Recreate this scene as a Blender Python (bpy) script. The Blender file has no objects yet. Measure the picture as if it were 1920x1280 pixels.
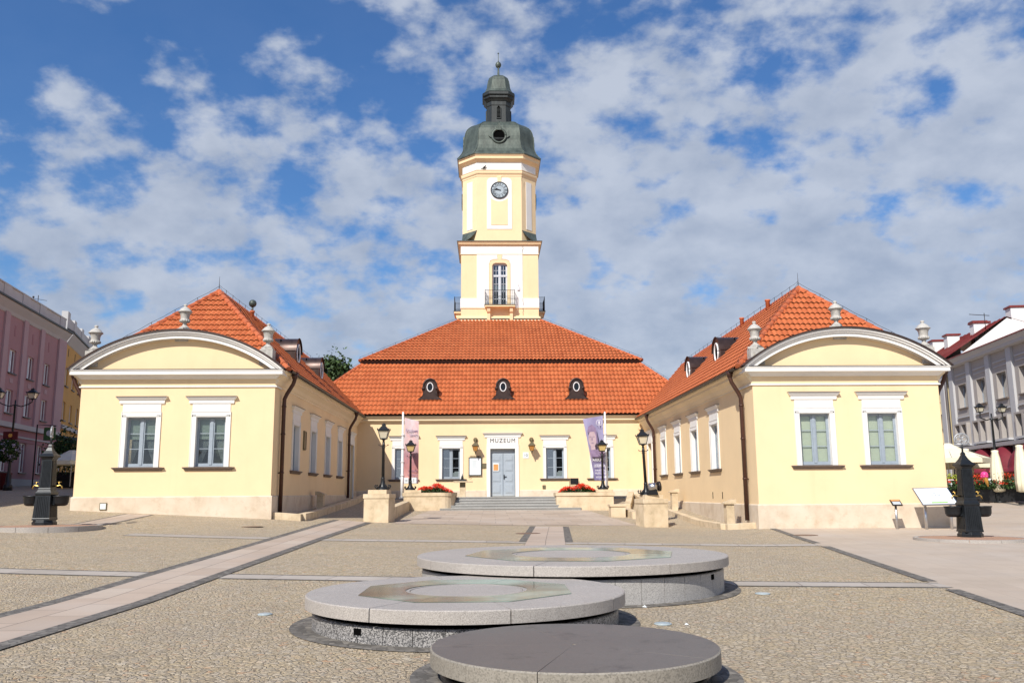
import bpy, math, random
from mathutils import Matrix, Vector
random.seed(7)
PI = math.pi
C = bpy.context.scene.collection
scene = bpy.context.scene
def rad(a): return a * PI / 180
# ------------------------------------------------------------------ camera
F_PX, YAW, PIT, ROL = 1637.0, .0271, .1726, -.007
cam = bpy.data.cameras.new("camera"); cam.sensor_width = 36; cam.lens = 36 * F_PX / 1920
cam.clip_start = .1; cam.clip_end = 3000
co = bpy.data.objects.new("camera", cam); C.objects.link(co); scene.camera = co
co.matrix_world = (Matrix.Translation((0, 0, 1.6)) @ Matrix.Rotation(-YAW, 4, 'Z') @
                   Matrix.Rotation(PI / 2 + PIT, 4, 'X') @ Matrix.Rotation(ROL, 4, 'Z'))
# ------------------------------------------------------------------ sun, sky
SUN_DIR = Vector((.53, 1, -1.0)).normalized()
sl = bpy.data.lights.new("sun", 'SUN'); sl.energy = 4.9; sl.angle = rad(.53); sl.color = (1, .95, .87)
so = bpy.data.objects.new("sun", sl); C.objects.link(so)
so.rotation_euler = SUN_DIR.to_track_quat('-Z', 'Y').to_euler()
W = bpy.data.worlds.new("World"); scene.world = W; W.use_nodes = True
nt = W.node_tree; nt.nodes.clear()
def wn(t, **k):
    n = nt.nodes.new(t)
    for a, b in k.items(): setattr(n, a, b)
    return n
def wmath(op, a, b=None, c=None, clamp=False):
    n = wn('ShaderNodeMath', operation=op, use_clamp=clamp)
    for i, x in enumerate((a, b, c)):
        if x is None: continue
        if isinstance(x, (int, float)): n.inputs[i].default_value = x
        else: nt.links.new(x, n.inputs[i])
    return n.outputs[0]
sky = wn('ShaderNodeTexSky', sky_type='NISHITA', sun_disc=False)
sd = -SUN_DIR
sky.sun_elevation = math.asin(sd.z); sky.sun_rotation = math.atan2(sd.x, sd.y)
sky.air_density = 1.0; sky.dust_density = .5; sky.ozone_density = 2.5
hs = wn('ShaderNodeHueSaturation'); hs.inputs['Hue'].default_value = .508; hs.inputs['Saturation'].default_value = 1.34; hs.inputs['Value'].default_value = 1.33
nt.links.new(sky.outputs[0], hs.inputs['Color'])
tc = wn('ShaderNodeTexCoord'); sp = wn('ShaderNodeSeparateXYZ'); nt.links.new(tc.outputs['Generated'], sp.inputs[0])
dx, dy, dz = sp.outputs
den = wmath('ADD', wmath('MAXIMUM', dz, 0.0), .62)
cx = wmath('DIVIDE', dx, den); cy = wmath('DIVIDE', dy, den)
cb = wn('ShaderNodeCombineXYZ'); nt.links.new(cx, cb.inputs[0]); nt.links.new(cy, cb.inputs[1]); nt.links.new(wmath('MULTIPLY', dz, .9), cb.inputs[2])
def wnoise(scale, det, rough, off=(0, 0, 0), dist=0.0, src=None):
    mp = wn('ShaderNodeMapping'); mp.inputs['Location'].default_value = off
    nt.links.new(src or cb.outputs[0], mp.inputs['Vector'])
    n = wn('ShaderNodeTexNoise'); n.inputs['Scale'].default_value = scale; n.inputs['Detail'].default_value = det
    n.inputs['Roughness'].default_value = rough; n.inputs['Distortion'].default_value = dist
    nt.links.new(mp.outputs[0], n.inputs['Vector']); return n.outputs['Fac']
n1 = wnoise(14.0, 8, .52, (3.1, 1.7, 0), 0.0)
n2 = wnoise(4.2, 3, .5, (8.3, 2.9, 4))
n3 = wnoise(34.0, 6, .6, (1.3, 7.2, 2))
nn = wmath('ADD', wmath('MULTIPLY', n1, .66), wmath('ADD', wmath('MULTIPLY', n2, .26), wmath('MULTIPLY', n3, .15)))
# coverage: thicker towards the horizon and to the right
cov = wmath('ADD', wmath('MULTIPLY', dz, -.46), wmath('MULTIPLY', dx, .10))
nn = wmath('ADD', nn, cov)
mr = wn('ShaderNodeMapRange', interpolation_type='SMOOTHSTEP'); nt.links.new(nn, mr.inputs[0])
mr.inputs['From Min'].default_value = .268; mr.inputs['From Max'].default_value = .425
mr.inputs['To Min'].default_value = 0.06; mr.inputs['To Max'].default_value = .92
# cloud colour: bright tops where thick, blue grey bellies, dull near the horizon
n4 = wnoise(14.0, 8, .54, (3.13, 1.75, .03), 0.0)
cr = wn('ShaderNodeValToRGB'); nt.links.new(wmath('ADD', n4, wmath('MULTIPLY', dz, .42)), cr.inputs[0])
cr.color_ramp.elements[0].position = .42; cr.color_ramp.elements[0].color = (3.9, 4.55, 5.8, 1)
cr.color_ramp.elements[1].position = .80; cr.color_ramp.elements[1].color = (5.7, 6.25, 7.3, 1)
mx = wn('ShaderNodeMix', data_type='RGBA'); nt.links.new(mr.outputs[0], mx.inputs['Factor'])
nt.links.new(hs.outputs[0], mx.inputs['A']); nt.links.new(cr.outputs[0], mx.inputs['B'])
bg = wn('ShaderNodeBackground'); bg.inputs['Strength'].default_value = .09
nt.links.new(mx.outputs['Result'], bg.inputs['Color'])
wo = wn('ShaderNodeOutputWorld'); nt.links.new(bg.outputs[0], wo.inputs['Surface'])
vs = scene.view_settings; vs.view_transform = 'Standard'; vs.look = 'None'; vs.exposure = .12; vs.gamma = 1
# ------------------------------------------------------------------ picture to world helpers (placing only)
def ray(px, py):
    c3, s3 = math.cos(ROL), math.sin(ROL); a = px - 960; b = py - 640
    u = c3 * a + s3 * b; v = -s3 * a + c3 * b
    x = u / F_PX; up = -v / F_PX
    c2, s2 = math.cos(PIT), math.sin(PIT); y = c2 - s2 * up; z = s2 + c2 * up
    c, s = math.cos(YAW), math.sin(YAW)
    return c * x + s * y, -s * x + c * y, z
def at(px, py, Y):
    x, y, z = ray(px, py); t = Y / y; return Vector((x * t, Y, 1.6 + z * t))
# ------------------------------------------------------------------ ground heights
GX = [-400, -60, -30, -16.5, -9, -5, 1, 8, 10.5, 18, 30, 60, 400]
GY = [-80, 14, 29, 36, 39, 51.5, 57, 75, 160, 600]
GZ = [[0] * 13, [0] * 13,
 [1.0, 1.0, .85, .70, .42, .28, .16, .08, .12, .12, .12, .1, .1],
 [1.5, 1.5, 1.35, 1.06, .68, .38, .20, .12, .25, .23, .50, .7, .7],
 [1.6, 1.6, 1.5, 1.15, .76, .42, .24, .10, .30, .38, .75, .9, .9],
 [2.0, 2.0, 1.9, 1.6, 1.25, .68, .66, .62, 1.0, .95, 1.30, 1.4, 1.4],
 [2.2, 2.2, 2.1, 1.8, 1.40, 1.36, 1.36, 1.36, 1.38, 1.1, 1.4, 1.5, 1.5],
 [3.0, 3.0, 2.6, 2.2, 1.4, 1.36, 1.36, 1.36, 1.36, 1.5, 1.7, 1.7, 1.7],
 [4, 4, 3.5, 3, 2, 2, 2, 2, 2, 2, 2, 2, 2], [8] * 13]
def _ix(a, x):
    for i in range(len(a) - 2):
        if x < a[i + 1]: return i
    return len(a) - 2
def g(x, y):
    i = _ix(GX, x); j = _ix(GY, y)
    s = (x - GX[i]) / (GX[i + 1] - GX[i]); t = (y - GY[j]) / (GY[j + 1] - GY[j])
    return (GZ[j][i] * (1 - s) + GZ[j][i + 1] * s) * (1 - t) + (GZ[j + 1][i] * (1 - s) + GZ[j + 1][i + 1] * s) * t
def gp(px, py):
    x, y, z = ray(px, py); lo = 2.0; t = lo
    while t < 400:
        if 1.6 + z * t < g(x * t, y * t): break
        t += .25
    a, b = t - .25, t
    for _ in range(20):
        m = (a + b) / 2
        if 1.6 + z * m < g(x * m, y * m): b = m
        else: a = m
    return Vector((x * b, y * b, g(x * b, y * b)))
# ------------------------------------------------------------------ materials
class NT:
    def __init__(s, name):
        s.m = bpy.data.materials.new(name); s.m.use_nodes = True; s.t = s.m.node_tree
        s.b = s.t.nodes['Principled BSDF']; s.c = s.n('ShaderNodeTexCoord').outputs
    def n(s, t, **k):
        x = s.t.nodes.new(t)
        for a, b in k.items(): setattr(x, a, b)
        return x
    def l(s, a, b): s.t.links.new(a, b)
    def map(s, src='Object', scale=(1, 1, 1), rot=(0, 0, 0), loc=(0, 0, 0)):
        m = s.n('ShaderNodeMapping'); s.l(s.c[src], m.inputs[0]); m.inputs['Scale'].default_value = scale
        m.inputs['Rotation'].default_value = rot; m.inputs['Location'].default_value = loc; return m.outputs[0]
    def noise(s, scale, det=4, rough=.5, vec=None, dist=0):
        x = s.n('ShaderNodeTexNoise'); x.inputs['Scale'].default_value = scale; x.inputs['Detail'].default_value = det
        x.inputs['Roughness'].default_value = rough; x.inputs['Distortion'].default_value = dist
        s.l(vec or s.c['Object'], x.inputs['Vector']); return x.outputs['Fac']
    def vor(s, scale, vec=None, feat='F1', out='Distance', rnd=1):
        x = s.n('ShaderNodeTexVoronoi', feature=feat); x.inputs['Scale'].default_value = scale
        x.inputs['Randomness'].default_value = rnd
        s.l(vec or s.c['Object'], x.inputs['Vector']); return x.outputs[out]
    def ramp(s, fac, stops):
        r = s.n('ShaderNodeValToRGB'); s.l(fac, r.inputs[0]); e = r.color_ramp.elements
        while len(e) < len(stops): e.new(.5)
        for q, (p, c) in zip(e, stops):
            q.position = p; q.color = (c, c, c, 1) if isinstance(c, (int, float)) else (*c, 1)
        return r.outputs[0]
    def mix(s, fac, a, b, blend='MIX'):
        x = s.n('ShaderNodeMix', data_type='RGBA', blend_type=blend)
        for nm, v in (('Factor', fac), ('A', a), ('B', b)):
            i = x.inputs[nm] if nm == 'Factor' else [q for q in x.inputs if q.name == nm and q.type == 'RGBA'][0]
            if isinstance(v, (int, float)): i.default_value = v
            elif isinstance(v, tuple): i.default_value = (*v, 1)
            else: s.l(v, i)
        return [q for q in x.outputs if q.type == 'RGBA'][0]
    def math(s, op, a, b=0.0, clamp=False):
        x = s.n('ShaderNodeMath', operation=op, use_clamp=clamp)
        for i, v in enumerate((a, b)):
            if isinstance(v, (int, float)): x.inputs[i].default_value = v
            else: s.l(v, x.inputs[i])
        return x.outputs[0]
    def bump(s, h, strength=.3, dist=.02):
        x = s.n('ShaderNodeBump'); x.inputs['Strength'].default_value = strength; x.inputs['Distance'].default_value = dist
        s.l(h, x.inputs['Height']); s.l(x.outputs[0], s.b.inputs['Normal']); return s
    def set(s, col=None, rough=None, metal=None, spec=None):
        if col is not None:
            if isinstance(col, tuple): s.b.inputs['Base Color'].default_value = (*col, 1)
            else: s.l(col, s.b.inputs['Base Color'])
        if rough is not None:
            if isinstance(rough, (int, float)): s.b.inputs['Roughness'].default_value = rough
            else: s.l(rough, s.b.inputs['Roughness'])
        if metal is not None: s.b.inputs['Metallic'].default_value = metal
        if spec is not None: s.b.inputs['Specular IOR Level'].default_value = spec
        return s.m
def mul(c, k): return tuple(x * k for x in c)
def plain(name, col, rough=.6, var=.12, scale=3, metal=0, spec=.4, bump=0, bscale=40):
    t = NT(name); f = t.noise(scale, 6, .6)
    c = t.ramp(f, [(.3, mul(col, 1 - var)), (.7, mul(col, 1 + var))])
    if bump: t.bump(t.noise(bscale, 4, .6), bump, .01)
    return t.set(c, rough, metal, spec)
def plaster(name, col, var=.05, streak=.06):
    t = NT(name)
    f = t.noise(.7, 6, .6); c = t.ramp(f, [(.3, mul(col, 1 - var)), (.7, mul(col, 1 + var * .5))])
    st = t.noise(1.0, 5, .6, t.map(scale=(2.2, 2.2, .25)))
    c = t.mix(t.ramp(st, [(.55, 0.0), (.8, streak * 4)]), c, mul((col[0], col[1] * .92, col[2] * .82), .82))
    c = t.mix(t.ramp(t.noise(.35, 7, .7, t.map(loc=(4, 1, 7))), [(.50, 0.0), (.68, var * 2.2)]), c, mul((col[0], col[1] * .94, col[2] * .84), .80))
    t.bump(t.noise(26, 5, .65), .18, .012)
    return t.set(c, .85, 0, .25)
M = {}
M['yellow'] = plaster('yellow_plaster', (.84, .645, .395))
M['cream'] = plaster('cream_plaster', (.83, .69, .48), .04)
M['white'] = plaster('white_paint', (.79, .775, .74), .06, .07)
t = NT('plinth_stone'); f = t.noise(1.1, 7, .62); c = t.ramp(f, [(.3, (.56, .455, .335)), (.5, (.655, .555, .43)), (.72, (.70, .61, .49))])
c = t.mix(t.ramp(t.noise(3.2, 6, .7), [(.52, 0.0), (.72, .5)]), c, (.46, .34, .215)); t.bump(t.noise(40, 4, .6), .2, .01); M['plinth'] = t.set(c, .85, 0, .25)
t = NT('sandstone'); f = t.noise(1.6, 8, .65); c = t.ramp(f, [(.28, (.42, .33, .21)), (.5, (.62, .50, .34)), (.75, (.72, .60, .44))])
c = t.mix(t.ramp(t.noise(9, 5, .7, t.map(scale=(1, 1, .25))), [(.55, 0.0), (.8, .5)]), c, (.36, .27, .17)); t.bump(t.noise(60, 4, .6), .25, .01); M['sandstone'] = t.set(c, .85, 0, .25)
t = NT('urn_stone'); f = t.noise(5, 7, .65); c = t.ramp(f, [(.3, (.30, .29, .26)), (.55, (.50, .48, .44)), (.75, (.60, .58, .53))])
c = t.mix(t.ramp(t.noise(7, 5, .6), [(.6, 0.0), (.75, .5)]), c, (.42, .33, .18)); t.bump(t.noise(50, 4, .6), .3, .01); M['urn'] = t.set(c, .9, 0, .2)
# roof tiles: one hue per tile, a little soot and moss
def tilemat(name, a, b, d):
    t = NT(name); at_ = t.n('ShaderNodeAttribute'); at_.attribute_name = 'tint'
    c = t.ramp(at_.outputs['Fac'], [(0, a), (.5, b), (1, d)])
    c = t.mix(t.ramp(t.noise(.5, 6, .65), [(.45, 0.0), (.75, .35)]), c, mul(a, .62))
    c = t.mix(t.ramp(t.noise(14, 4, .6), [(.45, 0.0), (.8, .30)]), c, mul(a, .7))
    t.bump(t.noise(50, 4, .6), .15, .01); return t.set(c, .62, 0, .35)
M['tile'] = tilemat('red_clay_tile', (.42, .102, .033), (.52, .140, .047), (.59, .175, .063))
M['ridge'] = plain('ridge_tile', (.52, .14, .055), .6, .22, 4, bump=.2)
M['underroof'] = plain('roof_underlay', (.05, .018, .01), .9)
M['brown'] = plain('brown_sheet_metal', (.070, .045, .038), .38, .25, 3, .55, .5)
M['pipe'] = plain('brown_downpipe', (.075, .034, .024), .35, .2, 4, .3, .5)
M['darkmetal'] = plain('dark_gutter', (.035, .027, .024), .45, .25, 4, .4, .5)
M['iron'] = plain('black_cast_iron', (.020, .022, .024), .38, .3, 8, .3, .5, .15, 60)
M['pumpiron'] = plain('charcoal_cast_iron', (.016, .019, .022), .40, .3, 6, .35, .5, .2, 70)
M['brass'] = plain('brass', (.75, .50, .14), .3, .15, 12, 1)
M['steel'] = plain('brushed_steel', (.55, .55, .56), .32, .1, 20, 1)
M['sash'] = plain('grey_blue_sash_paint', (.30, .35, .40), .5, .08, 5)
M['sill'] = plain('brown_grey_sill', (.155, .12, .10), .6, .2, 5)
M['blind'] = plain('green_grey_blind', (.62, .66, .53), .8, .05, 2)
M['blindblue'] = plain('blue_grey_blind', (.42, .47, .52), .8, .05, 2)
M['room'] = plain('dark_interior', (.004, .004, .004), .95, spec=0)  # near-black and without gloss, so holes stay dark even in sun
M['copper'] = None
t = NT('green_copper'); f = t.noise(1.2, 8, .7, t.map(scale=(1.6, 1.6, .45)))
c = t.ramp(f, [(.25, (.030, .036, .031)), (.45, (.066, .082, .068)), (.6, (.100, .122, .102)), (.8, (.150, .175, .148))])
c = t.mix(t.ramp(t.noise(6, 5, .7, t.map(scale=(1, 1, .3))), [(.58, 0.0), (.75, .6)]), c, (.035, .035, .030))
t.bump(t.noise(5, 4, .6), .25, .03); M['copper'] = t.set(c, .5, .25, .5)
t = NT('dark_copper'); f = t.noise(1.6, 7, .7, t.map(scale=(2, 2, .5)))
c = t.ramp(f, [(.3, (.013, .015, .015)), (.55, (.032, .037, .036)), (.8, (.060, .074, .068))]); M['darkcopper'] = t.set(c, .5, .2, .5)
def glassmat(name, tint=(.92, .95, .95), refl=.10, edge=.35):
    t = NT(name); nd = t.t.nodes
    tr = t.n('ShaderNodeBsdfTransparent'); tr.inputs[0].default_value = (*tint, 1)
    gl = t.n('ShaderNodeBsdfGlossy'); gl.inputs['Roughness'].default_value = .015; gl.inputs[0].default_value = (.95, .97, 1, 1)
    wob = t.n('ShaderNodeBump'); wob.inputs['Strength'].default_value = .05; wob.inputs['Distance'].default_value = .05
    t.l(t.noise(1.7, 2, .5), wob.inputs['Height']); t.l(wob.outputs[0], gl.inputs['Normal'])
    lw = t.n('ShaderNodeLayerWeight'); lw.inputs[0].default_value = edge
    f = t.math('ADD', t.math('MULTIPLY', lw.outputs['Facing'], .6), refl, True)
    ms = t.n('ShaderNodeMixShader'); t.l(f, ms.inputs[0]); t.l(tr.outputs[0], ms.inputs[1]); t.l(gl.outputs[0], ms.inputs[2])
    t.l(ms.outputs[0], nd['Material Output'].inputs['Surface']); return t.m
M['glass'] = glassmat('window_glass', (.72, .76, .76), .07)
M['glassblind'] = glassmat('bright_window_glass', (.93, .95, .93), .05); M['glassclear'] = glassmat('clear_window_glass', (.7, .72, .72), .015, .1); M['glasssky'] = glassmat('reflecting_window_glass', (.6, .64, .66), .34)
M['glassfar'] = glassmat('far_window_glass', (.35, .38, .42), .30)
M['lampglass'] = None
t = NT('frosted_lamp_glass'); t.b.inputs['Transmission Weight'].default_value = .45; t.b.inputs['IOR'].default_value = 1.2
M['lampglass'] = t.set((.86, .80, .62), .45)
t = NT('amber_lamp_glass'); t.b.inputs['Transmission Weight'].default_value = .35; t.b.inputs['IOR'].default_value = 1.2
M['amber'] = t.set((.62, .30, .09), .35)
t = NT('yellow_lamp_glass'); t.b.inputs['Transmission Weight'].default_value = .3; t.b.inputs['IOR'].default_value = 1.2
M['lampyellow'] = t.set((.75, .58, .25), .4)
M['whitepaint'] = plain('white_gloss_paint', (.82, .82, .82), .35, .03, 3)
M['door'] = plain('grey_blue_door_paint', (.36, .41, .46), .55, .05, 3)
M['black'] = plain('black_plastic', (.010, .010, .011), .4, .1, 4)
M['ink'] = plain('black_ink', (.012, .012, .014), .6, .05, 4)
M['paper'] = plain('white_paper', (.74, .79, .80), .6, .03, 3)
M['greenink'] = plain('green_print', (.25, .45, .12), .6, .05, 3)
M['greyink'] = plain('grey_print', (.45, .48, .50), .6, .1, 30)
M['orangepaper'] = plain('orange_notice', (.62, .30, .10), .6, .1, 6)
M['bronze'] = plain('bronze_plaque', (.20, .17, .10), .45, .2, 9, .6)
# granite
def granite(name, a, b, d, sc=55, rough=.6, stain=None):
    t = NT(name); v = t.vor(sc, out='Color'); sep = t.n('ShaderNodeSeparateColor'); t.l(v, sep.inputs[0])
    c = t.ramp(sep.outputs[0], [(.12, a), (.4, b), (.8, d)])
    big = t.noise(1.1, 6, .6); c = t.mix(t.ramp(big, [(.3, .42), (.7, 0.0)]), c, mul(b, .72))
    if stain: c = t.mix(t.ramp(t.noise(2.6, 8, .75), [(.56, 0.0), (.68, .85)]), c, stain)
    t.bump(t.noise(90, 3, .6), .15, .006); return t.set(c, rough, 0, .4)
M['granite'] = granite('light_granite', (.24, .215, .19), (.40, .365, .33), (.52, .48, .43), 190)
M['granitedark'] = granite('speckled_dark_granite', (.04, .04, .042), (.15, .145, .14), (.48, .46, .44), 90, .45)
M['granitegrey'] = granite('grey_granite_base', (.22, .215, .205), (.38, .365, .345), (.50, .48, .455), 150, .55)
M['slate'] = granite('worn_dark_stone', (.128, .112, .098), (.148, .131, .115), (.170, .152, .133), 160, .5, (.085, .075, .066))
M['rimstone'] = granite('tan_grey_stone', (.20, .18, .15), (.27, .245, .20), (.33, .30, .25), 80, .6)
M['stepstone'] = granite('grey_step_granite', (.22, .22, .21), (.33, .33, .315), (.43, .42, .40), 90, .65)
# cobbles
t = NT('cobblestones')
wv = t.noise(5.0, 4, .6); vec = t.n('ShaderNodeVectorMath', operation='ADD'); t.l(t.map(scale=(1, .92, 1), rot=(0, 0, .3)), vec.inputs[0])
cbv = t.n('ShaderNodeCombineXYZ'); t.l(t.math('MULTIPLY', wv, .10), cbv.inputs[0]); t.l(t.math('MULTIPLY', t.noise(5.0, 4, .6, t.map(loc=(9, 4, 0))), .10), cbv.inputs[1]); t.l(cbv.outputs[0], vec.inputs[1])
V = vec.outputs[0]
cellc = t.vor(15.0, V, out='Color', rnd=.85); sep = t.n('ShaderNodeSeparateColor'); t.l(cellc, sep.inputs[0])
edge = t.vor(15.0, V, 'DISTANCE_TO_EDGE', rnd=.85)
c = t.ramp(sep.outputs[0], [(.0, (.30, .26, .20)), (.14, (.45, .36, .23)), (.32, (.56, .45, .28)), (.5, (.47, .41, .33)), (.66, (.58, .50, .37)), (.82, (.52, .40, .25)), (.93, (.66, .59, .46)), (1, (.56, .30, .15))])
c = t.mix(t.ramp(t.noise(1.3, 5, .65), [(.38, 0.0), (.72, .5)]), c, (.55, .44, .28))
c = t.mix(t.ramp(t.noise(.22, 6, .65, t.map(loc=(5, 2, 0))), [(.38, 0.0), (.66, .55)]), c, (.40, .35, .29)); c = t.mix(t.ramp(t.noise(.55, 6, .7, t.map(loc=(1, 9, 0))), [(.55, 0.0), (.72, .4)]), c, (.28, .235, .18))
rough = t.noise(34, 6, .75)
c = t.mix(t.ramp(rough, [(.38, .45), (.50, 0.0)]), c, (.29, .225, .145))
c = t.mix(t.ramp(rough, [(.50, 0.0), (.68, .7)]), c, (.80, .69, .50))
c = t.mix(1.0, c, (1.14, 1.12, 1.10), 'MULTIPLY')
c = t.mix(t.math('MULTIPLY', t.ramp(edge, [(.0, 1.0), (.13, 0.0)]), t.ramp(t.noise(9, 3, .6), [(.35, .1), (.65, .7)])), c, (.22, .175, .115))
hgt = t.math('ADD', t.math('MULTIPLY', t.math('MINIMUM', edge, .16), 4.0), t.math('ADD', t.math('MULTIPLY', sep.outputs[2], .5), t.math('MULTIPLY', rough, .9)))
t.bump(hgt, 1.0, .03); M['cobble'] = t.set(c, .88, 0, .25)
t = NT('dark_setts')
v = t.vor(11, out='Color'); sep = t.n('ShaderNodeSeparateColor'); t.l(v, sep.inputs[0]); e = t.vor(11, feat='DISTANCE_TO_EDGE')
c = t.ramp(sep.outputs[0], [(0, (.10, .093, .082)), (.6, (.165, .152, .135)), (1, (.24, .22, .19))]); c = t.mix(t.ramp(e, [(0, .7), (.08, 0.0)]), c, (.07, .062, .053))
t.bump(t.math('MINIMUM', e, .12), .6, .03); M['setts'] = t.set(c, .8, 0, .3)
# slabs with joints, in the surface's own metres (uv)
def slabs(name, cols, w, h, off=.5, joint=(.22, .18, .15), mort=.012):
    t = NT(name); br = t.n('ShaderNodeTexBrick', offset=off); t.l(t.c['UV'], br.inputs['Vector'])
    br.inputs['Scale'].default_value = 1; br.inputs['Brick Width'].default_value = w; br.inputs['Row Height'].default_value = h
    br.inputs['Mortar Size'].default_value = mort; br.inputs['Mortar Smooth'].default_value = .3; br.inputs['Bias'].default_value = 0
    br.inputs['Color1'].default_value = (0, 0, 0, 1); br.inputs['Color2'].default_value = (1, 1, 1, 1); br.inputs['Mortar'].default_value = (.5, .5, .5, 1)
    k = t.n('ShaderNodeSeparateColor'); t.l(br.outputs['Color'], k.inputs[0])
    c = t.ramp(k.outputs[0], [(0, cols[0]), (.5, cols[1]), (1, cols[2])])
    c = t.mix(t.ramp(t.noise(60, 3, .6), [(.3, .25), (.7, 0.0)]), c, mul(cols[0], .7))
    c = t.mix(t.ramp(t.noise(.8, 7, .7), [(.42, 0.0), (.75, .5)]), c, mul(cols[1], .68)); c = t.mix(t.ramp(t.noise(.5, 5, .6, t.map(loc=(7, 3, 1))), [(.45, 0.0), (.75, .5)]), c, (.50, .45, .40))
    c = t.mix(br.outputs['Fac'], c, joint)
    t.bump(t.math('SUBTRACT', t.math('MULTIPLY', t.noise(70, 3, .6), .15), br.outputs['Fac']), .3, .01)
    return t.set(c, .75, 0, .35)
M['slabpink'] = slabs('pinkish_granite_slabs', ((.45, .355, .275), (.52, .41, .32), (.55, .46, .37)), 1.3, .6, .5)
M['slabgrey'] = slabs('grey_granite_slabs', ((.40, .35, .29), (.46, .41, .35), (.51, .455, .39)), 1.1, 5, 0)
M['slabcourt'] = slabs('court_slabs', ((.42, .335, .26), (.50, .405, .315), (.55, .455, .36)), 1.5, 1.2, .5)
M['slabwide'] = slabs('wide_square_slabs', ((.485, .395, .31), (.505, .415, .325), (.525, .435, .345)), 1.6, .8, .5, joint=(.36, .29, .23), mort=.006)
M['redgravel'] = plain('red_brick_chips', (.40, .24, .16), .9, .35, 24, bump=.6, bscale=60)
# vegetation and cloth
def leaf(name, a, b):
    t = NT(name); at_ = t.n('ShaderNodeAttribute'); at_.attribute_name = 'tint'
    c = t.ramp(at_.outputs['Fac'], [(0, a), (1, b)]); t.b.inputs['Subsurface Weight'].default_value = 0
    return t.set(c, .6, 0, .3)
M['leaf'] = leaf('green_leaf', (.010, .026, .007), (.05, .10, .025))
M['treeleaf'] = leaf('dark_tree_leaf', (.018, .040, .012), (.075, .125, .035))
M['red'] = leaf('red_petal', (.62, .03, .012), (.88, .10, .04))
M['pink'] = leaf('pink_petal', (.70, .18, .20), (.85, .42, .42))
M['petal'] = leaf('white_violet_petal', (.35, .25, .42), (.75, .70, .78))
M['yellowgreen'] = leaf('yellow_green_leaf', (.22, .28, .03), (.45, .48, .08))
M['bark'] = plain('bark', (.07, .05, .035), .9, .3, 10)
M['canvas'] = plain('cream_canvas', (.80, .74, .55), .8, .06, 3)
M['burgundy'] = plain('burgundy_awning', (.16, .012, .022), .7, .12, 3)
M['pinkwall'] = plaster('pink_plaster', (.40, .235, .255), .06, .08)
M['pinkpil'] = plaster('pale_pink_pilaster', (.45, .32, .345), .05, .06)
M['pinklow'] = plaster('deep_pink_plaster', (.36, .19, .215), .06, .08)
M['ochre'] = plaster('ochre_plaster', (.58, .34, .11), .08, .15)
M['greywall'] = plaster('grey_beige_plaster', (.39, .36, .335), .05, .05)
M['greytrim'] = plaster('pale_grey_trim', (.47, .47, .48), .04, .04)
M['paleyellow'] = plaster('pale_yellow_plaster', (.66, .55, .30), .05, .05)
M['parapet'] = plaster('grey_white_parapet', (.56, .56, .56), .10, .15)
M['redroof'] = plain('red_sheet_roof', (.19, .030, .024), .5, .2, 2)
M['chimney'] = plaster('white_chimney', (.78, .77, .75), .05, .08)
M['magenta'] = plain('magenta_plastic', (.75, .06, .25), .3, .05, 4)
M['cone'] = plain('cone_plastic', (.72, .38, .08), .5, .15, 25)
M['terracotta'] = plain('terracotta', (.36, .12, .06), .8, .15, 8)
M['redbox'] = plain('red_painted_metal', (.10, .010, .012), .5, .15, 5)
M['greensign'] = plain('dark_green_sign', (.04, .10, .03), .6, .2, 6)
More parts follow.
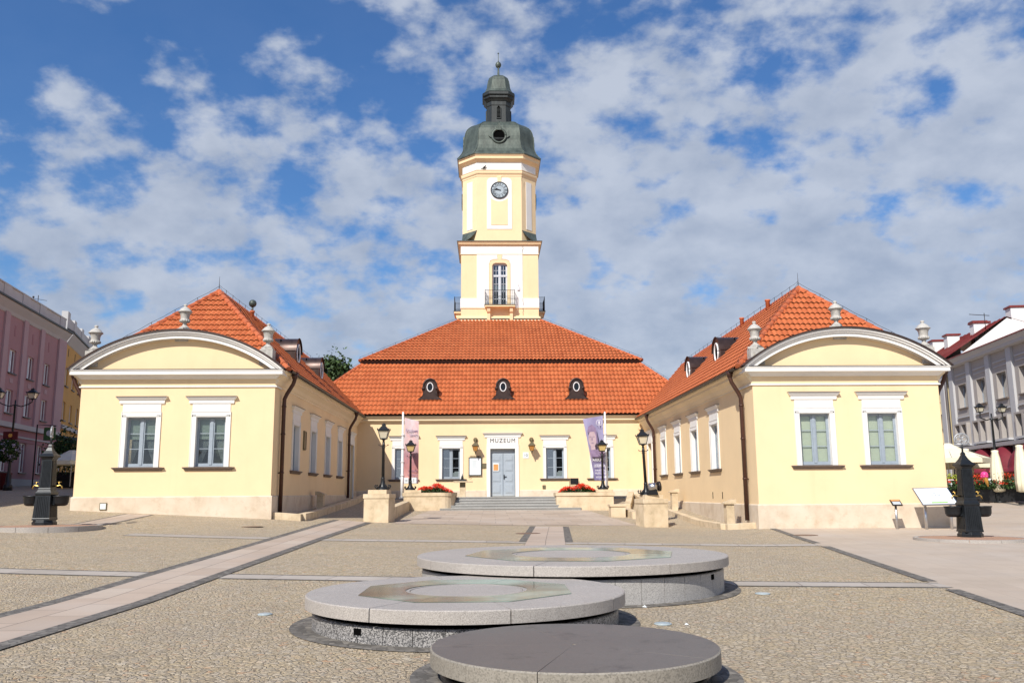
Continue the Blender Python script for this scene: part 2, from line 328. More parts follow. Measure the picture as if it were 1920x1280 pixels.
# ------------------------------------------------------------------ mesh builder
class MB:
    def __init__(s): s.v = []; s.f = []; s.mi = []; s.t = []; s.sm = []; s.uv = {}
    def face(s, idx, mi=0, tint=.5, smooth=False, uv=None):
        s.f.append(tuple(idx)); s.mi.append(mi); s.t.append(tint); s.sm.append(smooth)
        if uv: s.uv[len(s.f) - 1] = uv
    def add(s, pts): n = len(s.v); s.v += [tuple(p) for p in pts]; return list(range(n, n + len(pts)))
    def quad(s, a, b, c, d, mi=0, tint=.5): s.face(s.add((a, b, c, d)), mi, tint)
    def poly(s, pts, mi=0): s.face(s.add(pts), mi)
    def box(s, x0, x1, y0, y1, z0, z1, mi=0, M_=None):
        p = [Vector((x, y, z)) for z in (z0, z1) for (x, y) in ((x0, y0), (x1, y0), (x1, y1), (x0, y1))]
        if M_ is not None: p = [M_ @ q for q in p]
        i = s.add(p)
        for q in ((3, 2, 1, 0), (4, 5, 6, 7), (0, 1, 5, 4), (1, 2, 6, 5), (2, 3, 7, 6), (3, 0, 4, 7)): s.face([i[k] for k in q], mi)
        return s
    def prism(s, pts, vec, mi=0, smooth=False):
        a = s.add(pts); b = s.add([Vector(p) + Vector(vec) for p in pts]); n = len(a)
        s.face(a[::-1], mi); s.face(b, mi)
        for k in range(n): s.face((a[k], a[(k + 1) % n], b[(k + 1) % n], b[k]), mi, .5, smooth)
        return s
    def lathe(s, prof, cx=0, cy=0, cz=0, n=20, mi=0, smooth=True, a0=0, cap=True, sx=1, sy=1):
        rings = []
        for r, z in prof:
            rings.append(s.add([(cx + sx * r * math.cos(a0 + 2 * PI * k / n), cy + sy * r * math.sin(a0 + 2 * PI * k / n), cz + z) for k in range(n)]))
        for a, b in zip(rings, rings[1:]):
            for k in range(n): s.face((a[k], a[(k + 1) % n], b[(k + 1) % n], b[k]), mi, .5, smooth)
        if cap:
            if prof[0][0] > 1e-4: s.face(rings[0][::-1], mi)
            if prof[-1][0] > 1e-4: s.face(rings[-1], mi)
        return s
    def tube(s, pts, r, n=8, mi=0, r1=None):
        pts = [Vector(p) for p in pts]; rings = []; N = len(pts); up = None
        for i, p in enumerate(pts):
            d = ((pts[min(i + 1, N - 1)] - pts[max(i - 1, 0)])).normalized()
            if up is None: up = Vector((0, 0, 1)) if abs(d.z) < .9 else Vector((0, 1, 0))
            a = d.cross(up).normalized(); b = a.cross(d).normalized(); up = b
            rr = r if r1 is None else r + (r1 - r) * i / (N - 1)
            rings.append(s.add([p + a * rr * math.cos(2 * PI * k / n) + b * rr * math.sin(2 * PI * k / n) for k in range(n)]))
        for a, b in zip(rings, rings[1:]):
            for k in range(n): s.face((a[k], a[(k + 1) % n], b[(k + 1) % n], b[k]), mi, .5, True)
        s.face(rings[0][::-1], mi); s.face(rings[-1], mi); return s
    def ball(s, c, r, n=12, m=8, mi=0, sz=1):
        prof = [(max(r * math.sin(PI * k / m), 1e-5), -r * sz * math.cos(PI * k / m)) for k in range(m + 1)]
        return s.lathe(prof, c[0], c[1], c[2], n, mi, cap=False)
    def sweep(s, path, prof, closed=False, mi=0, smooth=False):
        """profile (out, z) carried along a ground path; outward is to the right of travel"""
        P = [Vector((p[0], p[1])) for p in path]; N = len(P); rows = []
        def nrm(a, b): d = (b - a).normalized(); return Vector((d.y, -d.x))
        for i, p in enumerate(P):
            if closed: n0 = nrm(P[i - 1], p); n1 = nrm(p, P[(i + 1) % N])
            else:
                n1 = nrm(p, P[i + 1]) if i < N - 1 else nrm(P[i - 1], p)
                n0 = nrm(P[i - 1], p) if i > 0 else n1
            m = (n0 + n1); m = m / max(m.dot(n0), .2) if m.length > 1e-6 else n1
            m = m * 1.0
            rows.append(s.add([(p.x + m.x * o, p.y + m.y * o, z) for o, z in prof]))
        K = len(prof)
        for i in range(N if closed else N - 1):
            a, b = rows[i], rows[(i + 1) % N]
            for k in range(K - 1): s.face((a[k], b[k], b[k + 1], a[k + 1]), mi, .5, smooth)
        if not closed:
            s.face(rows[0], mi); s.face(rows[-1][::-1], mi)
        return s
    def build(s, name, mats, parent=None, recalc=True, bevel=0, smooth_all=False):
        me = bpy.data.meshes.new(name)
        off = Vector((0, 0, 0))
        if parent is not None:
            q = parent
            while q is not None: off += q.location; q = q.parent
        me.from_pydata([(x - off.x, y - off.y, z - off.z) for x, y, z in s.v], [], s.f)
        if not isinstance(mats, (list, tuple)): mats = [mats]
        for m in mats: me.materials.append(m)
        me.polygons.foreach_set('material_index', s.mi)
        me.polygons.foreach_set('use_smooth', [smooth_all or q for q in s.sm])
        a = me.attributes.new('tint', 'FLOAT', 'FACE'); a.data.foreach_set('value', s.t)
        if s.uv:
            ul = me.uv_layers.new(name='UVMap')
            for fi, uvs in s.uv.items():
                for li, u in zip(me.polygons[fi].loop_indices, uvs): ul.data[li].uv = u
        if recalc and not s.uv:
            import bmesh
            bm = bmesh.new(); bm.from_mesh(me); bmesh.ops.remove_doubles(bm, verts=bm.verts, dist=1e-5) if recalc == 'weld' else None
            bmesh.ops.recalc_face_normals(bm, faces=bm.faces); bm.to_mesh(me); bm.free()
        me.update()
        o = bpy.data.objects.new(name, me); C.objects.link(o)
        if parent is not None: o.parent = parent
        if bevel:
            b = o.modifiers.new('bevel', 'BEVEL'); b.width = bevel; b.segments = 2; b.limit_method = 'ANGLE'
        return o
def tag(o, label, cat, group=None, kind=None):
    o['label'] = label; o['category'] = cat
    if group: o['group'] = group
    if kind: o['kind'] = kind
    return o
def struct(o): o['kind'] = 'structure'; return o
def thing(name, loc, label, cat, group=None, rz=0):
    o = bpy.data.objects.new(name, None); C.objects.link(o); o.location = loc; o.rotation_euler = (0, 0, rz)
    return tag(o, label, cat, group)
def kids(o): return list(o.children)
def copy_tree(o, parent=None):
    c = o.copy(); C.objects.link(c); c.parent = parent
    for ch in kids(o): copy_tree(ch, c)
    return c
def copy_thing(o, loc, label, rz=None):
    c = copy_tree(o); c.location = loc; c['label'] = label
    if rz is not None: c.rotation_euler = (0, 0, rz)
    return c
def text_mesh(mb, s, M_, size=1, mi=0, depth=.01, sx=1, align='CENTER', spacing=1.0, thin=0.0):
    cu = bpy.data.curves.new('t', 'FONT'); cu.body = s; cu.size = size; cu.extrude = depth; cu.align_x = align; cu.align_y = 'CENTER'
    cu.space_character = spacing; cu.offset = thin; cu.resolution_u = 3
    ob = bpy.data.objects.new('t', cu); C.objects.link(ob)
    me = bpy.data.meshes.new_from_object(ob.evaluated_get(bpy.context.evaluated_depsgraph_get()))
    n = mb.add([M_ @ Vector((v.co.x * sx, v.co.y, v.co.z)) for v in me.vertices]); b = n[0] if n else 0
    for p in me.polygons: mb.face([b + i for i in p.vertices], mi)
    bpy.data.objects.remove(ob); bpy.data.curves.remove(cu); bpy.data.meshes.remove(me)
def wallM(x, y, z, rz=0):
    """text plane: x right, y up, facing -Y (then turned by rz)"""
    return Matrix.Translation((x, y, z)) @ Matrix.Rotation(rz, 4, 'Z') @ Matrix.Rotation(PI / 2, 4, 'X')
# ------------------------------------------------------------------ ground and paving
def axis(lo, hi, fine0, fine1, step, coarse):
    a = sorted(set([lo, hi] + [fine0 + step * i for i in range(int(round((fine1 - fine0) / step)) + 1)] + [q for q in coarse if q < fine0 or q > fine1])); return a
xs = axis(-400, 400, -40, 48, .5, [-300, -200, -120, -80, -60, -50, 60, 80, 120, 200, 300])
ys = axis(-80, 600, -4, 80, .5, [-60, -40, -20, -10, 90, 100, 120, 140, 160, 200, 260, 330, 400, 500])
mb = MB(); nx = len(xs)
mb.v = [(x, y, g(x, y)) for y in ys for x in xs]
for j in range(len(ys) - 1):
    for i in range(nx - 1):
        k = j * nx + i; mb.face((k, k + 1, k + nx + 1, k + nx), 0, .5, False)
struct(mb.build('cobbled_square', M['cobble'], recalc=False))
def sheet(name, quads, mat, lift, step=.5, vs=1, uv0=0):
    """quads: (a,b,c,d) world xy corners; a->b along, a->d across; draped on the ground"""
    mb = MB()
    for a, b, c, d in quads:
        a, b, c, d = [Vector((p[0], p[1])) for p in (a, b, c, d)]
        L = max((b - a).length, (c - d).length); Wd = max((d - a).length, (c - b).length)
        n = max(1, int(L / step)); m = max(1, int(Wd / step)) if vs == 1 else vs
        ids = []
        for j in range(m + 1):
            row = []
            for i in range(n + 1):
                s, t_ = i / n, j / m
                p = (a * (1 - s) + b * s) * (1 - t_) + (d * (1 - s) + c * s) * t_
                row.append(((p.x, p.y, g(p.x, p.y) + lift), (s * L + uv0, t_ * Wd)))
            ids.append(row)
        for j in range(m):
            for i in range(n):
                q = (ids[j][i], ids[j][i + 1], ids[j + 1][i + 1], ids[j + 1][i])
                mb.face(mb.add([r[0] for r in q]), 0, .5, False, [r[1] for r in q])
    return struct(mb.build(name, mat, recalc=False))
def P2(px, py): p = gp(px, py); return Vector((p.x, p.y))
def extend(a, b, k0, k1): d = (b - a).normalized(); return a - d * k0, b + d * k1
def band(name, a, b, w, mat, lift, side=0):
    d = (b - a).normalized(); n = Vector((-d.y, d.x))
    o0 = -w / 2 if side == 0 else (0 if side > 0 else -w)
    return sheet(name, [(a + n * o0, b + n * o0, b + n * (o0 + w), a + n * (o0 + w))], mat, lift)
# diagonal path on the left
dl0, dl1 = P2(0, 1155), P2(634, 976); dr0, dr1 = P2(0, 1213), P2(689, 978)
cl0 = (dl0 + dr0) / 2; cl1 = (dl1 + dr1) / 2
ddir = (cl1 - cl0).normalized()
def strip_path(a, b, w, mat, dark, lift):
    d = (b - a).normalized(); n = Vector((-d.y, d.x))
    sheet('paved_path', [(a - n * w / 2, b - n * w / 2, b + n * w / 2, a + n * w / 2)], mat, lift)
    band('dark_sett_border', a + n * w / 2, b + n * w / 2, dark, M['setts'], lift + .001, 1)
    band('dark_sett_border', a - n * w / 2, b - n * w / 2, dark, M['setts'], lift + .001, -1)
nrm_ = Vector((-ddir.y, ddir.x))
wpath = abs((dl0 - dr0).dot(nrm_)) - .26
strip_path(cl0 - ddir * 6, cl1, wpath, M['slabpink'], .26, .014)
# cross paths
def crossline(p, q, w, mat, dark, lift, ext0=8, ext1=8):
    a, b = extend(P2(*p), P2(*q), ext0, ext1); strip_path(a, b, w, mat, dark, lift)
a1, a2 = P2(120, 1073), P2(600, 1082); wA = .62
crossline((120, 1073), (620, 1083.5), wA, M['slabgrey'], .10, .007, 12, 3.0)
crossline((1400, 1094), (1772, 1097), wA, M['slabgrey'], .10, .007, 3.5, 0)
crossline((240, 1001.5), (900, 1015), .75, M['slabgrey'], .06, .007, 0, 1.0)
crossline((900, 1015), (1535, 1021), .75, M['slabgrey'], .06, .006, 0, 0)
# middle path from the court towards the podiums
m0 = (P2(1007, 987) + P2(1053, 987)) / 2; m1 = (P2(993, 1016) + P2(1054, 1016)) / 2
strip_path(m1, m0, 1.18, M['slabpink'], .24, .016); mm0, mm1 = extend(m1, m0, 6, 0); sheet('paved_path', [(mm0 + Vector((-.6, 0)), m1 + Vector((-.6, 0)), m1 + Vector((.6, 0)), mm0 + Vector((.6, 0)))], M['slabpink'], .017)
# court slabs between the pedestals and the stairs
ca, cb_ = P2(735, 981), P2(1196, 985)
sheet('court_paving', [((ca.x, ca.y), (cb_.x, cb_.y), (5.6, 52), (-3.4, 52))], M['slabcourt'], .010)
# wide slab paving on the right, with its dark edge
rp = [P2(1453, 990), P2(1555, 1024), P2(1758, 1090), P2(1920, 1149)]
r0, r1 = extend(rp[0], rp[3], 0, 6)
sheet('slab_paving', [(tuple(r0), tuple(r1), (r1.x + 30, r1.y - 4), (60, 33.9)), ((18.2, 33.9), (60, 33.9), (60, 75), (18.2, 75))], M['slabwide'], .006)
for p_, q_ in ((r0, P2(1539, 1018)), (P2(1556, 1024), P2(1757, 1090)), (P2(1800, 1105.5), r1)): band('dark_sett_border', p_, q_, .24, M['setts'], .012, -1)
# a paved strip leaving the left fountain towards the wing, and one in the far right street
strip_path(P2(158, 985), P2(262, 964), .9, M['slabpink'], .10, .009)
band('dark_sett_border', P2(1845, 936), P2(1920, 948), .35, M['setts'], .012)
# ------------------------------------------------------------------ the town hall
CX = .92                                    # axis of the building
FL = 1.42                                   # floor of the entrance landing
hall = thing('town_hall', (CX, 58.9, FL), 'cream yellow town hall with red tiled roofs, two wings and a clock tower', 'town hall')
OW, OH = 1.22, 2.03                         # every window opening
def facade(mb, ox, oy, ang, Wd, z0, z1, ops, depth=.26, mi=0, mr=0):
    """wall along local x from (ox,oy), turned by ang, outward normal local -y; ops are (x0,x1,za,zb) holes with reveals"""
    R = Matrix.Translation((ox, oy, 0)) @ Matrix.Rotation(ang, 4, 'Z')
    X = sorted(set([0, Wd] + [q for o in ops for q in o[:2]])); Zs = sorted(set([z0, z1] + [q for o in ops for q in o[2:]]))
    for i in range(len(X) - 1):
        for j in range(len(Zs) - 1):
            xm = (X[i] + X[i + 1]) / 2; zm = (Zs[j] + Zs[j + 1]) / 2
            if any(o[0] < xm < o[1] and o[2] < zm < o[3] for o in ops): continue
            mb.quad(*[R @ Vector(p) for p in ((X[i], 0, Zs[j]), (X[i + 1], 0, Zs[j]), (X[i + 1], 0, Zs[j + 1]), (X[i], 0, Zs[j + 1]))], mi)
    for a, b, c, d in ops:
        for p, q in (((a, c), (a, d)), ((a, d), (b, d)), ((b, d), (b, c)), ((b, c), (a, c))):
            mb.quad(*[R @ Vector(v) for v in ((p[0], 0, p[1]), (q[0], 0, q[1]), (q[0], depth, q[1]), (p[0], depth, p[1]))], mr)
LX0, LX1, LY = -16.68, -8.80, 36.0
RX0, RX1, RY = 10.42, 17.86, 34.05
SIDE_Y = [40.2, 44.2, 48.15, 52.1]
DOOR_Y, DOOR_W = 56.6, 1.35
MX = [CX - 6.6, CX - 3.45, CX + 3.5, CX + 6.65]
LZ, RZ, MZ = 2.76, 2.62, 2.60               # sill heights
def win_op(c, z, o=0): return (c - OW / 2 - o, c + OW / 2 - o, z, z + OH)
EAVE = 6.66
# left wing
LC = (LX0 + LX1) / 2; RC = (RX0 + RX1) / 2
lw = [LC - 1.42, LC + 1.40]; rw = [RC - 1.33, RC + 1.36]
mb = MB()
facade(mb, LX0, LY, 0, LX1 - LX0, .2, EAVE, [win_op(c - LX0, LZ) for c in lw])
facade(mb, LX1, LY, PI / 2, 22.9, .0, EAVE, [win_op(y - LY, LZ - .06) for y in SIDE_Y] + [(DOOR_Y - LY - DOOR_W / 2, DOOR_Y - LY + DOOR_W / 2, 1.40, 4.75)])
facade(mb, LX0, 62, -PI / 2, 26, .2, EAVE, [win_op(62 - y, LZ) for y in SIDE_Y])
facade(mb, LX1, 62, PI, LX1 - LX0, .2, EAVE, [])
mb.build('wing_wall', M['yellow'], hall, recalc=False)
mb = MB(); dzr = -.22
facade(mb, RX0, RY, 0, RX1 - RX0, -.3, EAVE + dzr, [win_op(c - RX0, RZ) for c in rw])
facade(mb, RX0, 58.9, -PI / 2, 58.9 - RY, -.2, EAVE + dzr, [win_op(58.9 - y, LZ - .1) for y in SIDE_Y] + [(58.9 - DOOR_Y - DOOR_W / 2, 58.9 - DOOR_Y + DOOR_W / 2, 1.40, 4.75)])
facade(mb, RX1, RY, PI / 2, 62 - RY, -.3, EAVE + dzr, [win_op(y - RY, LZ) for y in SIDE_Y])
facade(mb, RX1, 62, PI, RX1 - RX0, -.3, EAVE + dzr, [])
mb.build('wing_wall', M['yellow'], hall, recalc=False)
mb = MB(); MY = 58.9
facade(mb, LX1, MY, 0, RX0 - LX1, .6, EAVE, [win_op(c - LX1, MZ) for c in MX] + [(CX - .83 - LX1, CX + .83 - LX1, FL, 4.58)], depth=.30)
facade(mb, CX + 13.6, MY + .5, PI / 2, 27.3, .6, EAVE, []); facade(mb, CX + 13.6, 86.7, PI, 27.2, .6, EAVE, []); facade(mb, CX - 13.6, 86.7, -PI / 2, 27.3, .6, EAVE, [])
mb.build('main_wall', M['yellow'], hall, recalc=False)
# plinths (set proud of the walls), with the doors left free
mb = MB()
def plinth(path, zt, zb=-.4, o=.06): mb.sweep(path, [(0, zb), (o, zb), (o, zt - .04), (o - .03, zt), (0, zt)])
plinth([(LX0, 62), (LX0, LY), (LX1, LY), (LX1, DOOR_Y - .95)], 1.60)
plinth([(LX1, DOOR_Y + .95), (LX1, MY - .06)], 1.86)
mb.sweep([(RX0, MY - .06), (RX0, DOOR_Y + .95)], [(0, .4), (.06, .4), (.06, 1.82), (.03, 1.86), (0, 1.86)])
mb.sweep([(RX0, DOOR_Y - .95), (RX0, RY), (RX1, RY), (RX1, 62)], [(0, -.4), (.06, -.4), (.06, 1.10), (.03, 1.14), (0, 1.14)])
mb.sweep([(LX1 + .06, MY), (CX - 1.12, MY)], [(0, .4), (.05, .4), (.05, 1.81), (.02, 1.85), (0, 1.85)])
mb.sweep([(CX + 1.12, MY), (RX0 - .06, MY)], [(0, .4), (.05, .4), (.05, 1.81), (.02, 1.85), (0, 1.85)])
mb.build('plinth', M['plinth'], hall)
# string course and crowning cornice of the wings and main block
def cornice_prof(z): return [(0, z - .62), (.03, z - .62), (.03, z - .54), (.08, z - .50), (.16, z - .36), (.30, z - .24), (.34, z - .22), (.34, z - .12), (.42, z - .06), (.44, z + .02), (0, z + .02)]
for pa, dz_ in (([(LX1, LY + .02), (LX1, MY - .42)], 0), ([(LX0, 61.9), (LX0, LY + .02)], 0), ([(RX0, MY - .42), (RX0, RY + .02)], dzr), ([(RX1, RY + .02), (RX1, 61.9)], dzr)):
    mb = MB(); mb.sweep(pa, cornice_prof(EAVE + dz_)); mb.build('cornice', M['cream'], hall, recalc=False)
mb = MB()
mb.sweep([(LX1 + .01, MY), (RX0 - .01, MY)], [(0, 6.36), (.05, 6.38), (.12, 6.44), (.19, 6.47), (.24, 6.48), (.24, 6.56), (.20, 6.58), (.30, 6.64), (.38, 6.74), (.38, 6.78), (0, 6.78)])
mb.build('cornice', M['cream'], hall, recalc=False)
for (x0, x1, y, z, cz) in ((LX0, LX1, LY, 6.00, 6.49), (RX0, RX1, RY, 5.76, 6.27)):
    mb = MB(); mb.sweep([(x0 - .03, y + 2), (x0 - .03, y), (x1 + .03, y), (x1 + .03, y + .9)], [(0, z), (.05, z), (.05, z + .045), (0, z + .06)])
    mb.sweep([(x0 - .34, y + .5), (x0 - .34, y - .34), (x1 + .34, y - .34), (x1 + .34, y + .5)], [(-.34, cz - .02), (-.33, cz - .16), (-.28, cz - .14), (-.16, cz - .03), (.02, cz), (.02, cz + .14), (.05, cz + .16), (.05, cz + .19), (-.34, cz + .19)])
    mb.build('cornice', M['white'], hall)
    mb = MB(); mb.sweep([(x0 - .2, y), (x1 + .2, y)], [(0, cz + .195), (.405, cz + .195), (.405, cz + .215), (0, cz + .25)]); mb.build('flashing', M['brown'], hall)
# segmental pediments
def pediment(xc, y, zb, peak, half, tymp):
    rise = peak - zb; R = (half * half + rise * rise) / (2 * rise); zc = peak - R
    def arc(r, z0=zb, n=48):
        a = math.asin(min(1, (z0 - zc) / r)); return [(xc + r * math.cos(t), zc + r * math.sin(t)) for t in [a + (PI - 2 * a) * k / n for k in range(n + 1)]]
    def ring(ro, ri, y0, y1, mat, nm, smooth=False):
        mb = MB(); A = arc(ro); B = arc(ri)
        for k in range(len(A) - 1):
            p = [A[k], A[k + 1], B[k + 1], B[k]]; f = [(q[0], y0, q[1]) for q in p]; b = [(q[0], y1, q[1]) for q in p]
            mb.quad(*f); mb.quad(*b[::-1]); mb.quad(f[0], f[1], b[1], b[0]); mb.quad(f[3], f[2], b[2], b[3])
        return mb
    mb = ring(R - .02, R - .33, y - .26, y + .5, None, '')
    for ro, ri, yy in ((R - .02, R - .10, y - .40), (R - .10, R - .17, y - .34), (R - .26, R - .33, y - .29)):
        q = ring(ro, ri, yy, y - .20, None, ''); n = len(mb.v); mb.v += q.v
        for f in q.f: mb.face([i + n for i in f])
    mb.build('archivolt', M['white'], hall, recalc=False)
    ring(R + .045, R - .018, y - .46, y + .95, None, '').build('flashing', M['brown'], hall, recalc=False)
    A = arc(R - .25, zb - .05); mb = MB(); mb.poly([(q[0], y, q[1]) for q in A]); mb.poly([(q[0], y + .6, q[1]) for q in A][::-1])
    mb.build('pediment', M['yellow'], hall, recalc=False)
    return R, zc
LR = pediment(LC - .0, LY, 6.70, 8.32, 4.36, 0); RR = pediment(RC, RY, 6.48, 8.0, 4.14, 0)
# ---------------------------------------------------------------- windows: frame, two panes, surround, hood, sill
def hood_mesh(w=2.05, z0=2.56):
    mb = MB(); h = w / 2 - .17
    mb.sweep([(-h, .06), (-h, 0), (h, 0), (h, .06)], [(0, z0), (.045, z0), (.06, z0 + .05), (.06, z0 + .13), (.10, z0 + .17), (.15, z0 + .24), (.17, z0 + .28), (0, z0 + .28)])
    return mb
def make_window(kind):
    h = MB(); wf = .055
    y0, y1 = .17, .23
    h.box(-OW / 2, -OW / 2 + wf, y0, y1, 0, OH); h.box(OW / 2 - wf, OW / 2, y0, y1, 0, OH); h.box(-OW / 2 + wf, OW / 2 - wf, y0, y1, OH - wf, OH); h.box(-OW / 2 + wf, OW / 2 - wf, y0, y1, 0, .09)
    h.box(-.055, .055, y0 - .02, y1, .09, OH - wf)
    for s in (-1, 1):
        a, b = sorted((s * .055, s * (OW / 2 - wf)))
        h.box(a, a + .05, y0 + .012, y1 - .006, .09, OH - wf); h.box(b - .05, b, y0 + .012, y1 - .006, .09, OH - wf)
        h.box(a + .05, b - .05, y0 + .012, y1 - .006, .09, .15); h.box(a + .05, b - .05, y0 + .012, y1 - .006, OH - wf - .05, OH - wf)
        for z in (.74, 1.36): h.box(a + .05, b - .05, y0 + .018, y1 - .01, z - .013, z + .013)
    w = h.build('window', M['sash'], None)
    for s in (-1, 1):
        p = MB(); a, b = sorted((s * .10, s * (OW / 2 - wf - .05)))
        if kind == 'main' and s == 1: p.box(a, b - .02, .205, .212, .15, OH - wf - .05, M_=Matrix.Translation((b, .21, 0)) @ Matrix.Rotation(rad(-2), 4, 'Z') @ Matrix.Translation((-b, -.21, 0)))
        else: p.box(a, b, .198, .206, .15, OH - wf - .05)
        p.build('pane', M['glassclear' if kind == 'main' and s == 1 else 'glasssky' if kind == 'main' else 'glassblind' if kind == 'blind' else 'glass'], w)
    s_ = MB()
    s_.box(-.78, -OW / 2 + .0, -.035, .02, -.0, 2.10); s_.box(OW / 2, .78, -.035, .02, 0, 2.10); s_.box(-.78, .78, -.035, .02, OH + .003, 2.22)
    s_.box(-.74, .74, -.05, -.03, OH + .02, OH + .05); s_.box(-.79, .79, -.05, .02, 2.22, 2.25); s_.box(-.77, .77, -.028, .02, 2.25, 2.56)
    s_.box(-.80, -.775, -.05, .02, 0, 2.24); s_.box(.775, .80, -.05, .02, 0, 2.24)
    # white reveal lining
    s_.box(-OW / 2, -OW / 2 + .012, -.034, .17, 0, OH); s_.box(OW / 2 - .012, OW / 2, -.034, .17, 0, OH); s_.box(-OW / 2 + .012, OW / 2 - .012, -.034, .17, OH - .012, OH)
    s_.build('surround', M['white'], w); hood_mesh().build('hood', M['white'], w)
    c_ = MB(); c_.box(-1.03, 1.03, -.195, .01, 2.842, 2.862); c_.build('flashing', M['sill'], w)
    q = MB(); q.sweep([(-.89, .02), (-.89, 0), (.89, 0), (.89, .02)], [(0, -.15), (.05, -.15), (.08, -.10), (.13, -.06), (.15, -.015), (0, .0)]); q.box(-OW / 2, OW / 2, 0, .2, -.02, .012)
    q.build('sill', M['sill'], w)
    if kind == 'curtain':
        b = MB(); b.box(-OW / 2 + .06, OW / 2 - .06, .28, .285, 1.15, OH - .02); b.box(-OW / 2 + .06, OW / 2 - .06, .275, .295, 1.13, 1.16); b.build('blind', M['blind'], w)
        for s in (-1, 1):
            c = MB(); rows = []
            for j in range(13):
                t_ = j / 12; z = 1.25 - t_ * 1.1; inner = .05 + .62 * (t_ ** 1.2) * .6; row = []
                for i in range(33):
                    u = i / 32; x = s * (inner * (1 - u) + u * (OW / 2 - .02)) ; row.append((x + s * .0, .36 + .025 * math.sin(u * 42 + s) * (.5 + t_), z))
                rows.append(c.add(row))
            for a, b2 in zip(rows, rows[1:]):
                for i in range(32): c.face((a[i], a[i + 1], b2[i + 1], b2[i]), 0, .5, True)
            c.build('curtain', M['curtain'], w, recalc=False)
    elif kind in ('blind', 'side'):
        b = MB(); b.box(-OW / 2 + .03, OW / 2 - .03, .26 if kind == 'blind' else .245, .268 if kind == 'blind' else .25, .05, OH - .02); b.build('blind', M['blind'] if kind == 'blind' else M['blindblue'], w)
    else:
        b = MB(); b.box(.12, .36, .24, .245, .12, .42); b.box(.22, .5, .235, .238, .16, .5); b.build('notice', M['paper'], w)
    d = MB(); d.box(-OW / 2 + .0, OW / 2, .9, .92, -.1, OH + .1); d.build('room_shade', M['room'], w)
    return w
t = NT('white_net_curtain'); nd = t.t.nodes; tr = t.n('ShaderNodeBsdfTransparent'); ms = t.n('ShaderNodeMixShader'); ms.inputs[0].default_value = .55
t.set((.75, .75, .72), .9); t.l(tr.outputs[0], ms.inputs[1]); t.l(t.b.outputs[0], ms.inputs[2]); t.l(ms.outputs[0], nd['Material Output'].inputs['Surface']); M['curtain'] = t.m
def place_win(proto, x, y, z, ang, first=[]):
    o = proto if proto.name not in first else copy_tree(proto)
    first.append(proto.name) if o is proto else None
    o.parent = hall; o.location = Vector((x, y, z)) - hall.location; o.rotation_euler = (0, 0, ang); return o
wc, wb, ws, wm = (make_window(k) for k in ('curtain', 'blind', 'side', 'main'))
for c in lw: place_win(wc, c, LY, LZ, 0)
for c in rw: place_win(wb, c, RY, RZ, 0)
for y in SIDE_Y: place_win(ws, LX1, y, LZ - .06, PI / 2); place_win(ws, RX0, y, LZ - .1, -PI / 2)
for c in MX: place_win(wm, c, MY, MZ, 0)
# court doors of the wings
dp = MB()
dp.box(-DOOR_W / 2, DOOR_W / 2, .2, .26, 0, 3.35)
for s in (-1, 1):
    for z in (.2, 1.2, 2.2): dp.box(s * .32 - .24, s * .32 + .24, .175, .2, z, z + .8)
dd = dp.build('side_door', M['door'], None)
s_ = MB(); s_.box(-.93, -DOOR_W / 2, -.05, .02, 0, 3.42); s_.box(DOOR_W / 2, .93, -.05, .02, 0, 3.42); s_.box(-.93, .93, -.05, .02, 3.353, 3.66); s_.box(-.91, .91, -.03, .02, 3.66, 3.86)
s_.build('surround', M['white'], dd); hood_mesh(2.2, 3.86).build('hood', M['white'], dd)
place_win(dd, LX1, DOOR_Y, 1.40, PI / 2); place_win(dd, RX0, DOOR_Y, 1.40, -PI / 2)
# the entrance door
yy = MY + .24
mb = MB(); mb.box(CX - .83, CX + .83, yy, yy + .06, FL, 4.56); door = mb.build('entrance_door', M['door'], hall)
for s, nm in ((-1, 0), (1, 0)):
    mb = MB(); a, b = sorted((CX + s * .03, CX + s * .81)); mb.box(a, b, yy - .04, yy, FL + .03, 4.25)
    for z0, z1 in ((FL + .22, FL + .82), (FL + .98, FL + 1.52), (FL + 1.68, FL + 2.2), (FL + 2.36, FL + 2.72)):
        mb.box(a + .12, b - .12, yy - .055, yy - .04, z0, z1); mb.box(a + .17, b - .17, yy - .07, yy - .055, z0 + .05, z1 - .05)
    mb.build('door_leaf', M['door'], door, bevel=.008)
mb = MB(); mb.box(CX - .03, CX + .03, yy - .07, yy - .01, FL + .03, 4.3); mb.build('door_strip', M['sash'], door)
mb = MB(); mb.box(CX + .06, CX + .11, yy - .09, yy - .04, FL + 1.15, FL + 1.45); mb.box(CX + .06, CX + .25, yy - .13, yy - .09, FL + 1.30, FL + 1.335); mb.build('handle', M['black'], door)
mb = MB(); mb.box(CX - .66, CX - .26, yy - .085, yy - .072, FL + 1.68, FL + 2.22); mb.box(CX - .62, CX - .30, yy - .09, yy - .085, FL + 1.73, FL + 2.14, 1); mb.build('notice', [M['paper'], M['orangepaper']], door)
mb = MB()
mb.box(CX - 1.08, CX - .83, MY - .06, MY + .24, FL, 4.58); mb.box(CX + .83, CX + 1.08, MY - .06, MY + .24, FL, 4.58); mb.box(CX - 1.08, CX + 1.08, MY - .06, MY + .24, 4.583, 4.84)
mb.box(CX - 1.05, CX + 1.05, MY - .045, MY + .02, 4.84, 5.36); mb.box(CX - 1.09, CX + 1.09, MY - .075, MY + .02, 4.80, 4.838)
mb.build('door_surround', M['white'], hall, bevel=.006)
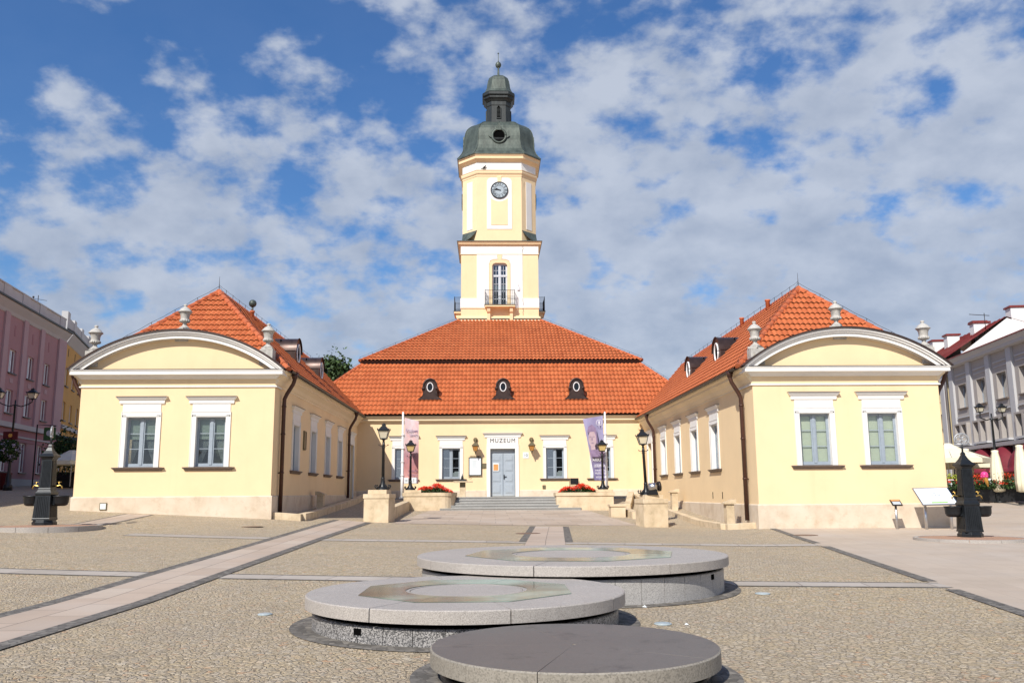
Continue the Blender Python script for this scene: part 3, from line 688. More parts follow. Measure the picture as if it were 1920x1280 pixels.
mb = MB(); mb.sweep([(CX - 1.15, MY + .03), (CX - 1.15, MY), (CX + 1.15, MY), (CX + 1.15, MY + .03)], [(0, 5.33), (.05, 5.33), (.07, 5.40), (.07, 5.47), (.12, 5.53), (.18, 5.60), (.2, 5.64), (0, 5.64)]); mb.build('hood', M['white'], hall)
mb = MB(); text_mesh(mb, 'MUZEUM', wallM(CX, MY - .055, 5.11), .40, depth=.008, sx=.92, spacing=1.22, thin=-.002); mb.build('lettering', M['ink'], hall, recalc=False)
# ---------------------------------------------------------------- roofs
def roof(bl, br, tr, tl, row=.42, col=.225, name='roof', mat='tile', detail=True):
    bl, br, tr, tl = map(Vector, (bl, br, tr, tl))
    u = (br - bl).normalized(); n = u.cross(tl - bl).normalized(); v = n.cross(u)
    if n.z < 0: n = -n; v = u.cross(n) * -1 if False else n.cross(u)
    V_ = (tl - bl).dot(v); xl1 = (tl - bl).dot(u); xr0 = (br - bl).dot(u); xr1 = (tr - bl).dot(u)
    L = lambda q: xl1 * q / V_; Rr = lambda q: xr0 + (xr1 - xr0) * q / V_
    mb = MB()
    mb.quad(*[p - n * .03 for p in (bl, br, tr, tl)], 1)
    rows = max(1, round(V_ / row)); row = V_ / rows; K = 6; st = col / K
    for i in range(rows):
        va = i * row - .03 if i else 0; vb = (i + 1) * row
        la, ra, lb, rb = L(max(va, 0)), Rr(max(va, 0)), L(vb), Rr(vb)
        k0 = math.floor(min(la, lb) / st); k1 = math.ceil(max(ra, rb) / st); prev = None; pk = None
        off = random.uniform(-.004, .004); tints = {}
        for k in range(k0, k1 + 1):
            x = k * st; xa = min(max(x, la), ra); xb = min(max(x, lb), rb)
            s = (k % K) / K; h = (.0, .062, .068, .060, .042, .018)[k % K] * col / .225
            cur = mb.add((bl + u * xa + v * va + n * (h + .055 + off), bl + u * xb + v * vb + n * (h * .9 + .004)))
            if prev:
                c = math.floor((k - 1) / K)
                if c not in tints: tints[c] = min(1, max(0, random.gauss(.5, .14)))
                mb.face((prev[0], cur[0], cur[1], prev[1]), 0, tints[c], True)
            prev = cur
    return mb.build(name, [M[mat], M['underroof']], hall, recalc=False)
def ridge(a, b, r=.13, step=.42):
    a, b = Vector(a), Vector(b); d = (b - a).normalized(); L = (b - a).length; n = max(1, int(L / step)); side = d.cross(Vector((0, 0, 1))).normalized(); up = side.cross(d)
    mb = MB()
    for i in range(n):
        p0 = a + d * (L * i / n - .03); p1 = a + d * (L * (i + 1) / n); tn = min(1, max(0, random.gauss(.5, .25)))
        A = mb.add([p0 + side * (r + .015) * math.cos(t_) + up * ((r + .015) * math.sin(t_) + .0) for t_ in [PI * k / 8 for k in range(-1, 10)]])
        B = mb.add([p1 + side * (r - .012) * math.cos(t_) + up * ((r - .012) * math.sin(t_)) for t_ in [PI * k / 8 for k in range(-1, 10)]])
        for k in range(10): mb.face((A[k], A[k + 1], B[k + 1], B[k]), 0, tn, True)
        mb.face(A, 0, tn)
    return mb.build('ridge_tiles', M['ridge'], hall, recalc=False)
def hip_wire(a, b, h=.28):
    a, b = Vector(a), Vector(b); n = max(2, int((b - a).length / 1.1)); mb = MB(); pts = []
    for i in range(n + 1):
        p = a.lerp(b, i / n); mb.tube([p + Vector((0, 0, .05)), p + Vector((0, 0, h))], .012, 5); pts.append(p + Vector((0, 0, h)))
    for p, q in zip(pts, pts[1:]):
        m = (p + q) / 2 - Vector((0, 0, .03)); mb.tube([p, m, q], .008, 4)
    return mb.build('lightning_wire', M['darkmetal'], hall)
def wing_roof(x0, x1, y, dz, apexY, apexZ):
    e = EAVE + .10 + dz; xc = (x0 + x1) / 2; o = .46; a = (x0 - o, y - .05, e); b = (x1 + o, y - .05, e)
    ap = (xc, apexY, apexZ); back = (xc, 63.1, apexZ)
    roof(a, b, (xc + .01, apexY, apexZ), (xc - .01, apexY, apexZ))
    inner_l = x0 > 0
    yb = 58.35 if not inner_l else 61.9; yb2 = 58.35 if inner_l else 61.9
    # west and east slopes: the one over the court ends in a valley at the main roof
    roof((x1 + o, y - .05, e), (x1 + o, yb, e), back, ap); roof((x0 - o, yb2, e), (x0 - o, y - .05, e), ap, back)
    ridge(ap, back); ridge(a, ap); ridge(b, ap)
    hip_wire(a, ap); hip_wire(b, ap); hip_wire(ap, back, .35)
    mb = MB(); mb.tube([(xc, apexY, apexZ), (xc, apexY, apexZ + .75)], .02, 6, r1=.006); mb.build('lightning_rod', M['darkmetal'], hall)
wing_roof(LX0, LX1, LY + .25, 0, 40.6, 11.08); wing_roof(RX0, RX1, RY + .25, dzr, 38.5, 10.72)
TY = 72.8
zb, hb = 10.90, 10.06                         # break of the mansard
eh = 14.40; ez = 6.82
def sq(h, z): return [(CX - h, TY - h, z), (CX + h, TY - h, z), (CX + h, TY + h, z), (CX - h, TY + h, z)]
E_, B_ = sq(eh, ez), sq(hb, zb); B2 = sq(hb + .16, zb + .22); T_ = sq(3.3, 15.45)
for i in range(4):
    j = (i + 1) % 4
    roof(E_[i], E_[j], B_[j], B_[i], .51, .285); roof(B2[i], B2[j], T_[j], T_[i], .51, .285)
    ridge(E_[i], B_[i]); ridge(B2[i], T_[i])
    if i in (0, 1): hip_wire(B2[i], T_[i]); hip_wire(E_[i], B_[i])
mb = MB(); mb.sweep(sq(hb, 0), [(-.05, zb - .04), (.06, zb - .02), (.06, zb + .10), (.20, zb + .12), (.24, zb + .20), (-.05, zb + .20)], closed=True)
mb.build('mansard_gutter', M['brown'], hall)
# dormers of the main roof: bell shaped copper fronts with an oval light
def dormer_front():
    """outline in x,z seen from the front, base at z=0"""
    L = [(-.78, 0), (-.74, .05), (-.60, .12), (-.50, .30), (-.47, .55), (-.50, .72), (-.46, .78)]
    arc = [(-.44 * math.cos(t_), .86 + .50 * math.sin(t_)) for t_ in [PI * k / 14 for k in range(15)]]
    return L + arc + [(-x, z) for x, z in L[::-1]]
def make_dormer():
    f = dormer_front(); mb = MB(); n = len(f)
    oc = [(.22 * math.cos(2 * PI * k / 28), .82 + .31 * math.sin(2 * PI * k / 28)) for k in range(28)]
    A = mb.add([(x, 0, z) for x, z in f]); Bk = mb.add([(x * .98, 2.2, z) for x, z in f])
    for i in range(n - 1): mb.face((A[i], A[i + 1], Bk[i + 1], Bk[i]), 0, .5, False)
    # front with an oval hole: fan between outline and oval
    O = mb.add([(x, 0, z) for x, z in oc]); O2 = mb.add([(x, .14, z) for x, z in oc])
    cxz = (0, .82)
    ang = [math.atan2(z - .82, x) for x, z in f]
    def near(i): return min(range(28), key=lambda k: abs(math.atan2(math.sin(2 * PI * k / 28 - ang[i]), math.cos(2 * PI * k / 28 - ang[i]))))
    for i in range(n):
        j = (i + 1) % n; a, b = near(i), near(j)
        k = a
        if a == b: mb.face((A[i], A[j], O[a])); continue
        mb.face((A[i], A[j], O[b]));
        while k != b: k2 = (k - 1) % 28; mb.face((A[i], O[k2], O[k])); k = k2
    for k in range(28): mb.face((O[k], O[(k + 1) % 28], O2[(k + 1) % 28], O2[k]))
    # raised rim along the bell
    for sgn in (0,):
        P = [Vector((x * 1.04, -.05, z * 1.02 + .0)) for x, z in f[4:-4]]; mb.tube(P, .05, 6)
    mb.box(-.80, .80, -.10, .02, -.03, .03)
    for s in (-1, 1): mb.ball((s * .44, -.06, .74), .085, 10, 6)
    d = mb.build('dormer', M['brown'], None, recalc=False)
    r = MB(); pts = [Vector((.20 * math.cos(2 * PI * k / 28), .0, .82 + .30 * math.sin(2 * PI * k / 28))) for k in range(29)]; r.tube(pts, .032, 8); r.build('oval_frame', M['whitepaint'], d)
    p = MB(); p.poly([(.2 * math.cos(2 * PI * k / 28), .06, .82 + .29 * math.sin(2 * PI * k / 28)) for k in range(28)]); p.build('pane', M['glass'], d, recalc=False)
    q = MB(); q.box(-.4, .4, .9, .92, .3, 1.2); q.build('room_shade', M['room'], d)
    return d
dm = make_dormer()
for x in (-4.02, .98, 6.02): place_win(dm, x, 59.50, 8.0, 0)
# barrel dormers of the wing roofs
def make_barrel():
    mb = MB(); r = .56; L = 1.7
    A = []
    for y in (-.06, 0, .8, .84, L): A.append(mb.add([((r + (.03 if y in (-.06, 0, .8, .84) and y != .84 else 0)) * math.cos(t_), y, .62 + (r + (.03 if y < 0 else 0)) * math.sin(t_)) for t_ in [PI * k / 16 for k in range(17)]]))
    for a, b in zip(A, A[1:]):
        for k in range(16): mb.face((a[k], a[k + 1], b[k + 1], b[k]), 0, .5, True)
    for s in (-1, 1): mb.quad((s * r, 0, .62), (s * r, L, .62), (s * r, L, -.2), (s * r, 0, -.2))
    # front: half round with oval hole
    f = [(-.72, -.12), (-.60, -.02), (-.56, .3), (-.56, .62)] + [(-r * math.cos(t_), .62 + r * math.sin(t_)) for t_ in [PI * k / 14 for k in range(1, 14)]] + [(.56, .62), (.56, .3), (.60, -.02), (.72, -.12)]
    n = len(f); O = mb.add([(.27 * math.cos(2 * PI * k / 28), 0, .58 + .38 * math.sin(2 * PI * k / 28)) for k in range(28)]); A = mb.add([(x, 0, z) for x, z in f])
    ang = [math.atan2(z - .58, x) for x, z in f]
    near = lambda i: min(range(28), key=lambda k: abs(math.atan2(math.sin(2 * PI * k / 28 - ang[i]), math.cos(2 * PI * k / 28 - ang[i]))))
    for i in range(n):
        j = (i + 1) % n; a, b = near(i), near(j); k = a
        if a == b: mb.face((A[i], A[j], O[a])); continue
        mb.face((A[i], A[j], O[b]))
        while k != b: k2 = (k - 1) % 28; mb.face((A[i], O[k2], O[k])); k = k2
    d = mb.build('barrel_dormer', M['brown'], None, recalc=False)
    rr = MB(); rr.tube([Vector((.26 * math.cos(2 * PI * k / 28), -.02, .58 + .36 * math.sin(2 * PI * k / 28))) for k in range(29)], .032, 8); rr.build('oval_frame', M['whitepaint'], d)
    p = MB(); p.poly([(.26 * math.cos(2 * PI * k / 28), .05, .58 + .36 * math.sin(2 * PI * k / 28)) for k in range(28)]); p.build('pane', M['glass'], d, recalc=False)
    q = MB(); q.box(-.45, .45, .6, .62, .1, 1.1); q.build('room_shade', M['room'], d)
    for ob in [d] + kids(d): ob.data.transform(Matrix.Scale(1.28, 4))
    return d
bd = make_barrel()
for y in (44.6, 50.9): place_win(bd, -9.80, y, 8.02, PI / 2)
for y in (43.0, 49.3): place_win(bd, 11.45, y, 7.76, -PI / 2)
# roof vents and small chimneys on the wing ridges
mb = MB(); v_ = at(463, 572, 44.5); mb.lathe([(.10, -.7), (.10, -.1), (.13, -.08), (.13, 0)], -12.2, 44.5, 11.0, 12); mb.build('roof_vent', M['ridge'], hall)
mb = MB(); mb.tube([(-12.2, 44.5, 10.95), (-12.2, 44.5, 11.2)], .05, 8); mb.ball((-12.2, 44.5, 11.38), .20); mb.build('vent_ball', M['copper'], hall)
for y in (42.0, 46.5):
    mb = MB(); mb.lathe([(.11, -.5), (.11, .16), (.14, .18), (.14, .24)], RC - .3, y, 10.75, 12); mb.build('roof_vent', M['ridge'], hall)
# gutters and downpipes
def gutter(a, b):
    a, b = Vector(a), Vector(b); mb = MB(); d = (b - a).normalized(); s = Vector((d.y, -d.x, 0)); rows = []
    for p in (a, b):
        rows.append(mb.add([p + s * .10 * math.cos(t_) + Vector((0, 0, .10 * math.sin(t_))) for t_ in [PI + PI * k / 8 for k in range(9)]] + [p + s * .085 * math.cos(t_) + Vector((0, 0, .085 * math.sin(t_) + .005)) for t_ in [2 * PI - PI * k / 8 for k in range(9)]]))
    n = len(rows[0])
    for k in range(n): mb.face((rows[0][k], rows[0][(k + 1) % n], rows[1][(k + 1) % n], rows[1][k]))
    m = int((b - a).length / .8)
    for i in range(m): p = a.lerp(b, (i + .5) / m); mb.tube([p + s * .1, p - Vector((0, 0, .112)), p - s * .1], .012, 4)
    mb.build('gutter', M['darkmetal'], hall)
gutter((LX1 + .56, LY + .2, EAVE + .06), (LX1 + .56, MY - .6, EAVE + .06)); gutter((RX0 - .56, RY + .2, EAVE + .06 + dzr), (RX0 - .56, MY - .6, EAVE + .06 + dzr))
gutter((LX0 - .56, LY + .2, EAVE + .06), (LX0 - .56, 60, EAVE + .06)); gutter((RX1 + .56, RY + .2, EAVE + .06 + dzr), (RX1 + .56, 60, EAVE + .06 + dzr))
def downpipe(x, y, s, zt, zb, r=.085, side=1):
    mb = MB(); pts = [Vector((x + s * .56, y, zt)), Vector((x + s * .56, y, zt - .22)), Vector((x + s * .50, y, zt - .42)), Vector((x + s * .24, y, zt - .86)), Vector((x + s * .16, y, zt - 1.05)), Vector((x + s * .15, y, zt - 1.35)), Vector((x + s * .15, y, zb))]
    mb.tube(pts, r, 10)
    mb.lathe([(.15, 0), (.11, -.25)], x + s * .56, y, zt + .05, 10)
    for z in (zt - 1.4, zb + 1.6, zb + 3.2): mb.lathe([(r + .018, 0), (r + .018, .07)], x + s * .15, y, z, 10)
    mb.box(x + s * .0, x + s * .1, y - .02, y + .02, zb + 1.6, zb + 1.65)
    mb.build('downpipe', M['pipe'], hall)
downpipe(LX1, 37.05, 1, EAVE, .9); downpipe(RX0, 35.2, -1, EAVE + dzr, .5); downpipe(LX1, 54.6, 1, EAVE, 1.42); downpipe(RX0, 54.4, -1, EAVE + dzr, 1.42)
downpipe(LX0, 36.5, -1, EAVE, 1.0); downpipe(RX1, 34.5, 1, EAVE + dzr, .2)
# ---------------------------------------------------------------- urns on the pediments
def make_urn():
    mb = MB()
    prof = [(.14, 0), (.22, 0), (.22, .05), (.17, .09), (.10, .16), (.075, .22), (.09, .25), (.09, .27), (.15, .30), (.205, .36), (.215, .42), (.185, .46), (.19, .50), (.20, .66), (.235, .76), (.29, .82), (.31, .83), (.31, .86), (.27, .90), (.21, .99), (.13, 1.06), (.075, 1.09), (.055, 1.11), (.06, 1.13), (.085, 1.16), (.085, 1.20), (.05, 1.235), (0.0001, 1.245)]
    mb.lathe(prof, n=28)
    for k in range(14):
        a = 2 * PI * k / 14; mb.ball((.20 * math.cos(a), .20 * math.sin(a), .385), .042, 6, 5, sz=1.7)
    mb.box(-.24, .24, -.24, .24, -.10, 0)
    mb.v = [(x * .92, y * .92, z * .84) for x, y, z in mb.v]
    return mb.build('urn', M['urn'], None, recalc=False)
urn = make_urn()
def urns(xc, y, R, zc, offs):
    for o in offs:
        z = zc + math.sqrt((R + .04) ** 2 - o * o)
        lift = .13 if abs(o) < .5 else .30
        mb = MB(); mb.box(xc + o - .27, xc + o + .27, y + .0, y + .54, z - .45, z + lift - .082); mb.build('urn_block', M['urn'], hall, bevel=.01)
        if abs(o) < .5: mb = MB(); mb.box(xc + o - .31, xc + o + .31, y - .04, y + .58, z - .1, z + .035); mb.build('flashing', M['darkmetal'], hall)
        place_win(urn, xc + o, y + .27, z + lift, random.uniform(0, 1))
urns(LC, LY - .05, LR[0], LR[1], (-3.62, .02, 3.52)); urns(RC, RY - .05, RR[0], RR[1], (-3.45, -.1, 3.42))
# ---------------------------------------------------------------- the tower
TH = 3.17                                  # half width of the square shaft
def oct_path(h, c): return [(CX - h + c, TY - h), (CX + h - c, TY - h), (CX + h, TY - h + c), (CX + h, TY + h - c), (CX + h - c, TY + h), (CX - h + c, TY + h), (CX - h, TY + h - c), (CX - h, TY - h + c)]
FY = TY - TH
mb = MB()
wz0, wz1 = 16.62, 20.28; ww = .62
for k in range(4):
    c, s = math.cos(k * PI / 2), math.sin(k * PI / 2)
    ox, oy = CX + (-TH) * c - (-TH) * s, TY + (-TH) * s + (-TH) * c
    facade(mb, ox, oy, k * PI / 2, 2 * TH, 14.6, 22.1, [(TH - ww, TH + ww, wz0, wz1)], depth=.35)
mb.build('tower_wall', M['yellow'], hall, recalc=False)
def on_tower(fn, sides=(0, 1, 3)):
    """runs fn for the given tower faces with a face-local matrix (x right, y inward, z up)"""
    for k in sides: fn(Matrix.Translation((CX, TY, 0)) @ Matrix.Rotation(k * PI / 2, 4, 'Z') @ Matrix.Translation((0, -TH, 0)))
# white field round the window, leaving yellow corner pilasters; yellow ear-shaped window frame on it
def panel(T):
    mb = MB(); mf = MB()
    for a, b, c, d in ((-1.88, -ww - .26, 17.3, 21.0), (ww + .26, 1.88, 17.3, 21.0), (-ww - .26, ww + .26, 20.9, 21.0)): mb.box(a, b, -.04, .02, c, d, M_=T)
    mb.box(-1.88, 1.88, -.04, .02, 16.5, 17.3, M_=T) if False else None
    mb.box(-1.88, -ww - .26, -.04, .02, 16.55, 17.3, M_=T); mb.box(ww + .26, 1.88, -.04, .02, 16.55, 17.3, M_=T)
    mb.box(-TH - .03, -1.88, -.05, .02, 16.55, 17.32, M_=T); mb.box(1.88, TH + .03, -.05, .02, 16.55, 17.32, M_=T)
    # shoulders of the white field above the window frame
    for s in (-1, 1):
        pts = [(s * (ww + .26), 20.2), (s * (ww + .26), 20.9), (s * .22, 20.9), (s * .17, 20.62), (s * (ww - .1), 20.60), (s * (ww + .16), 20.48)]
        mb.prism([T @ Vector((x, -.04, z)) for x, z in (pts if s > 0 else pts[::-1])], (T.to_3x3() @ Vector((0, .06, 0))))
    mb.box(-TH - .015, TH + .015, -.03, .02, 21.03, 21.70, M_=T)
    mf.box(-ww - .24, -ww, -.055, .02, 16.62, 20.05, M_=T); mf.box(ww, ww + .24, -.055, .02, 16.62, 20.05, M_=T)
    P = [(-ww - .24, 20.05), (-ww, 20.05), (-ww, 20.08), (-ww + .1, 20.22), (-ww + .25, 20.285), (ww - .25, 20.285), (ww - .1, 20.22), (ww, 20.08), (ww, 20.05), (ww + .24, 20.05), (ww + .22, 20.3), (ww + .10, 20.46), (ww - .1, 20.55), (.15, 20.55), (.21, 20.98), (-.21, 20.98), (-.15, 20.55), (-ww + .1, 20.55), (-ww - .10, 20.46), (-ww - .22, 20.3)]
    for i in range(9):   # ring in strips so that every face stays convex
        pass
    I = P[1:9]; O = [P[0]] + P[:0:-1][:0] 
    inner = [(-ww, 20.05), (-ww, 20.08), (-ww + .1, 20.22), (-ww + .25, 20.285), (ww - .25, 20.285), (ww - .1, 20.22), (ww, 20.08), (ww, 20.05)]
    outer = [(-ww - .24, 20.05), (-ww - .22, 20.3), (-ww - .10, 20.46), (-ww + .1, 20.55), (ww - .1, 20.55), (ww + .10, 20.46), (ww + .22, 20.3), (ww + .24, 20.05)]
    for a, b, c, d in zip(outer, outer[1:], inner[1:], inner): mf.prism([T @ Vector((x, -.055, z)) for x, z in (a, b, c, d)], T.to_3x3() @ Vector((0, .075, 0)))
    mf.prism([T @ Vector((x, -.06, z)) for x, z in ((-.15, 20.55), (.15, 20.55), (.21, 20.98), (-.21, 20.98))], T.to_3x3() @ Vector((0, .08, 0)))
    mb.build('tower_panel', M['white'], hall, recalc=False); mf.build('window_surround', M['yellow'], hall, recalc=False)
on_tower(panel)
# arched tower window
def tower_window(T):
    m = MB()
    m.box(-ww, -ww + .09, .18, .25, wz0, wz1, M_=T); m.box(ww - .09, ww, .18, .25, wz0, wz1, M_=T); m.box(-.07, .07, .16, .25, wz0, wz1, M_=T); m.box(-ww, ww, .15, .25, 19.15, 19.32, M_=T); m.box(-ww, ww, .18, .25, wz1 - .16, wz1, M_=T); m.box(-ww, ww, .18, .25, wz0, wz0 + .12, M_=T)
    for s in (-1, 1):
        a, b = sorted((s * .07, s * (ww - .09))); x = (a + b) / 2; m.box(x - .016, x + .016, .2, .23, wz0, wz1, M_=T)
        m.box(a, a + .045, .19, .24, wz0, wz1, M_=T); m.box(b - .045, b, .19, .24, wz0, wz1, M_=T)
        for z in (17.3, 17.95, 18.55, 19.70): m.box(a, b, .2, .23, z - .016, z + .016, M_=T)
    for s in (-1, 1): # rounded upper corners
        pts = [(s * ww, wz1), (s * ww, wz1 - .24), (s * (ww - .05), wz1 - .11), (s * (ww - .16), wz1 - .03), (s * (ww - .27), wz1)]
        m.prism([T @ Vector((x, .0, z)) for x, z in pts], T.to_3x3() @ Vector((0, .2, 0)), 1)
    w = m.build('window', [M['sash2'], M['cream']], hall, recalc=False)
    p = MB(); p.box(-ww + .09, ww - .09, .212, .220, wz0 + .1, wz1 - .1, M_=T); p.build('pane', M['glass'], w)
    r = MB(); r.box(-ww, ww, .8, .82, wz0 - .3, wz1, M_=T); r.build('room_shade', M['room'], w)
    b = MB(); b.box(-ww + .12, -.1, .3, .31, 18.0, 18.5, M_=T); b.box(.1, ww - .12, .3, .31, 18.0, 18.5, M_=T); b.build('blind', M['blindblue'], w)
M['sash2'] = plain('pale_grey_sash_paint', (.55, .58, .62), .5, .06, 5)
on_tower(tower_window)
def tower_cornice(path, prof, mat, nm='tower_cornice', closed=True):
    m = MB(); m.sweep(path, prof, closed=closed); return m.build(nm, M[mat], hall)
SQ = [(CX - TH, TY - TH), (CX + TH, TY - TH), (CX + TH, TY + TH), (CX - TH, TY + TH)]
tower_cornice(SQ, [(0, 15.25), (.14, 15.25), (.14, 15.72), (.10, 15.78), (0, 15.82)], 'yellow', 'tower_base')
tower_cornice(SQ, [(0, 15.0), (.24, 15.0), (.24, 15.42), (.18, 15.50), (0, 15.52)], 'cream', 'tower_base')
tower_cornice(SQ, [(0, 15.5), (.16, 15.52), (.22, 15.56), (.22, 15.60), (0, 15.66)], 'copper', 'flashing')
tower_cornice(SQ, [(0, 16.44), (.05, 16.46), (.05, 16.52), (0, 16.55)], 'cream')
tower_cornice(SQ, [(0, 20.98), (.06, 21.0), (.06, 21.05), (0, 21.07)], 'cream')
tower_cornice(SQ, [(0, 21.68), (.05, 21.70), (.10, 21.80), (.22, 21.86), (.22, 21.94), (.30, 22.04), (0, 22.04)], 'yellow')
tower_cornice(SQ, [(-.6, 22.05), (.34, 22.045), (.34, 22.09), (-.6, 22.40)], 'copper', 'flashing')
# upper shaft with cut corners
UH, UC = 3.09, 1.24
mb = MB(); P = oct_path(UH, UC); n = 8
a = mb.add([(x, y, 22.05) for x, y in P]); b = mb.add([(x, y, 29.6) for x, y in P])
for k in range(n): mb.face((a[k], a[(k + 1) % n], b[(k + 1) % n], b[k]))
mb.build('tower_wall', M['yellow'], hall, recalc=False)
OP = oct_path(UH, UC)
tower_cornice(OP, [(0, 27.78), (.03, 27.80), (.03, 27.92), (.10, 28.0), (.13, 28.10), (.13, 28.22), (.17, 28.30), (0, 28.34)], 'yellow')
tower_cornice(OP, [(0, 28.30), (.02, 28.34), (.02, 29.0), (0, 29.05)], 'white', 'tower_frieze')
tower_cornice(OP, [(0, 29.0), (.05, 29.02), (.12, 29.12), (.28, 29.22), (.34, 29.26), (.34, 29.46), (.42, 29.56), (.42, 29.62), (0, 29.64)], 'yellow')
# broaches: curved copper shoulders where the corners are cut away
for k in range(4):
    mb = MB(); T = Matrix.Translation((CX, TY, 0)) @ Matrix.Rotation(k * PI / 2, 4, 'Z')
    A = T @ Vector((UH - UC, -UH, 23.12)); B = T @ Vector((UH, -UH + UC, 23.12)); cor = T @ Vector((UH + .10, -UH - .10, 22.15))
    m = 8; rows = []
    for j in range(m + 1):
        t_ = j / m; q = t_ ** 1.7
        p0 = A.lerp(T @ Vector((UH + .1, -UH - .10, 22.12)), t_); p1 = B.lerp(T @ Vector((UH + .1, -UH - .10, 22.12)), t_)
        z = 23.12 - (1 - (1 - t_) ** 2.1) * .99
        mid = (p0 + p1) / 2
        e0 = A.lerp(cor, t_ * .999); e1 = B.lerp(cor, t_ * .999)
        rows.append(mb.add([(e0.x, e0.y, z), ((e0.x + e1.x) / 2, (e0.y + e1.y) / 2, z + .0), (e1.x, e1.y, z)]))
    for r0_, r1_ in zip(rows, rows[1:]):
        for i in range(2): mb.face((r0_[i], r0_[i + 1], r1_[i + 1], r1_[i]), 0, .5, False)
    mb.build('corner_shoulder', M['copper'], hall, recalc=False)
# white sunk panels of the upper stage
def up_panel(T):
    mb = MB(); my = MB(); mk = MB()
    T = T @ Matrix.Translation((0, TH - UH, 0))
    hw = 1.04
    for s in (-1, 1):
        a, b = sorted((s * hw, s * (hw - .34))); mb.box(a, b, -.035, .02, 23.2, 25.0, M_=T)
        top = [(s * .17, 27.66), (s * .17, 25.0), (s * hw, 25.0), (s * hw, 27.35), (s * (hw - .09), 27.56), (s * (hw - .3), 27.66)]
        mb.prism([T @ Vector((x, -.035, z)) for x, z in (top if s < 0 else top[::-1])], T.to_3x3() @ Vector((0, .055, 0)))
    mb.box(-hw + .34, hw - .34, -.034, .02, 23.2, 23.52, M_=T); mb.box(-.17, .17, -.0345, .02, 25.0, 27.66, M_=T)
    # yellow sunk field with a concave top under the clock
    R = .98; pts = [(-hw + .34, 23.55), (hw - .34, 23.55)] + [(x, 26.57 - math.sqrt(R * R - x * x)) for x in [(hw - .34) - (hw - .34) * 2 * k / 14 for k in range(15)]]
    my.prism([T @ Vector((x, -.045, z)) for x, z in pts], T.to_3x3() @ Vector((0, .06, 0)))
    mk.prism([T @ Vector((x, -.06, z)) for x, z in ((-.13, 27.2), (.13, 27.2), (.2, 27.80), (-.2, 27.80))], T.to_3x3() @ Vector((0, .07, 0)))
    mb.build('tower_panel', M['white'], hall, recalc=False); my.build('sunk_field', M['yellow'], hall, recalc=False); mk.build('keystone', M['yellow'], hall, recalc=False)
on_tower(up_panel)
for k in range(4):
    mb = MB(); T = Matrix.Translation((CX, TY, 0)) @ Matrix.Rotation(PI / 4 + k * PI / 2, 4, 'Z') @ Matrix.Translation((0, -(2 * UH - UC) / math.sqrt(2), 0))
    mb.box(-.33, .33, -.03, .02, 23.3, 27.45, M_=T); mb.build('tower_panel', M['white'], hall, recalc=False)
# clocks
def clock(T):
    T = T @ Matrix.Translation((0, TH - UH, 26.56))
    r = .72
    def disc(m, ra, rb, y0, y1, mi, n=48):
        for k in range(n):
            c0, s0, c1, s1 = math.cos(2 * PI * k / n), math.sin(2 * PI * k / n), math.cos(2 * PI * (k + 1) / n), math.sin(2 * PI * (k + 1) / n)
            f = [(rb * c0, y0, rb * s0), (rb * c1, y0, rb * s1), (ra * c1, y0, ra * s1), (ra * c0, y0, ra * s0)]
            m.face(m.add([T @ Vector(p) for p in f]), mi); m.face(m.add([T @ Vector(p) for p in ((rb * c0, y0, rb * s0), (rb * c0, y1, rb * s0), (rb * c1, y1, rb * s1), (rb * c1, y0, rb * s1))]), mi)
    m = MB(); disc(m, 0.0, .70, -.10, .02, 0)
    c = m.build('clock_face', M['dial'], hall, recalc=False)
    m = MB(); disc(m, .655, .73, -.125, .0, 0); m.build('clock_rim', M['iron'], c, recalc=False); m = MB(); disc(m, .375, .395, -.108, -.1, 0); m.build('dial_ring', M['iron'], c, recalc=False)
    m = MB()
    for k, s in enumerate(('XII', 'I', 'II', 'III', 'IIII', 'V', 'VI', 'VII', 'VIII', 'IX', 'X', 'XI')):
        a = PI / 2 - k * PI / 6
        text_mesh(m, s, T @ Matrix.Translation((.525 * math.cos(a), -.105, .525 * math.sin(a))) @ Matrix.Rotation(-(a - PI / 2), 4, 'Y') @ Matrix.Rotation(PI / 2, 4, 'X'), .34, depth=.006, sx=.76)
    m.build('numerals', M['iron'], c, recalc=False)
    for nm, ang, L, w in (('hour_hand', -(9 + 46 / 60) * 30, .36, .055), ('minute_hand', -46 * 6, .46, .035)):
        m = MB(); A = rad(ang); R_ = T @ Matrix.Rotation(-A, 4, 'Y')
        m.box(-w * .6, w * .6, -.135, -.12, -.12, L * .6, M_=R_); m.prism([R_ @ Vector(p) for p in ((-w, -.135, L * .55), (w, -.135, L * .55), (w * 1.3, -.135, L * .72), (0, -.135, L), (-w * 1.3, -.135, L * .72))], R_.to_3x3() @ Vector((0, .015, 0)))
        m.build(nm, M['black'], c, recalc=False)
M['dial'] = plain('grey_clock_dial', (.36, .42, .46), .6, .1, 3)
on_tower(clock)
# copper dome, lantern, cap, ball and spike (eight sided with wide front faces)
def oct_lathe(mb, prof, seg=1):
    rings = []
    for h, z in prof: rings.append(mb.add([(x, y, z) for x, y in oct_path(h, h * .405 if h > .02 else h * .4)]))
    for a, b in zip(rings, rings[1:]):
        for k in range(8): mb.face((a[k], a[(k + 1) % 8], b[(k + 1) % 8], b[k]), 0, .5, False)
    mb.face(rings[0][::-1]); mb.face(rings[-1]); return mb
mb = MB()
dome_prof = [(3.56, 29.62), (3.56, 29.70), (3.34, 29.98), (3.16, 30.28), (3.03, 30.65), (2.97, 31.1), (2.96, 31.5), (2.92, 31.9), (2.85, 32.22), (2.73, 32.50), (2.56, 32.72), (2.34, 32.92), (2.08, 33.09), (1.72, 33.25), (1.30, 33.36)]
oct_lathe(mb, dome_prof); mb.build('dome', M['copper'], hall, recalc=False)
mb = MB()
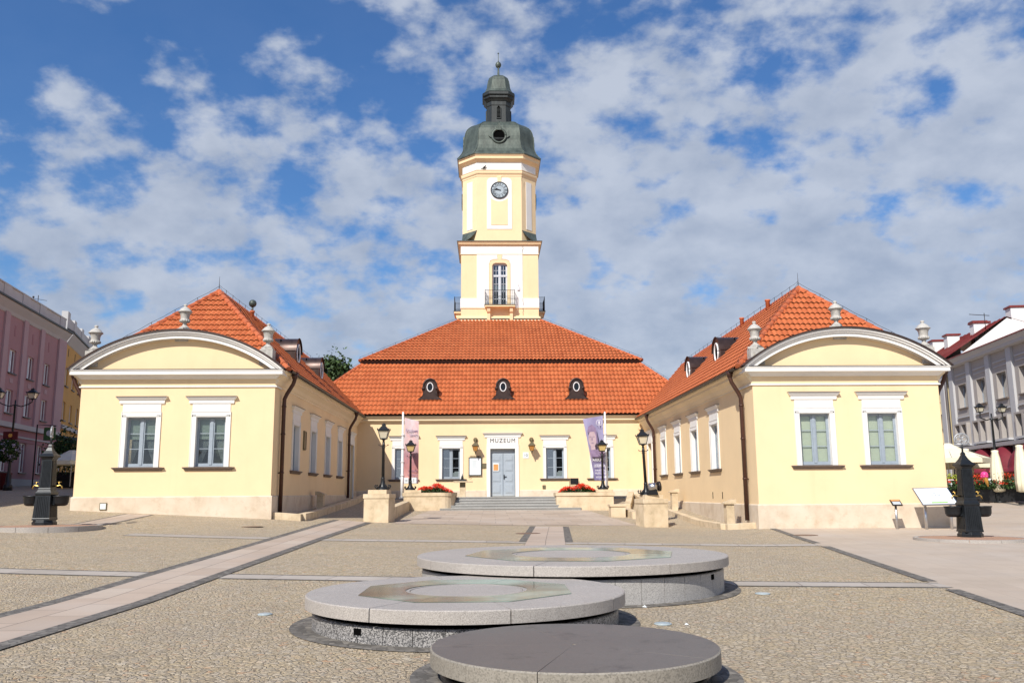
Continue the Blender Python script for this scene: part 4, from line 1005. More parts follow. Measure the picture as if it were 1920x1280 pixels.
for k in range(8):
    pts = [Vector((*oct_path(h + .015, (h + .015) * .405)[k], z)) for h, z in dome_prof[1:]]; mb.tube(pts, .028, 5)
mb.build('dome_seam', M['copper'], hall)
def lucarne(T):
    T = T @ Matrix.Translation((0, TH, 31.42)); m = MB(); y0 = -3.02; r = .50
    pts = [T @ Vector(((r + .07) * math.cos(2 * PI * k / 32), y0, (r * 1.06 + .07) * math.sin(2 * PI * k / 32))) for k in range(33)]; m.tube(pts, .105, 8)
    for s in (-1, 1):
        m.prism([T @ Vector(p) for p in ((s * .52, y0 - .05, .22), (s * .90, y0 - .05, .02), (s * .86, y0 - .05, -.06), (s * .60, y0 - .05, -.2))], T.to_3x3() @ Vector((0, .16, 0)))
    m.prism([T @ Vector(p) for p in ((-.17, y0 - .1, .5), (.17, y0 - .1, .5), (.22, y0 - .1, .78), (.10, y0 - .1, .86), (.07, y0 - .1, 1.12), (-.07, y0 - .1, 1.12), (-.10, y0 - .1, .86), (-.22, y0 - .1, .78))], T.to_3x3() @ Vector((0, .4, 0)))
    m.tube([T @ Vector((0, y0 - .02, .5)), T @ Vector((0, -2.6, 1.35)), T @ Vector((0, -1.9, 1.8))], .05, 6)
    l = m.build('round_lucarne', M['copper'], hall)
    m = MB(); m.prism([T @ Vector((r * math.cos(2 * PI * k / 32), y0 + .015, r * 1.06 * math.sin(2 * PI * k / 32))) for k in range(32)], T.to_3x3() @ Vector((0, .3, 0))); m.build('opening', M['room'], l)  # near-black disc on the dome, painting in the darkness of the hole
    m = MB()
    for z in (-.18, -.3): m.box(-.42, .42, y0 - .01, y0 + .02, z - .02, z + .02, M_=T)
    m.build('louvre', M['darkcopper'], l)
on_tower(lucarne)
mb = MB(); oct_lathe(mb, [(1.14, 33.28), (1.14, 33.42), (1.06, 33.47), (1.02, 35.08), (1.06, 35.12), (1.06, 35.50), (1.12, 35.55)]); ln = mb.build('lantern', M['darkcopper'], hall, recalc=False)
mb = MB(); oct_lathe(mb, [(1.10, 35.5), (1.18, 35.62), (1.30, 35.75), (1.30, 35.92), (1.42, 36.0), (1.42, 36.22), (1.33, 36.3)]); mb.build('lantern_cornice', M['darkcopper'], hall, recalc=False)
mb = MB(); lm = MB(); sl_ = MB()
def louv(T):
    T = T @ Matrix.Translation((0, TH - 1.03, 0))
    mb.prism([T @ Vector(p) for p in ((-.16, -.05, 33.98), (.16, -.05, 33.98), (.16, -.05, 34.85), (0, -.05, 35.05), (-.16, -.05, 34.85))], T.to_3x3() @ Vector((0, .06, 0)))
    for z in [34.03 + .12 * k for k in range(7)]: sl_.box(-.16, .16, -.09, -.05, z, z + .03, M_=T)
    for a, b in ((-.2, -.16), (.16, .2)): lm.box(a, b, -.1, .02, 33.92, 34.9, M_=T)
    lm.box(-.2, .2, -.1, .02, 33.86, 33.92, M_=T)
on_tower(louv); lo_ = lm.build('louvre_frame', M['darkcopper'], ln); sl_.build('louvre', M['darkcopper'], ln); mb.build('opening', M['room'], ln)
mb = MB()
oct_lathe(mb, [(1.39, 36.28), (1.24, 36.42), (1.11, 36.64), (1.03, 36.9), (.99, 37.25), (.93, 37.58), (.82, 37.9), (.60, 38.13), (.36, 38.22)]); mb.build('cap_dome', M['copper'], hall, recalc=False)
mb = MB(); mb.lathe([(.38, 38.2), (.38, 38.28), (.22, 38.35), (.10, 38.45), (.075, 39.05), (.10, 39.12)], CX, TY, 0, 14); mb.ball((CX, TY, 39.40), .265, 16, 10, sz=1.12)
mb.lathe([(.06, 39.66), (.03, 39.85), (.03, 40.45), (.0001, 40.5)], CX, TY, 0, 8); mb.ball((CX, TY, 40.52), .075, 8, 6); mb.build('finial', M['copper'], hall)
# balcony on the front and sides
def balcony(T):
    m = MB(); hw = 1.22; d = .64
    m.box(-hw, hw, -d, 0, 16.50, 16.64, M_=T); m.box(-hw - .04, hw + .04, -d - .04, 0, 16.64, 16.69, 1, M_=T)
    for s in (-1, 1):
        m.prism([T @ Vector((s * .92 - .13, y, z)) for y, z in ((-.0, 16.5), (-.46, 16.5), (-.5, 16.34), (-.44, 16.12), (-.32, 16.0), (-.28, 15.5), (-.2, 15.28), (0, 15.28))], T.to_3x3() @ Vector((.26, 0, 0)))
    b = m.build('balcony', [M['yellow'], M['copper']], hall, recalc=False)
    m = MB(); z0, z1 = 16.69, 17.86
    def bar(p, q, r=.016): m.tube([T @ Vector(p), T @ Vector(q)], r, 5)
    E = [(-hw + .03, -d + .03), (hw - .03, -d + .03)]
    for z in (z0 + .08, z1, z1 - .52): bar((E[0][0], 0, z), (E[0][0], E[0][1], z)); bar((E[1][0], 0, z), (E[1][0], E[1][1], z)); bar((*E[0], z), (*E[1], z), .02 if z == z1 else .014)
    for k in range(17): x = -hw + .03 + (2 * hw - .06) * k / 16; bar((x, E[0][1], z0), (x, E[0][1], z1), .011)
    for s in (-1, 1):
        for k in range(1, 7): y = -d * k / 7; bar((s * (hw - .03), y, z0), (s * (hw - .03), y, z1), .011)
        bar((s * (hw - .03), E[0][1], z0), (s * (hw - .03), E[0][1], z1 + .06), .022)
    m.tube([T @ Vector((.16 * math.cos(2 * PI * k / 20), E[0][1] - .02, 17.2 + .16 * math.sin(2 * PI * k / 20))) for k in range(21)], .02, 5)
    m.build('railing', M['iron'], b)
on_tower(balcony)
# crack down the tower's plaster and the lamp box beside the window
mb = MB(); x = CX + 1.90
zz = 29.4
for (z0, z1) in ((21.0, 21.7), (16.7, 17.2), (15.9, 16.5), (27.3, 27.75)):
    z = z0; xx = x + random.uniform(-.03, .03)
    while z < z1:
        x2 = x + random.uniform(-.05, .05); mb.quad((xx - .012, FY - .058, z), (xx + .012, FY - .058, z), (x2 + .012, FY - .058, z + .12), (x2 - .012, FY - .058, z + .12)); xx = x2; z += .12
mb.build('plaster_crack', M['brown'], hall, recalc=False)
mb = MB(); mb.box(CX + 1.42, CX + 1.62, FY - .14, FY - .04, 17.98, 18.32); mb.ball((CX + 1.5, FY - .12, 18.42), .06, 8, 6); mb.build('alarm_box', M['whitepaint'], hall, bevel=.01)
# ------------------------------------------------------------------ stairs, landing, ramp kerbs
st = thing('entrance_steps', (1.2, 52.5, .66), 'broad grey granite steps climbing to the museum door', 'steps')
n = 5; zf = .64; rise = (FL - zf) / n
for i in range(n):
    t_ = i / (n - 1); x0 = -2.85 + .95 * t_; x1 = 5.35 - 1.05 * t_; y0 = 51.4 + .42 * i
    mb = MB(); mb.box(x0, x1, y0, y0 + 1.2, zf - .3, zf + rise * (i + 1)); mb.box(x0 + .003, x1 - .003, y0 - .035, y0 + .3, zf + rise * (i + 1) - .05, zf + rise * (i + 1) + .002)
    mb.build('step', M['stepstone'], st, bevel=.008)
mb = MB()
for x in range(-9, 11):
    x0 = max(x, -8.72); x1 = min(x + 1, 10.34)
    if x0 >= -5.2 and x1 <= 7.4: mb.box(x0 + .004, x1 - .004, 53.5, 58.84, .4, FL)
    else: mb.box(x0 + .004, x1 - .004, 56.2, 58.84, .4, FL)
struct(mb.build('landing_paving', M['stepstone']))
def slope_wall(name, pts, w, h, mat, label, cat, cap=.0, group=None, n=14):
    """low wall along a ground polyline, top following the ground"""
    mb = MB(); P = []
    for a, b in zip(pts, pts[1:]):
        for i in range(n): P.append(Vector(a).lerp(Vector(b), i / n))
    P.append(Vector(pts[-1])); rows = []
    for i, p in enumerate(P):
        d = (P[min(i + 1, len(P) - 1)] - P[max(i - 1, 0)]).normalized(); s = Vector((d.y, -d.x)) * (w / 2)
        z = g(p.x, p.y); rows.append(mb.add([(p.x + s.x, p.y + s.y, z - .3), (p.x + s.x, p.y + s.y, z + h), (p.x - s.x, p.y - s.y, z + h), (p.x - s.x, p.y - s.y, z - .3)]))
    for a, b in zip(rows, rows[1:]):
        for k in range(3): mb.face((a[k], b[k], b[k + 1], a[k + 1]))
    mb.face(rows[0]); mb.face(rows[-1][::-1])
    return tag(mb.build(name, mat, None, bevel=.012), label, cat, group)
kl = [(-8.70, 36.35), (-7.55, 36.35)]
slope_wall('stone_kerb', [(-8.72, 36.3), (-7.6, 36.3)], .34, .27, M['sandstone'], 'short sandstone kerb end across the foot of the shaded left ramp', 'kerb', n=2)
slope_wall('stone_kerb', [(-7.62, 36.48), (-7.75, 46), (-7.9, 56.4)], .32, .28, M['sandstone'], 'long low sandstone kerb running up the ramp beside the shaded left wing', 'kerb')
slope_wall('stone_kerb', [(9.25, 34.55), (10.36, 34.55)], .34, .22, M['sandstone'], 'short sandstone kerb end at the sunlit right wing corner', 'kerb', n=2)
slope_wall('stone_kerb', [(9.22, 34.73), (9.3, 44), (9.4, 56.4)], .30, .22, M['sandstone'], 'long low sandstone kerb running up the ramp beside the sunlit right wing', 'kerb')
slope_wall('low_wall', [(-4.62, 39.9), (-4.72, 47), (-4.8, 51.4)], .42, .55, M['sandstone'], 'low sandstone wall between the left lamp pedestal and the left flower planter', 'wall')
slope_wall('low_wall', [(7.35, 44.2), (7.3, 51.5)], .42, .34, M['sandstone'], 'low sandstone wall behind the right lamp pedestal', 'wall')
slope_wall('low_wall', [(7.9, 50.5), (9.0, 56)], .35, .42, M['sandstone'], 'slanting sandstone coping beside the right flower planter', 'wall')
mb = MB(); mb.box(6.25, 7.0, 45.4, 46.3, .2, .92); mb.box(6.20, 7.05, 45.35, 46.35, .92, 1.04); tag(mb.build('stone_block', M['sandstone'], bevel=.015), 'small square sandstone block on the paving left of the right lamp pedestal', 'stone block')
# ------------------------------------------------------------------ lamp posts
def rot2(M_, pts): return [M_ @ Vector(p) for p in pts]
def lantern_part(root, z, h, w, glass, claws=False):
    """four sided tapering lantern with ogee roof; bottom at z"""
    b, t_ = w * .30, w * .5
    gz0, gz1 = z + h * .12, z + h * .56
    mb = MB()
    A = mb.add([(sx * b * .95, sy * b * .95, gz0) for sx, sy in ((-1, -1), (1, -1), (1, 1), (-1, 1))]); B = mb.add([(sx * t_ * .92, sy * t_ * .92, gz1) for sx, sy in ((-1, -1), (1, -1), (1, 1), (-1, 1))])
    for k in range(4): mb.face((A[k], A[(k + 1) % 4], B[(k + 1) % 4], B[k]))
    mb.face(A[::-1]); mb.build('lantern_glass', M[glass], root)
    mb = MB()
    for sx, sy in ((-1, -1), (1, -1), (1, 1), (-1, 1)): mb.tube([(sx * b, sy * b, gz0), (sx * t_, sy * t_, gz1)], .016, 5)
    for zz, q in ((gz0, b), (gz1, t_)):
        mb.sweep([(-q, -q), (q, -q), (q, q), (-q, q)], [(-.03, zz - .02), (.02, zz - .02), (.02, zz + .02), (-.03, zz + .02), (-.03, zz - .02)], closed=True)
    mb.lathe([(.03, z), (.05, z + h * .03), (.12 * w / .48, z + h * .09), (b * 1.2, gz0)], n=10)
    mb.build('lantern_frame', M['iron'], root, recalc=False)
    mb = MB()
    def sqr(q, zz): return mb.add([(sx * q, sy * q, zz) for sx, sy in ((-1, -1), (1, -1), (1, 1), (-1, 1))])
    R = [sqr(q, zz) for q, zz in ((t_ * 1.16, gz1 + .01), (t_ * 1.16, gz1 + .04), (t_ * .95, gz1 + h * .07), (t_ * .72, gz1 + h * .14), (t_ * .55, gz1 + h * .20), (t_ * .36, gz1 + h * .25), (t_ * .34, gz1 + h * .31), (t_ * .42, gz1 + h * .32), (t_ * .42, gz1 + h * .335), (t_ * .2, gz1 + h * .36))]
    for a, c in zip(R, R[1:]):
        for k in range(4): mb.face((a[k], a[(k + 1) % 4], c[(k + 1) % 4], c[k]))
    mb.face(R[0][::-1]); mb.face(R[-1])
    mb.lathe([(.03, gz1 + h * .35), (.035, gz1 + h * .38), (.015, gz1 + h * .41), (.008, gz1 + h * .46)], n=8)
    for sx, sy in ((-1, -1), (1, -1), (1, 1), (-1, 1)): mb.lathe([(.018, 0), (.026, .03), (.006, .075)], sx * t_ * 1.12, sy * t_ * 1.12, gz1 + .03, 6)
    mb.build('lantern_roof', M['iron'], root, recalc=False)
def lamp_post(loc, H, w, glass, label, lanh):
    r = thing('lamp_post', loc, label, 'street lamp', 'black iron lamp posts of the museum court')
    zp = H - lanh
    def P(mb, nm):
        mb.v = [(x + loc[0], y + loc[1], z + loc[2]) for x, y, z in mb.v]; return mb.build(nm, M['iron'], r, recalc=False)
    mb = MB(); mb.lathe([(.30, 0), (.30, .04), (.17, .10), (.15, .14), (.12, .24), (.10, .34), (.085, .46), (.095, .5), (.07, .56)], n=16)
    for k in range(4):
        a = PI / 4 + k * PI / 2; c, s = math.cos(a), math.sin(a)
        mb.tube([(.10 * c, .10 * s, .26), (.22 * c, .22 * s, .13), (.34 * c, .34 * s, .07), (.42 * c, .42 * s, .10), (.44 * c, .44 * s, .18), (.39 * c, .39 * s, .21)], .028, 6)
    P(mb, 'base')
    mb = MB(); mb.lathe([(.07, .54), (.062, zp * .9), (.075, zp * .91), (.062, zp * .93), (.05, zp)], n=14); mb.lathe([(.09, zp * .86), (.09, zp * .875)], n=14); P(mb, 'pole')
    mb = MB()
    for s in (-1, 1): mb.tube([(0, 0, zp * .9), (s * .15, 0, zp * .9), (s * .2, 0, zp * .92)], .014, 5); mb.ball((s * .2, 0, zp * .92), .028, 6, 5)
    P(mb, 'ladder_bar')
    # lantern built at origin then shifted
    k0 = set(r.children); old = r.location.copy(); r.location = (0, 0, 0); lantern_part(r, zp, lanh, w, glass); r.location = old
    return r
LPZ = 1.40
pedL = at(708, 977, 39); pedL.z = g(pedL.x, pedL.y); pedR = at(1227, 987, 39); pedR.z = g(pedR.x, pedR.y)
def pedestal(p, rz, label):
    r = thing('stone_pedestal', (p.x, p.y + .55, p.z), label, 'pedestal', 'sandstone lamp pedestals of the court', rz)
    o = r.location; R = Matrix.Translation(o)
    for nm, h, z0, z1, bev in (('pedestal_block', .56, -.3, 1.02, .015), ('pedestal_cap', .59, 1.025, 1.22, .015), ('pedestal_step', .42, 1.223, 1.40, .012)):
        mb = MB(); mb.box(-h, h, -h, h, z0, z1, M_=R); mb.build(nm, M['sandstone'], r, bevel=bev)
    return r
pl_ = pedestal(pedL, rad(-8), 'square sandstone pedestal at the left front of the museum court'); pr_ = pedestal(pedR, rad(10), 'square sandstone pedestal with floodlight at the right front of the museum court')
lamp_post((pedL.x + .14, pedL.y + .5, pedL.z + 1.40), 2.98, .46, 'lampglass', 'tall black lamp post with pale glass on the left sandstone pedestal', .82)
lr_ = lamp_post((pedR.x - .20, pedR.y + .6, pedR.z + 1.40), 2.98, .46, 'lampglass', 'tall black lamp post with pale glass leaning on the right sandstone pedestal', .82); lr_.rotation_euler = (0, rad(-2.2), 0)
fl = thing('floodlight', (pedR.x + .02, pedR.y + .15, pedR.z + 1.40), 'steel drum floodlight on a black bracket on the right pedestal', 'floodlight'); o = fl.location
mb = MB(); mb.prism([(o.x - .28, o.y - .1, o.z), (o.x + .22, o.y - .1, o.z), (o.x + .16, o.y - .1, o.z + .22), (o.x - .16, o.y - .1, o.z + .22)], (0, .3, 0)); mb.build('bracket', M['black'], fl)
mb = MB(); mb.tube([(o.x - .18, o.y, o.z + .34), (o.x + .24, o.y + .05, o.z + .37)], .17, 16); mb.build('lamp_drum', M['steel'], fl)
mb = MB(); mb.tube([(o.x + .24, o.y + .05, o.z + .37), (o.x + .34, o.y + .06, o.z + .38)], .22, 16); mb.build('lamp_hood', M['darkmetal'], fl)
# ------------------------------------------------------------------ planters with geraniums
def planter(poly, zt, label, blk):
    mb = MB(); x0 = sum(p[0] for p in poly) / len(poly); y0 = sum(p[1] for p in poly) / len(poly)
    r = thing('stone_planter', (x0, y0, .6), label, 'planter', 'sandstone flower planters beside the steps')
    mb.prism([(x, y, .2) for x, y in poly], (0, 0, zt - .2 - .2)); mb.build('planter_wall', M['sandstone'], r, bevel=.01)
    mb = MB(); out = [(x0 + (x - x0) * 1.03, y0 + (y - y0) * 1.06) for x, y in poly]; inn = [(x0 + (x - x0) * .90, y0 + (y - y0) * .80) for x, y in poly]
    n = len(poly)
    for za, zb2 in ((zt - .198, zt),):
        a = mb.add([(x, y, za) for x, y in out]); b = mb.add([(x, y, zb2) for x, y in out]); c = mb.add([(x, y, zb2) for x, y in inn]); d = mb.add([(x, y, za) for x, y in inn])
        for k in range(n):
            k2 = (k + 1) % n; mb.face((a[k], a[k2], b[k2], b[k])); mb.face((b[k], b[k2], c[k2], c[k])); mb.face((c[k], c[k2], d[k2], d[k])); mb.face((d[k], d[k2], a[k2], a[k]))
    mb.build('planter_cap', M['sandstone'], r)
    mb = MB(); mb.poly([(x, y, zt - .06) for x, y in inn]); mb.build('soil', M['bark'], r)
    mb = MB(); bx, by = blk; mb.box(bx - .5, bx + .5, by - .45, by + .45, zt + .003, zt + .16); mb.build('lamp_block', M['sandstone'], r, bevel=.012)
    return r
pq = [(-4.95, 51.5), (-2.75, 51.5)] + [(-2.75 + .75 * math.sin(a), 52.5 - 1.0 * math.cos(a)) for a in [PI / 2 * k / 6 for k in range(1, 7)]] + [(-1.95, 53.6), (-4.95, 53.6)]
planter(pq, 1.70, 'sandstone planter with rounded end left of the steps', (-4.45, 52.1))
pq2 = [(3.95, 51.9), (4.5, 51.45), (7.25, 51.45), (7.25, 53.6), (3.95, 53.6)]
planter(pq2, 1.66, 'straight sandstone planter right of the steps', (6.75, 52.1))
def quads_cloud(mb, n, pos, size, mi, up=.4):
    for _ in range(n):
        p = pos(); s = size * random.uniform(.6, 1.3)
        d = Vector((random.gauss(0, 1), random.gauss(0, 1), random.gauss(0, 1) + up)).normalized(); a = d.orthogonal().normalized(); b = d.cross(a)
        th = random.uniform(0, 2 * PI); a, b = a * math.cos(th) + b * math.sin(th), b * math.cos(th) - a * math.sin(th)
        mb.face(mb.add((p - a * s, p - b * s * .6, p + a * s, p + b * s * .6)), mi, random.random())
def bed(x0, x1, y0, y1, z, hmax, label, nm='geraniums', pinks=()):
    mb = MB()
    def hgt(x): u = (x - x0) / (x1 - x0); return hmax * (math.sin(PI * min(1, max(0, u))) ** .6) * (.85 + .15 * math.sin(u * 13))
    def low(): x = random.uniform(x0, x1); y = random.uniform(y0, y1); return Vector((x, y, z + hgt(x) * random.uniform(0, .72)))
    def top(f=None):
        x = random.uniform(x0, x1) if f is None else random.gauss(f, .18); y = random.uniform(y0, y1); return Vector((x, y, z + hgt(x) * random.uniform(.62, 1.05)))
    n = int(900 * (x1 - x0)); quads_cloud(mb, n, low, .05, 0)
    for _ in range(int(150 * (x1 - x0))):
        c = top(); quads_cloud(mb, 14, lambda: c + Vector((random.gauss(0, .045), random.gauss(0, .045), random.gauss(0, .03))), .035, 1, .8)
    for f in pinks:
        for _ in range(10):
            c = top(f); quads_cloud(mb, 14, lambda: c + Vector((random.gauss(0, .045), random.gauss(0, .045), random.gauss(0, .03))), .035, 2, .8)
    return tag(mb.build(nm, [M['leaf'], M['red'], M['pink']], recalc=False), label, 'flowers', kind='stuff')
bed(-4.3, -2.15, 51.75, 53.2, 1.64, .56, 'red and pink geraniums filling the left planter', pinks=(-3.7, -2.6))
bed(4.15, 6.5, 51.75, 53.2, 1.60, .54, 'red and pink geraniums filling the right planter', pinks=(5.1,))
lamp_post((-4.62, 52.1, 1.86), 2.95, .52, 'lampyellow', 'black lamp post with yellow glass on the left planter, before the pale banner', .80)
lamp_post((6.72, 52.1, 1.82), 2.95, .52, 'lampyellow', 'black lamp post with yellow glass on the right planter, before the violet banner', .80)
bx = thing('floodlight_box', (5.12, 52.9, 1.9), 'black box floodlight standing in the right geranium bed', 'floodlight'); o = bx.location
mb = MB(); mb.box(o.x - .24, o.x + .24, o.y - .12, o.y + .12, o.z + .22, o.z + .60, M_=Matrix.Identity(4)); mb.build('lamp_housing', M['black'], bx, bevel=.015)
mb = MB(); mb.box(o.x - .30, o.x - .27, o.y - .02, o.y + .02, o.z - .35, o.z + .42); mb.box(o.x + .27, o.x + .30, o.y - .02, o.y + .02, o.z - .35, o.z + .42); mb.box(o.x - .27, o.x + .27, o.y - .02, o.y + .02, o.z + .14, o.z + .18); mb.build('bracket', M['black'], bx)
# ------------------------------------------------------------------ banners on white poles
def cloth(mb, tl, tr, br, bl, wave, nx=16, nz=40, mi=None):
    rows = []
    for j in range(nz + 1):
        t_ = j / nz; row = []
        for i in range(nx + 1):
            s = i / nx; p = (tl * (1 - s) + tr * s) * (1 - t_) + (bl * (1 - s) + br * s) * t_
            row.append((p.x, p.y + wave * s * math.sin(s * 5 + t_ * 3.2), p.z))
        rows.append(row)
    for j in range(nz):
        for i in range(nx):
            q = mb.add((rows[j][i], rows[j][i + 1], rows[j + 1][i + 1], rows[j + 1][i])); mb.face(q, 0, .5, True, [(a / nx, 1 - b / nz) for a, b in ((i, j), (i + 1, j), (i + 1, j + 1), (i, j + 1))])
def banner_mat(name, stops, blotch, amt):
    t = NT(name); sp_ = t.n('ShaderNodeSeparateXYZ'); t.l(t.c['UV'], sp_.inputs[0])
    c = t.ramp(sp_.outputs[1], stops); c = t.mix(t.ramp(t.noise(3.2, 6, .65, t.map('UV', (1, 2.4, 1))), [(.42, 0.0), (.68, amt)]), c, blotch); return t.set(c, .8, 0, .2)
M['banner1'] = banner_mat('pale_pink_banner', [(0, (.62, .42, .38)), (.09, (.58, .33, .30)), (.24, (.42, .20, .20)), (.44, (.35, .20, .24)), (.6, (.60, .47, .47)), (1, (.62, .54, .56))], (.70, .30, .28), .55)
M['banner2'] = banner_mat('violet_banner', [(0, (.22, .20, .38)), (.28, (.24, .21, .37)), (.42, (.35, .23, .33)), (.60, (.29, .27, .43)), (1, (.33, .30, .48))], (.40, .39, .54), .5)
M['skinpaint'] = plain('pale_rose_print', (.47, .35, .38), .8, .12, 3); M['hairpaint'] = plain('violet_brown_print', (.25, .18, .29), .8, .2, 4)
def pole(x, y, z, H, label):
    r = thing('banner_pole', (x, y, z), label, 'flagpole', 'white banner poles beside the steps')
    mb = MB(); mb.lathe([(.095, 0), (.095, 1.2), (.085, 1.25), (.06, H), (.03, H + .08)], x, y, z, 14)
    mb.build('pole', M['whitepaint'], r)
    for zz in (1.3, 2.1, 2.9, 3.7): mb = MB(); mb.lathe([(.11, zz), (.11, zz + .06)], x, y, z, 12); mb.build('clamp', M['whitepaint'], r)
    mb = MB(); mb.box(x - .16, x + .16, y - .16, y + .16, z - .02, z + .05); mb.build('foot_plate', M['steel'], r); return r
pole(-5.18, 52.9, 1.40, 5.05, 'white banner pole left of the steps, carrying the pale pink banner')
pole(7.05, 52.9, 1.40, 5.0, 'white banner pole right of the steps, carrying the violet banner')
b1 = thing('exhibition_banner', (-5.1, 52.9, 2.0), 'pale pink exhibition banner with dark brush lettering hanging on the left pole', 'banner')
mb = MB(); cloth(mb, Vector((-5.08, 52.9, 6.18)), Vector((-4.22, 52.86, 5.95)), Vector((-4.22, 52.9, 2.24)), Vector((-5.1, 52.9, 2.24)), .06); mb.build('cloth', M['banner1'], b1, recalc=False)
def btext(par, items, x, y, rz=0, mat='ink', nm='lettering', mirror=False):
    mb = MB()
    for s, dx_, z, size, sx in items:
        T = wallM(x + dx_, y, z, rz) @ (Matrix.Rotation(rad(-4), 4, 'Z') if not mirror else Matrix.Identity(4)) @ Matrix.Scale(-1 if mirror else 1, 4, (1, 0, 0)); text_mesh(mb, s, T, size, depth=.003, sx=sx)
    return mb.build(nm, M[mat], par, recalc=False)
btext(b1, [('Kmułowe', .02, 5.38, .30, .62), ('OBRAZY', .12, 5.10, .17, .8)], -4.66, 52.80, mat='hairpaint')
btext(b1, [('MUZEUM', .1, 2.98, .15, .9), ('WYSTAWA', .1, 2.74, .14, .9)], -4.66, 52.82, mat='hairpaint')
mb = MB(); mb.box(-4.74, -4.26, 52.80, 52.815, 2.26, 2.60); mb.box(-5.06, -4.80, 52.80, 52.815, 2.26, 2.60); mb.box(-4.52, -4.46, 52.79, 52.80, 2.35, 2.54, 1); mb.box(-4.99, -4.86, 52.79, 52.80, 2.38, 2.48, 1); mb.build('sponsor_strip', [M['paper'], M['greyink']], b1)
b2 = thing('exhibition_banner', (7.0, 52.9, 2.4), 'violet exhibition banner with a face, blown askew and read from behind on the right pole', 'banner')
tl, tr, br, bl = Vector((5.68, 52.7, 6.02)), Vector((6.92, 52.88, 6.25)), Vector((6.98, 52.9, 2.36)), Vector((6.32, 52.8, 2.36))
mb = MB(); rows = []
for j in range(41):
    t_ = j / 40; l = tl.lerp(bl, t_); 
    l.x = tl.x + (bl.x - tl.x) * (t_ ** .95) ; r_ = tr.lerp(br, t_); rows.append([(l.lerp(r_, i / 16).x, l.lerp(r_, i / 16).y - .05 * math.sin(i / 16 * 5 + t_ * 3), l.lerp(r_, i / 16).z) for i in range(17)])
for j in range(40):
    for i in range(16):
        q = mb.add((rows[j][i], rows[j][i + 1], rows[j + 1][i + 1], rows[j + 1][i])); mb.face(q, 0, .5, True, [(a / 16, 1 - b / 40) for a, b in ((i, j), (i + 1, j), (i + 1, j + 1), (i, j + 1))])
mb.build('cloth', M['banner2'], b2, recalc=False)
def flat_shape(mb, pts, y, mi=0): mb.prism([(x, y, z) for x, z in pts], (0, .008, 0), mi)
mb = MB()
flat_shape(mb, [(6.22 + .27 * math.cos(a) * (1 if math.cos(a) > 0 else .85), 4.86 + .52 * math.sin(a)) for a in [2 * PI * k / 26 for k in range(26)]], 52.60, 0)
flat_shape(mb, [(6.10, 4.5), (6.36, 4.5), (6.40, 4.15), (6.14, 4.15)], 52.605, 0)
flat_shape(mb, [(5.92, 5.15), (5.98, 5.55), (6.2, 5.68), (6.42, 5.5), (6.5, 5.1), (6.56, 4.5), (6.47, 4.4), (6.44, 5.0), (6.34, 5.26), (6.05, 5.24)], 52.593, 1)
for x in (6.10, 6.31): flat_shape(mb, [(x - .065, 4.95), (x, 4.975), (x + .065, 4.95), (x, 4.925)], 52.588, 1)
flat_shape(mb, [(6.19, 4.95), (6.215, 4.95), (6.235, 4.74), (6.17, 4.73)], 52.588, 1); flat_shape(mb, [(6.12, 4.58), (6.21, 4.605), (6.30, 4.58), (6.21, 4.555)], 52.588, 1)
flat_shape(mb, [(6.08, 4.15), (6.46, 4.2), (6.7, 3.95), (6.75, 3.75), (6.15, 3.75)], 52.60, 1)
mb.build('printed_portrait', [M['skinpaint'], M['hairpaint']], b2, recalc=False)
mb = MB(); mb.tube([(6.66 + .17 * math.cos(2 * PI * k / 24), 52.70, 5.80 + .17 * math.sin(2 * PI * k / 24)) for k in range(25)], .012, 4); mb.box(6.63, 6.69, 52.69, 52.70, 5.70, 5.90); mb.build('emblem', M['whitepaint'], b2)
btext(b2, [('MODERA!', -.0, 3.58, .27, .72), ('NIEPODLI', .03, 3.22, .25, .62), ('WYSTAWY', .08, 2.95, .15, .9), ('W MUZEUM', .08, 2.78, .15, .8), ('BIAŁYSTOK', .08, 2.55, .14, .8)], 6.60, 52.72, mat='whitepaint', mirror=True)
# ------------------------------------------------------------------ things on and by the main wall
def wall_lantern(x, label):
    r = thing('wall_lantern', (x, MY, 4.85), label, 'wall lamp', 'wall lanterns flanking the museum door'); y = MY - .48
    mb = MB(); mb.tube([(x, MY, 5.18), (x, MY - .08, 5.18)], .15, 16); mb.ball((x, MY - .1, 5.18), .09, 10, 8); mb.tube([(x, MY - .08, 5.20), (x, MY - .25, 5.22), (x, y, 5.12), (x, y, 4.98)], .025, 6); mb.build('bracket', M['bronze'], r)
    def sq_(mb, q, z): return mb.add([(x + sx * q, y + sy * q, z) for sx, sy in ((-1, -1), (1, -1), (1, 1), (-1, 1))])
    mb = MB(); R = [sq_(mb, q, z) for q, z in ((.24, 4.75), (.24, 4.78), (.15, 4.88), (.07, 4.96), (.04, 5.0))]
    for a, c in zip(R, R[1:]):
        for k in range(4): mb.face((a[k], a[(k + 1) % 4], c[(k + 1) % 4], c[k]))
    mb.face(R[0][::-1]); mb.face(R[-1])
    for sx, sy in ((-1, -1), (1, -1), (1, 1), (-1, 1)): mb.tube([(x + sx * .20, y + sy * .20, 4.75), (x + sx * .11, y + sy * .11, 4.42)], .014, 4)
    mb.lathe([(.12, 4.42), (.06, 4.36), (.03, 4.28), (.04, 4.24), (.0001, 4.18)], x, y, 0, 8); mb.build('lantern_frame', M['bronze'], r, recalc=False)
    mb = MB(); a = sq_(mb, .10, 4.43); b = sq_(mb, .185, 4.745)
    for k in range(4): mb.face((a[k], a[(k + 1) % 4], b[(k + 1) % 4], b[k]))
    mb.build('lantern_glass', M['amber'], r)
wall_lantern(CX - 1.82, 'amber wall lantern on the yellow wall left of the museum door'); wall_lantern(CX + 1.93, 'amber wall lantern on the yellow wall right of the museum door')
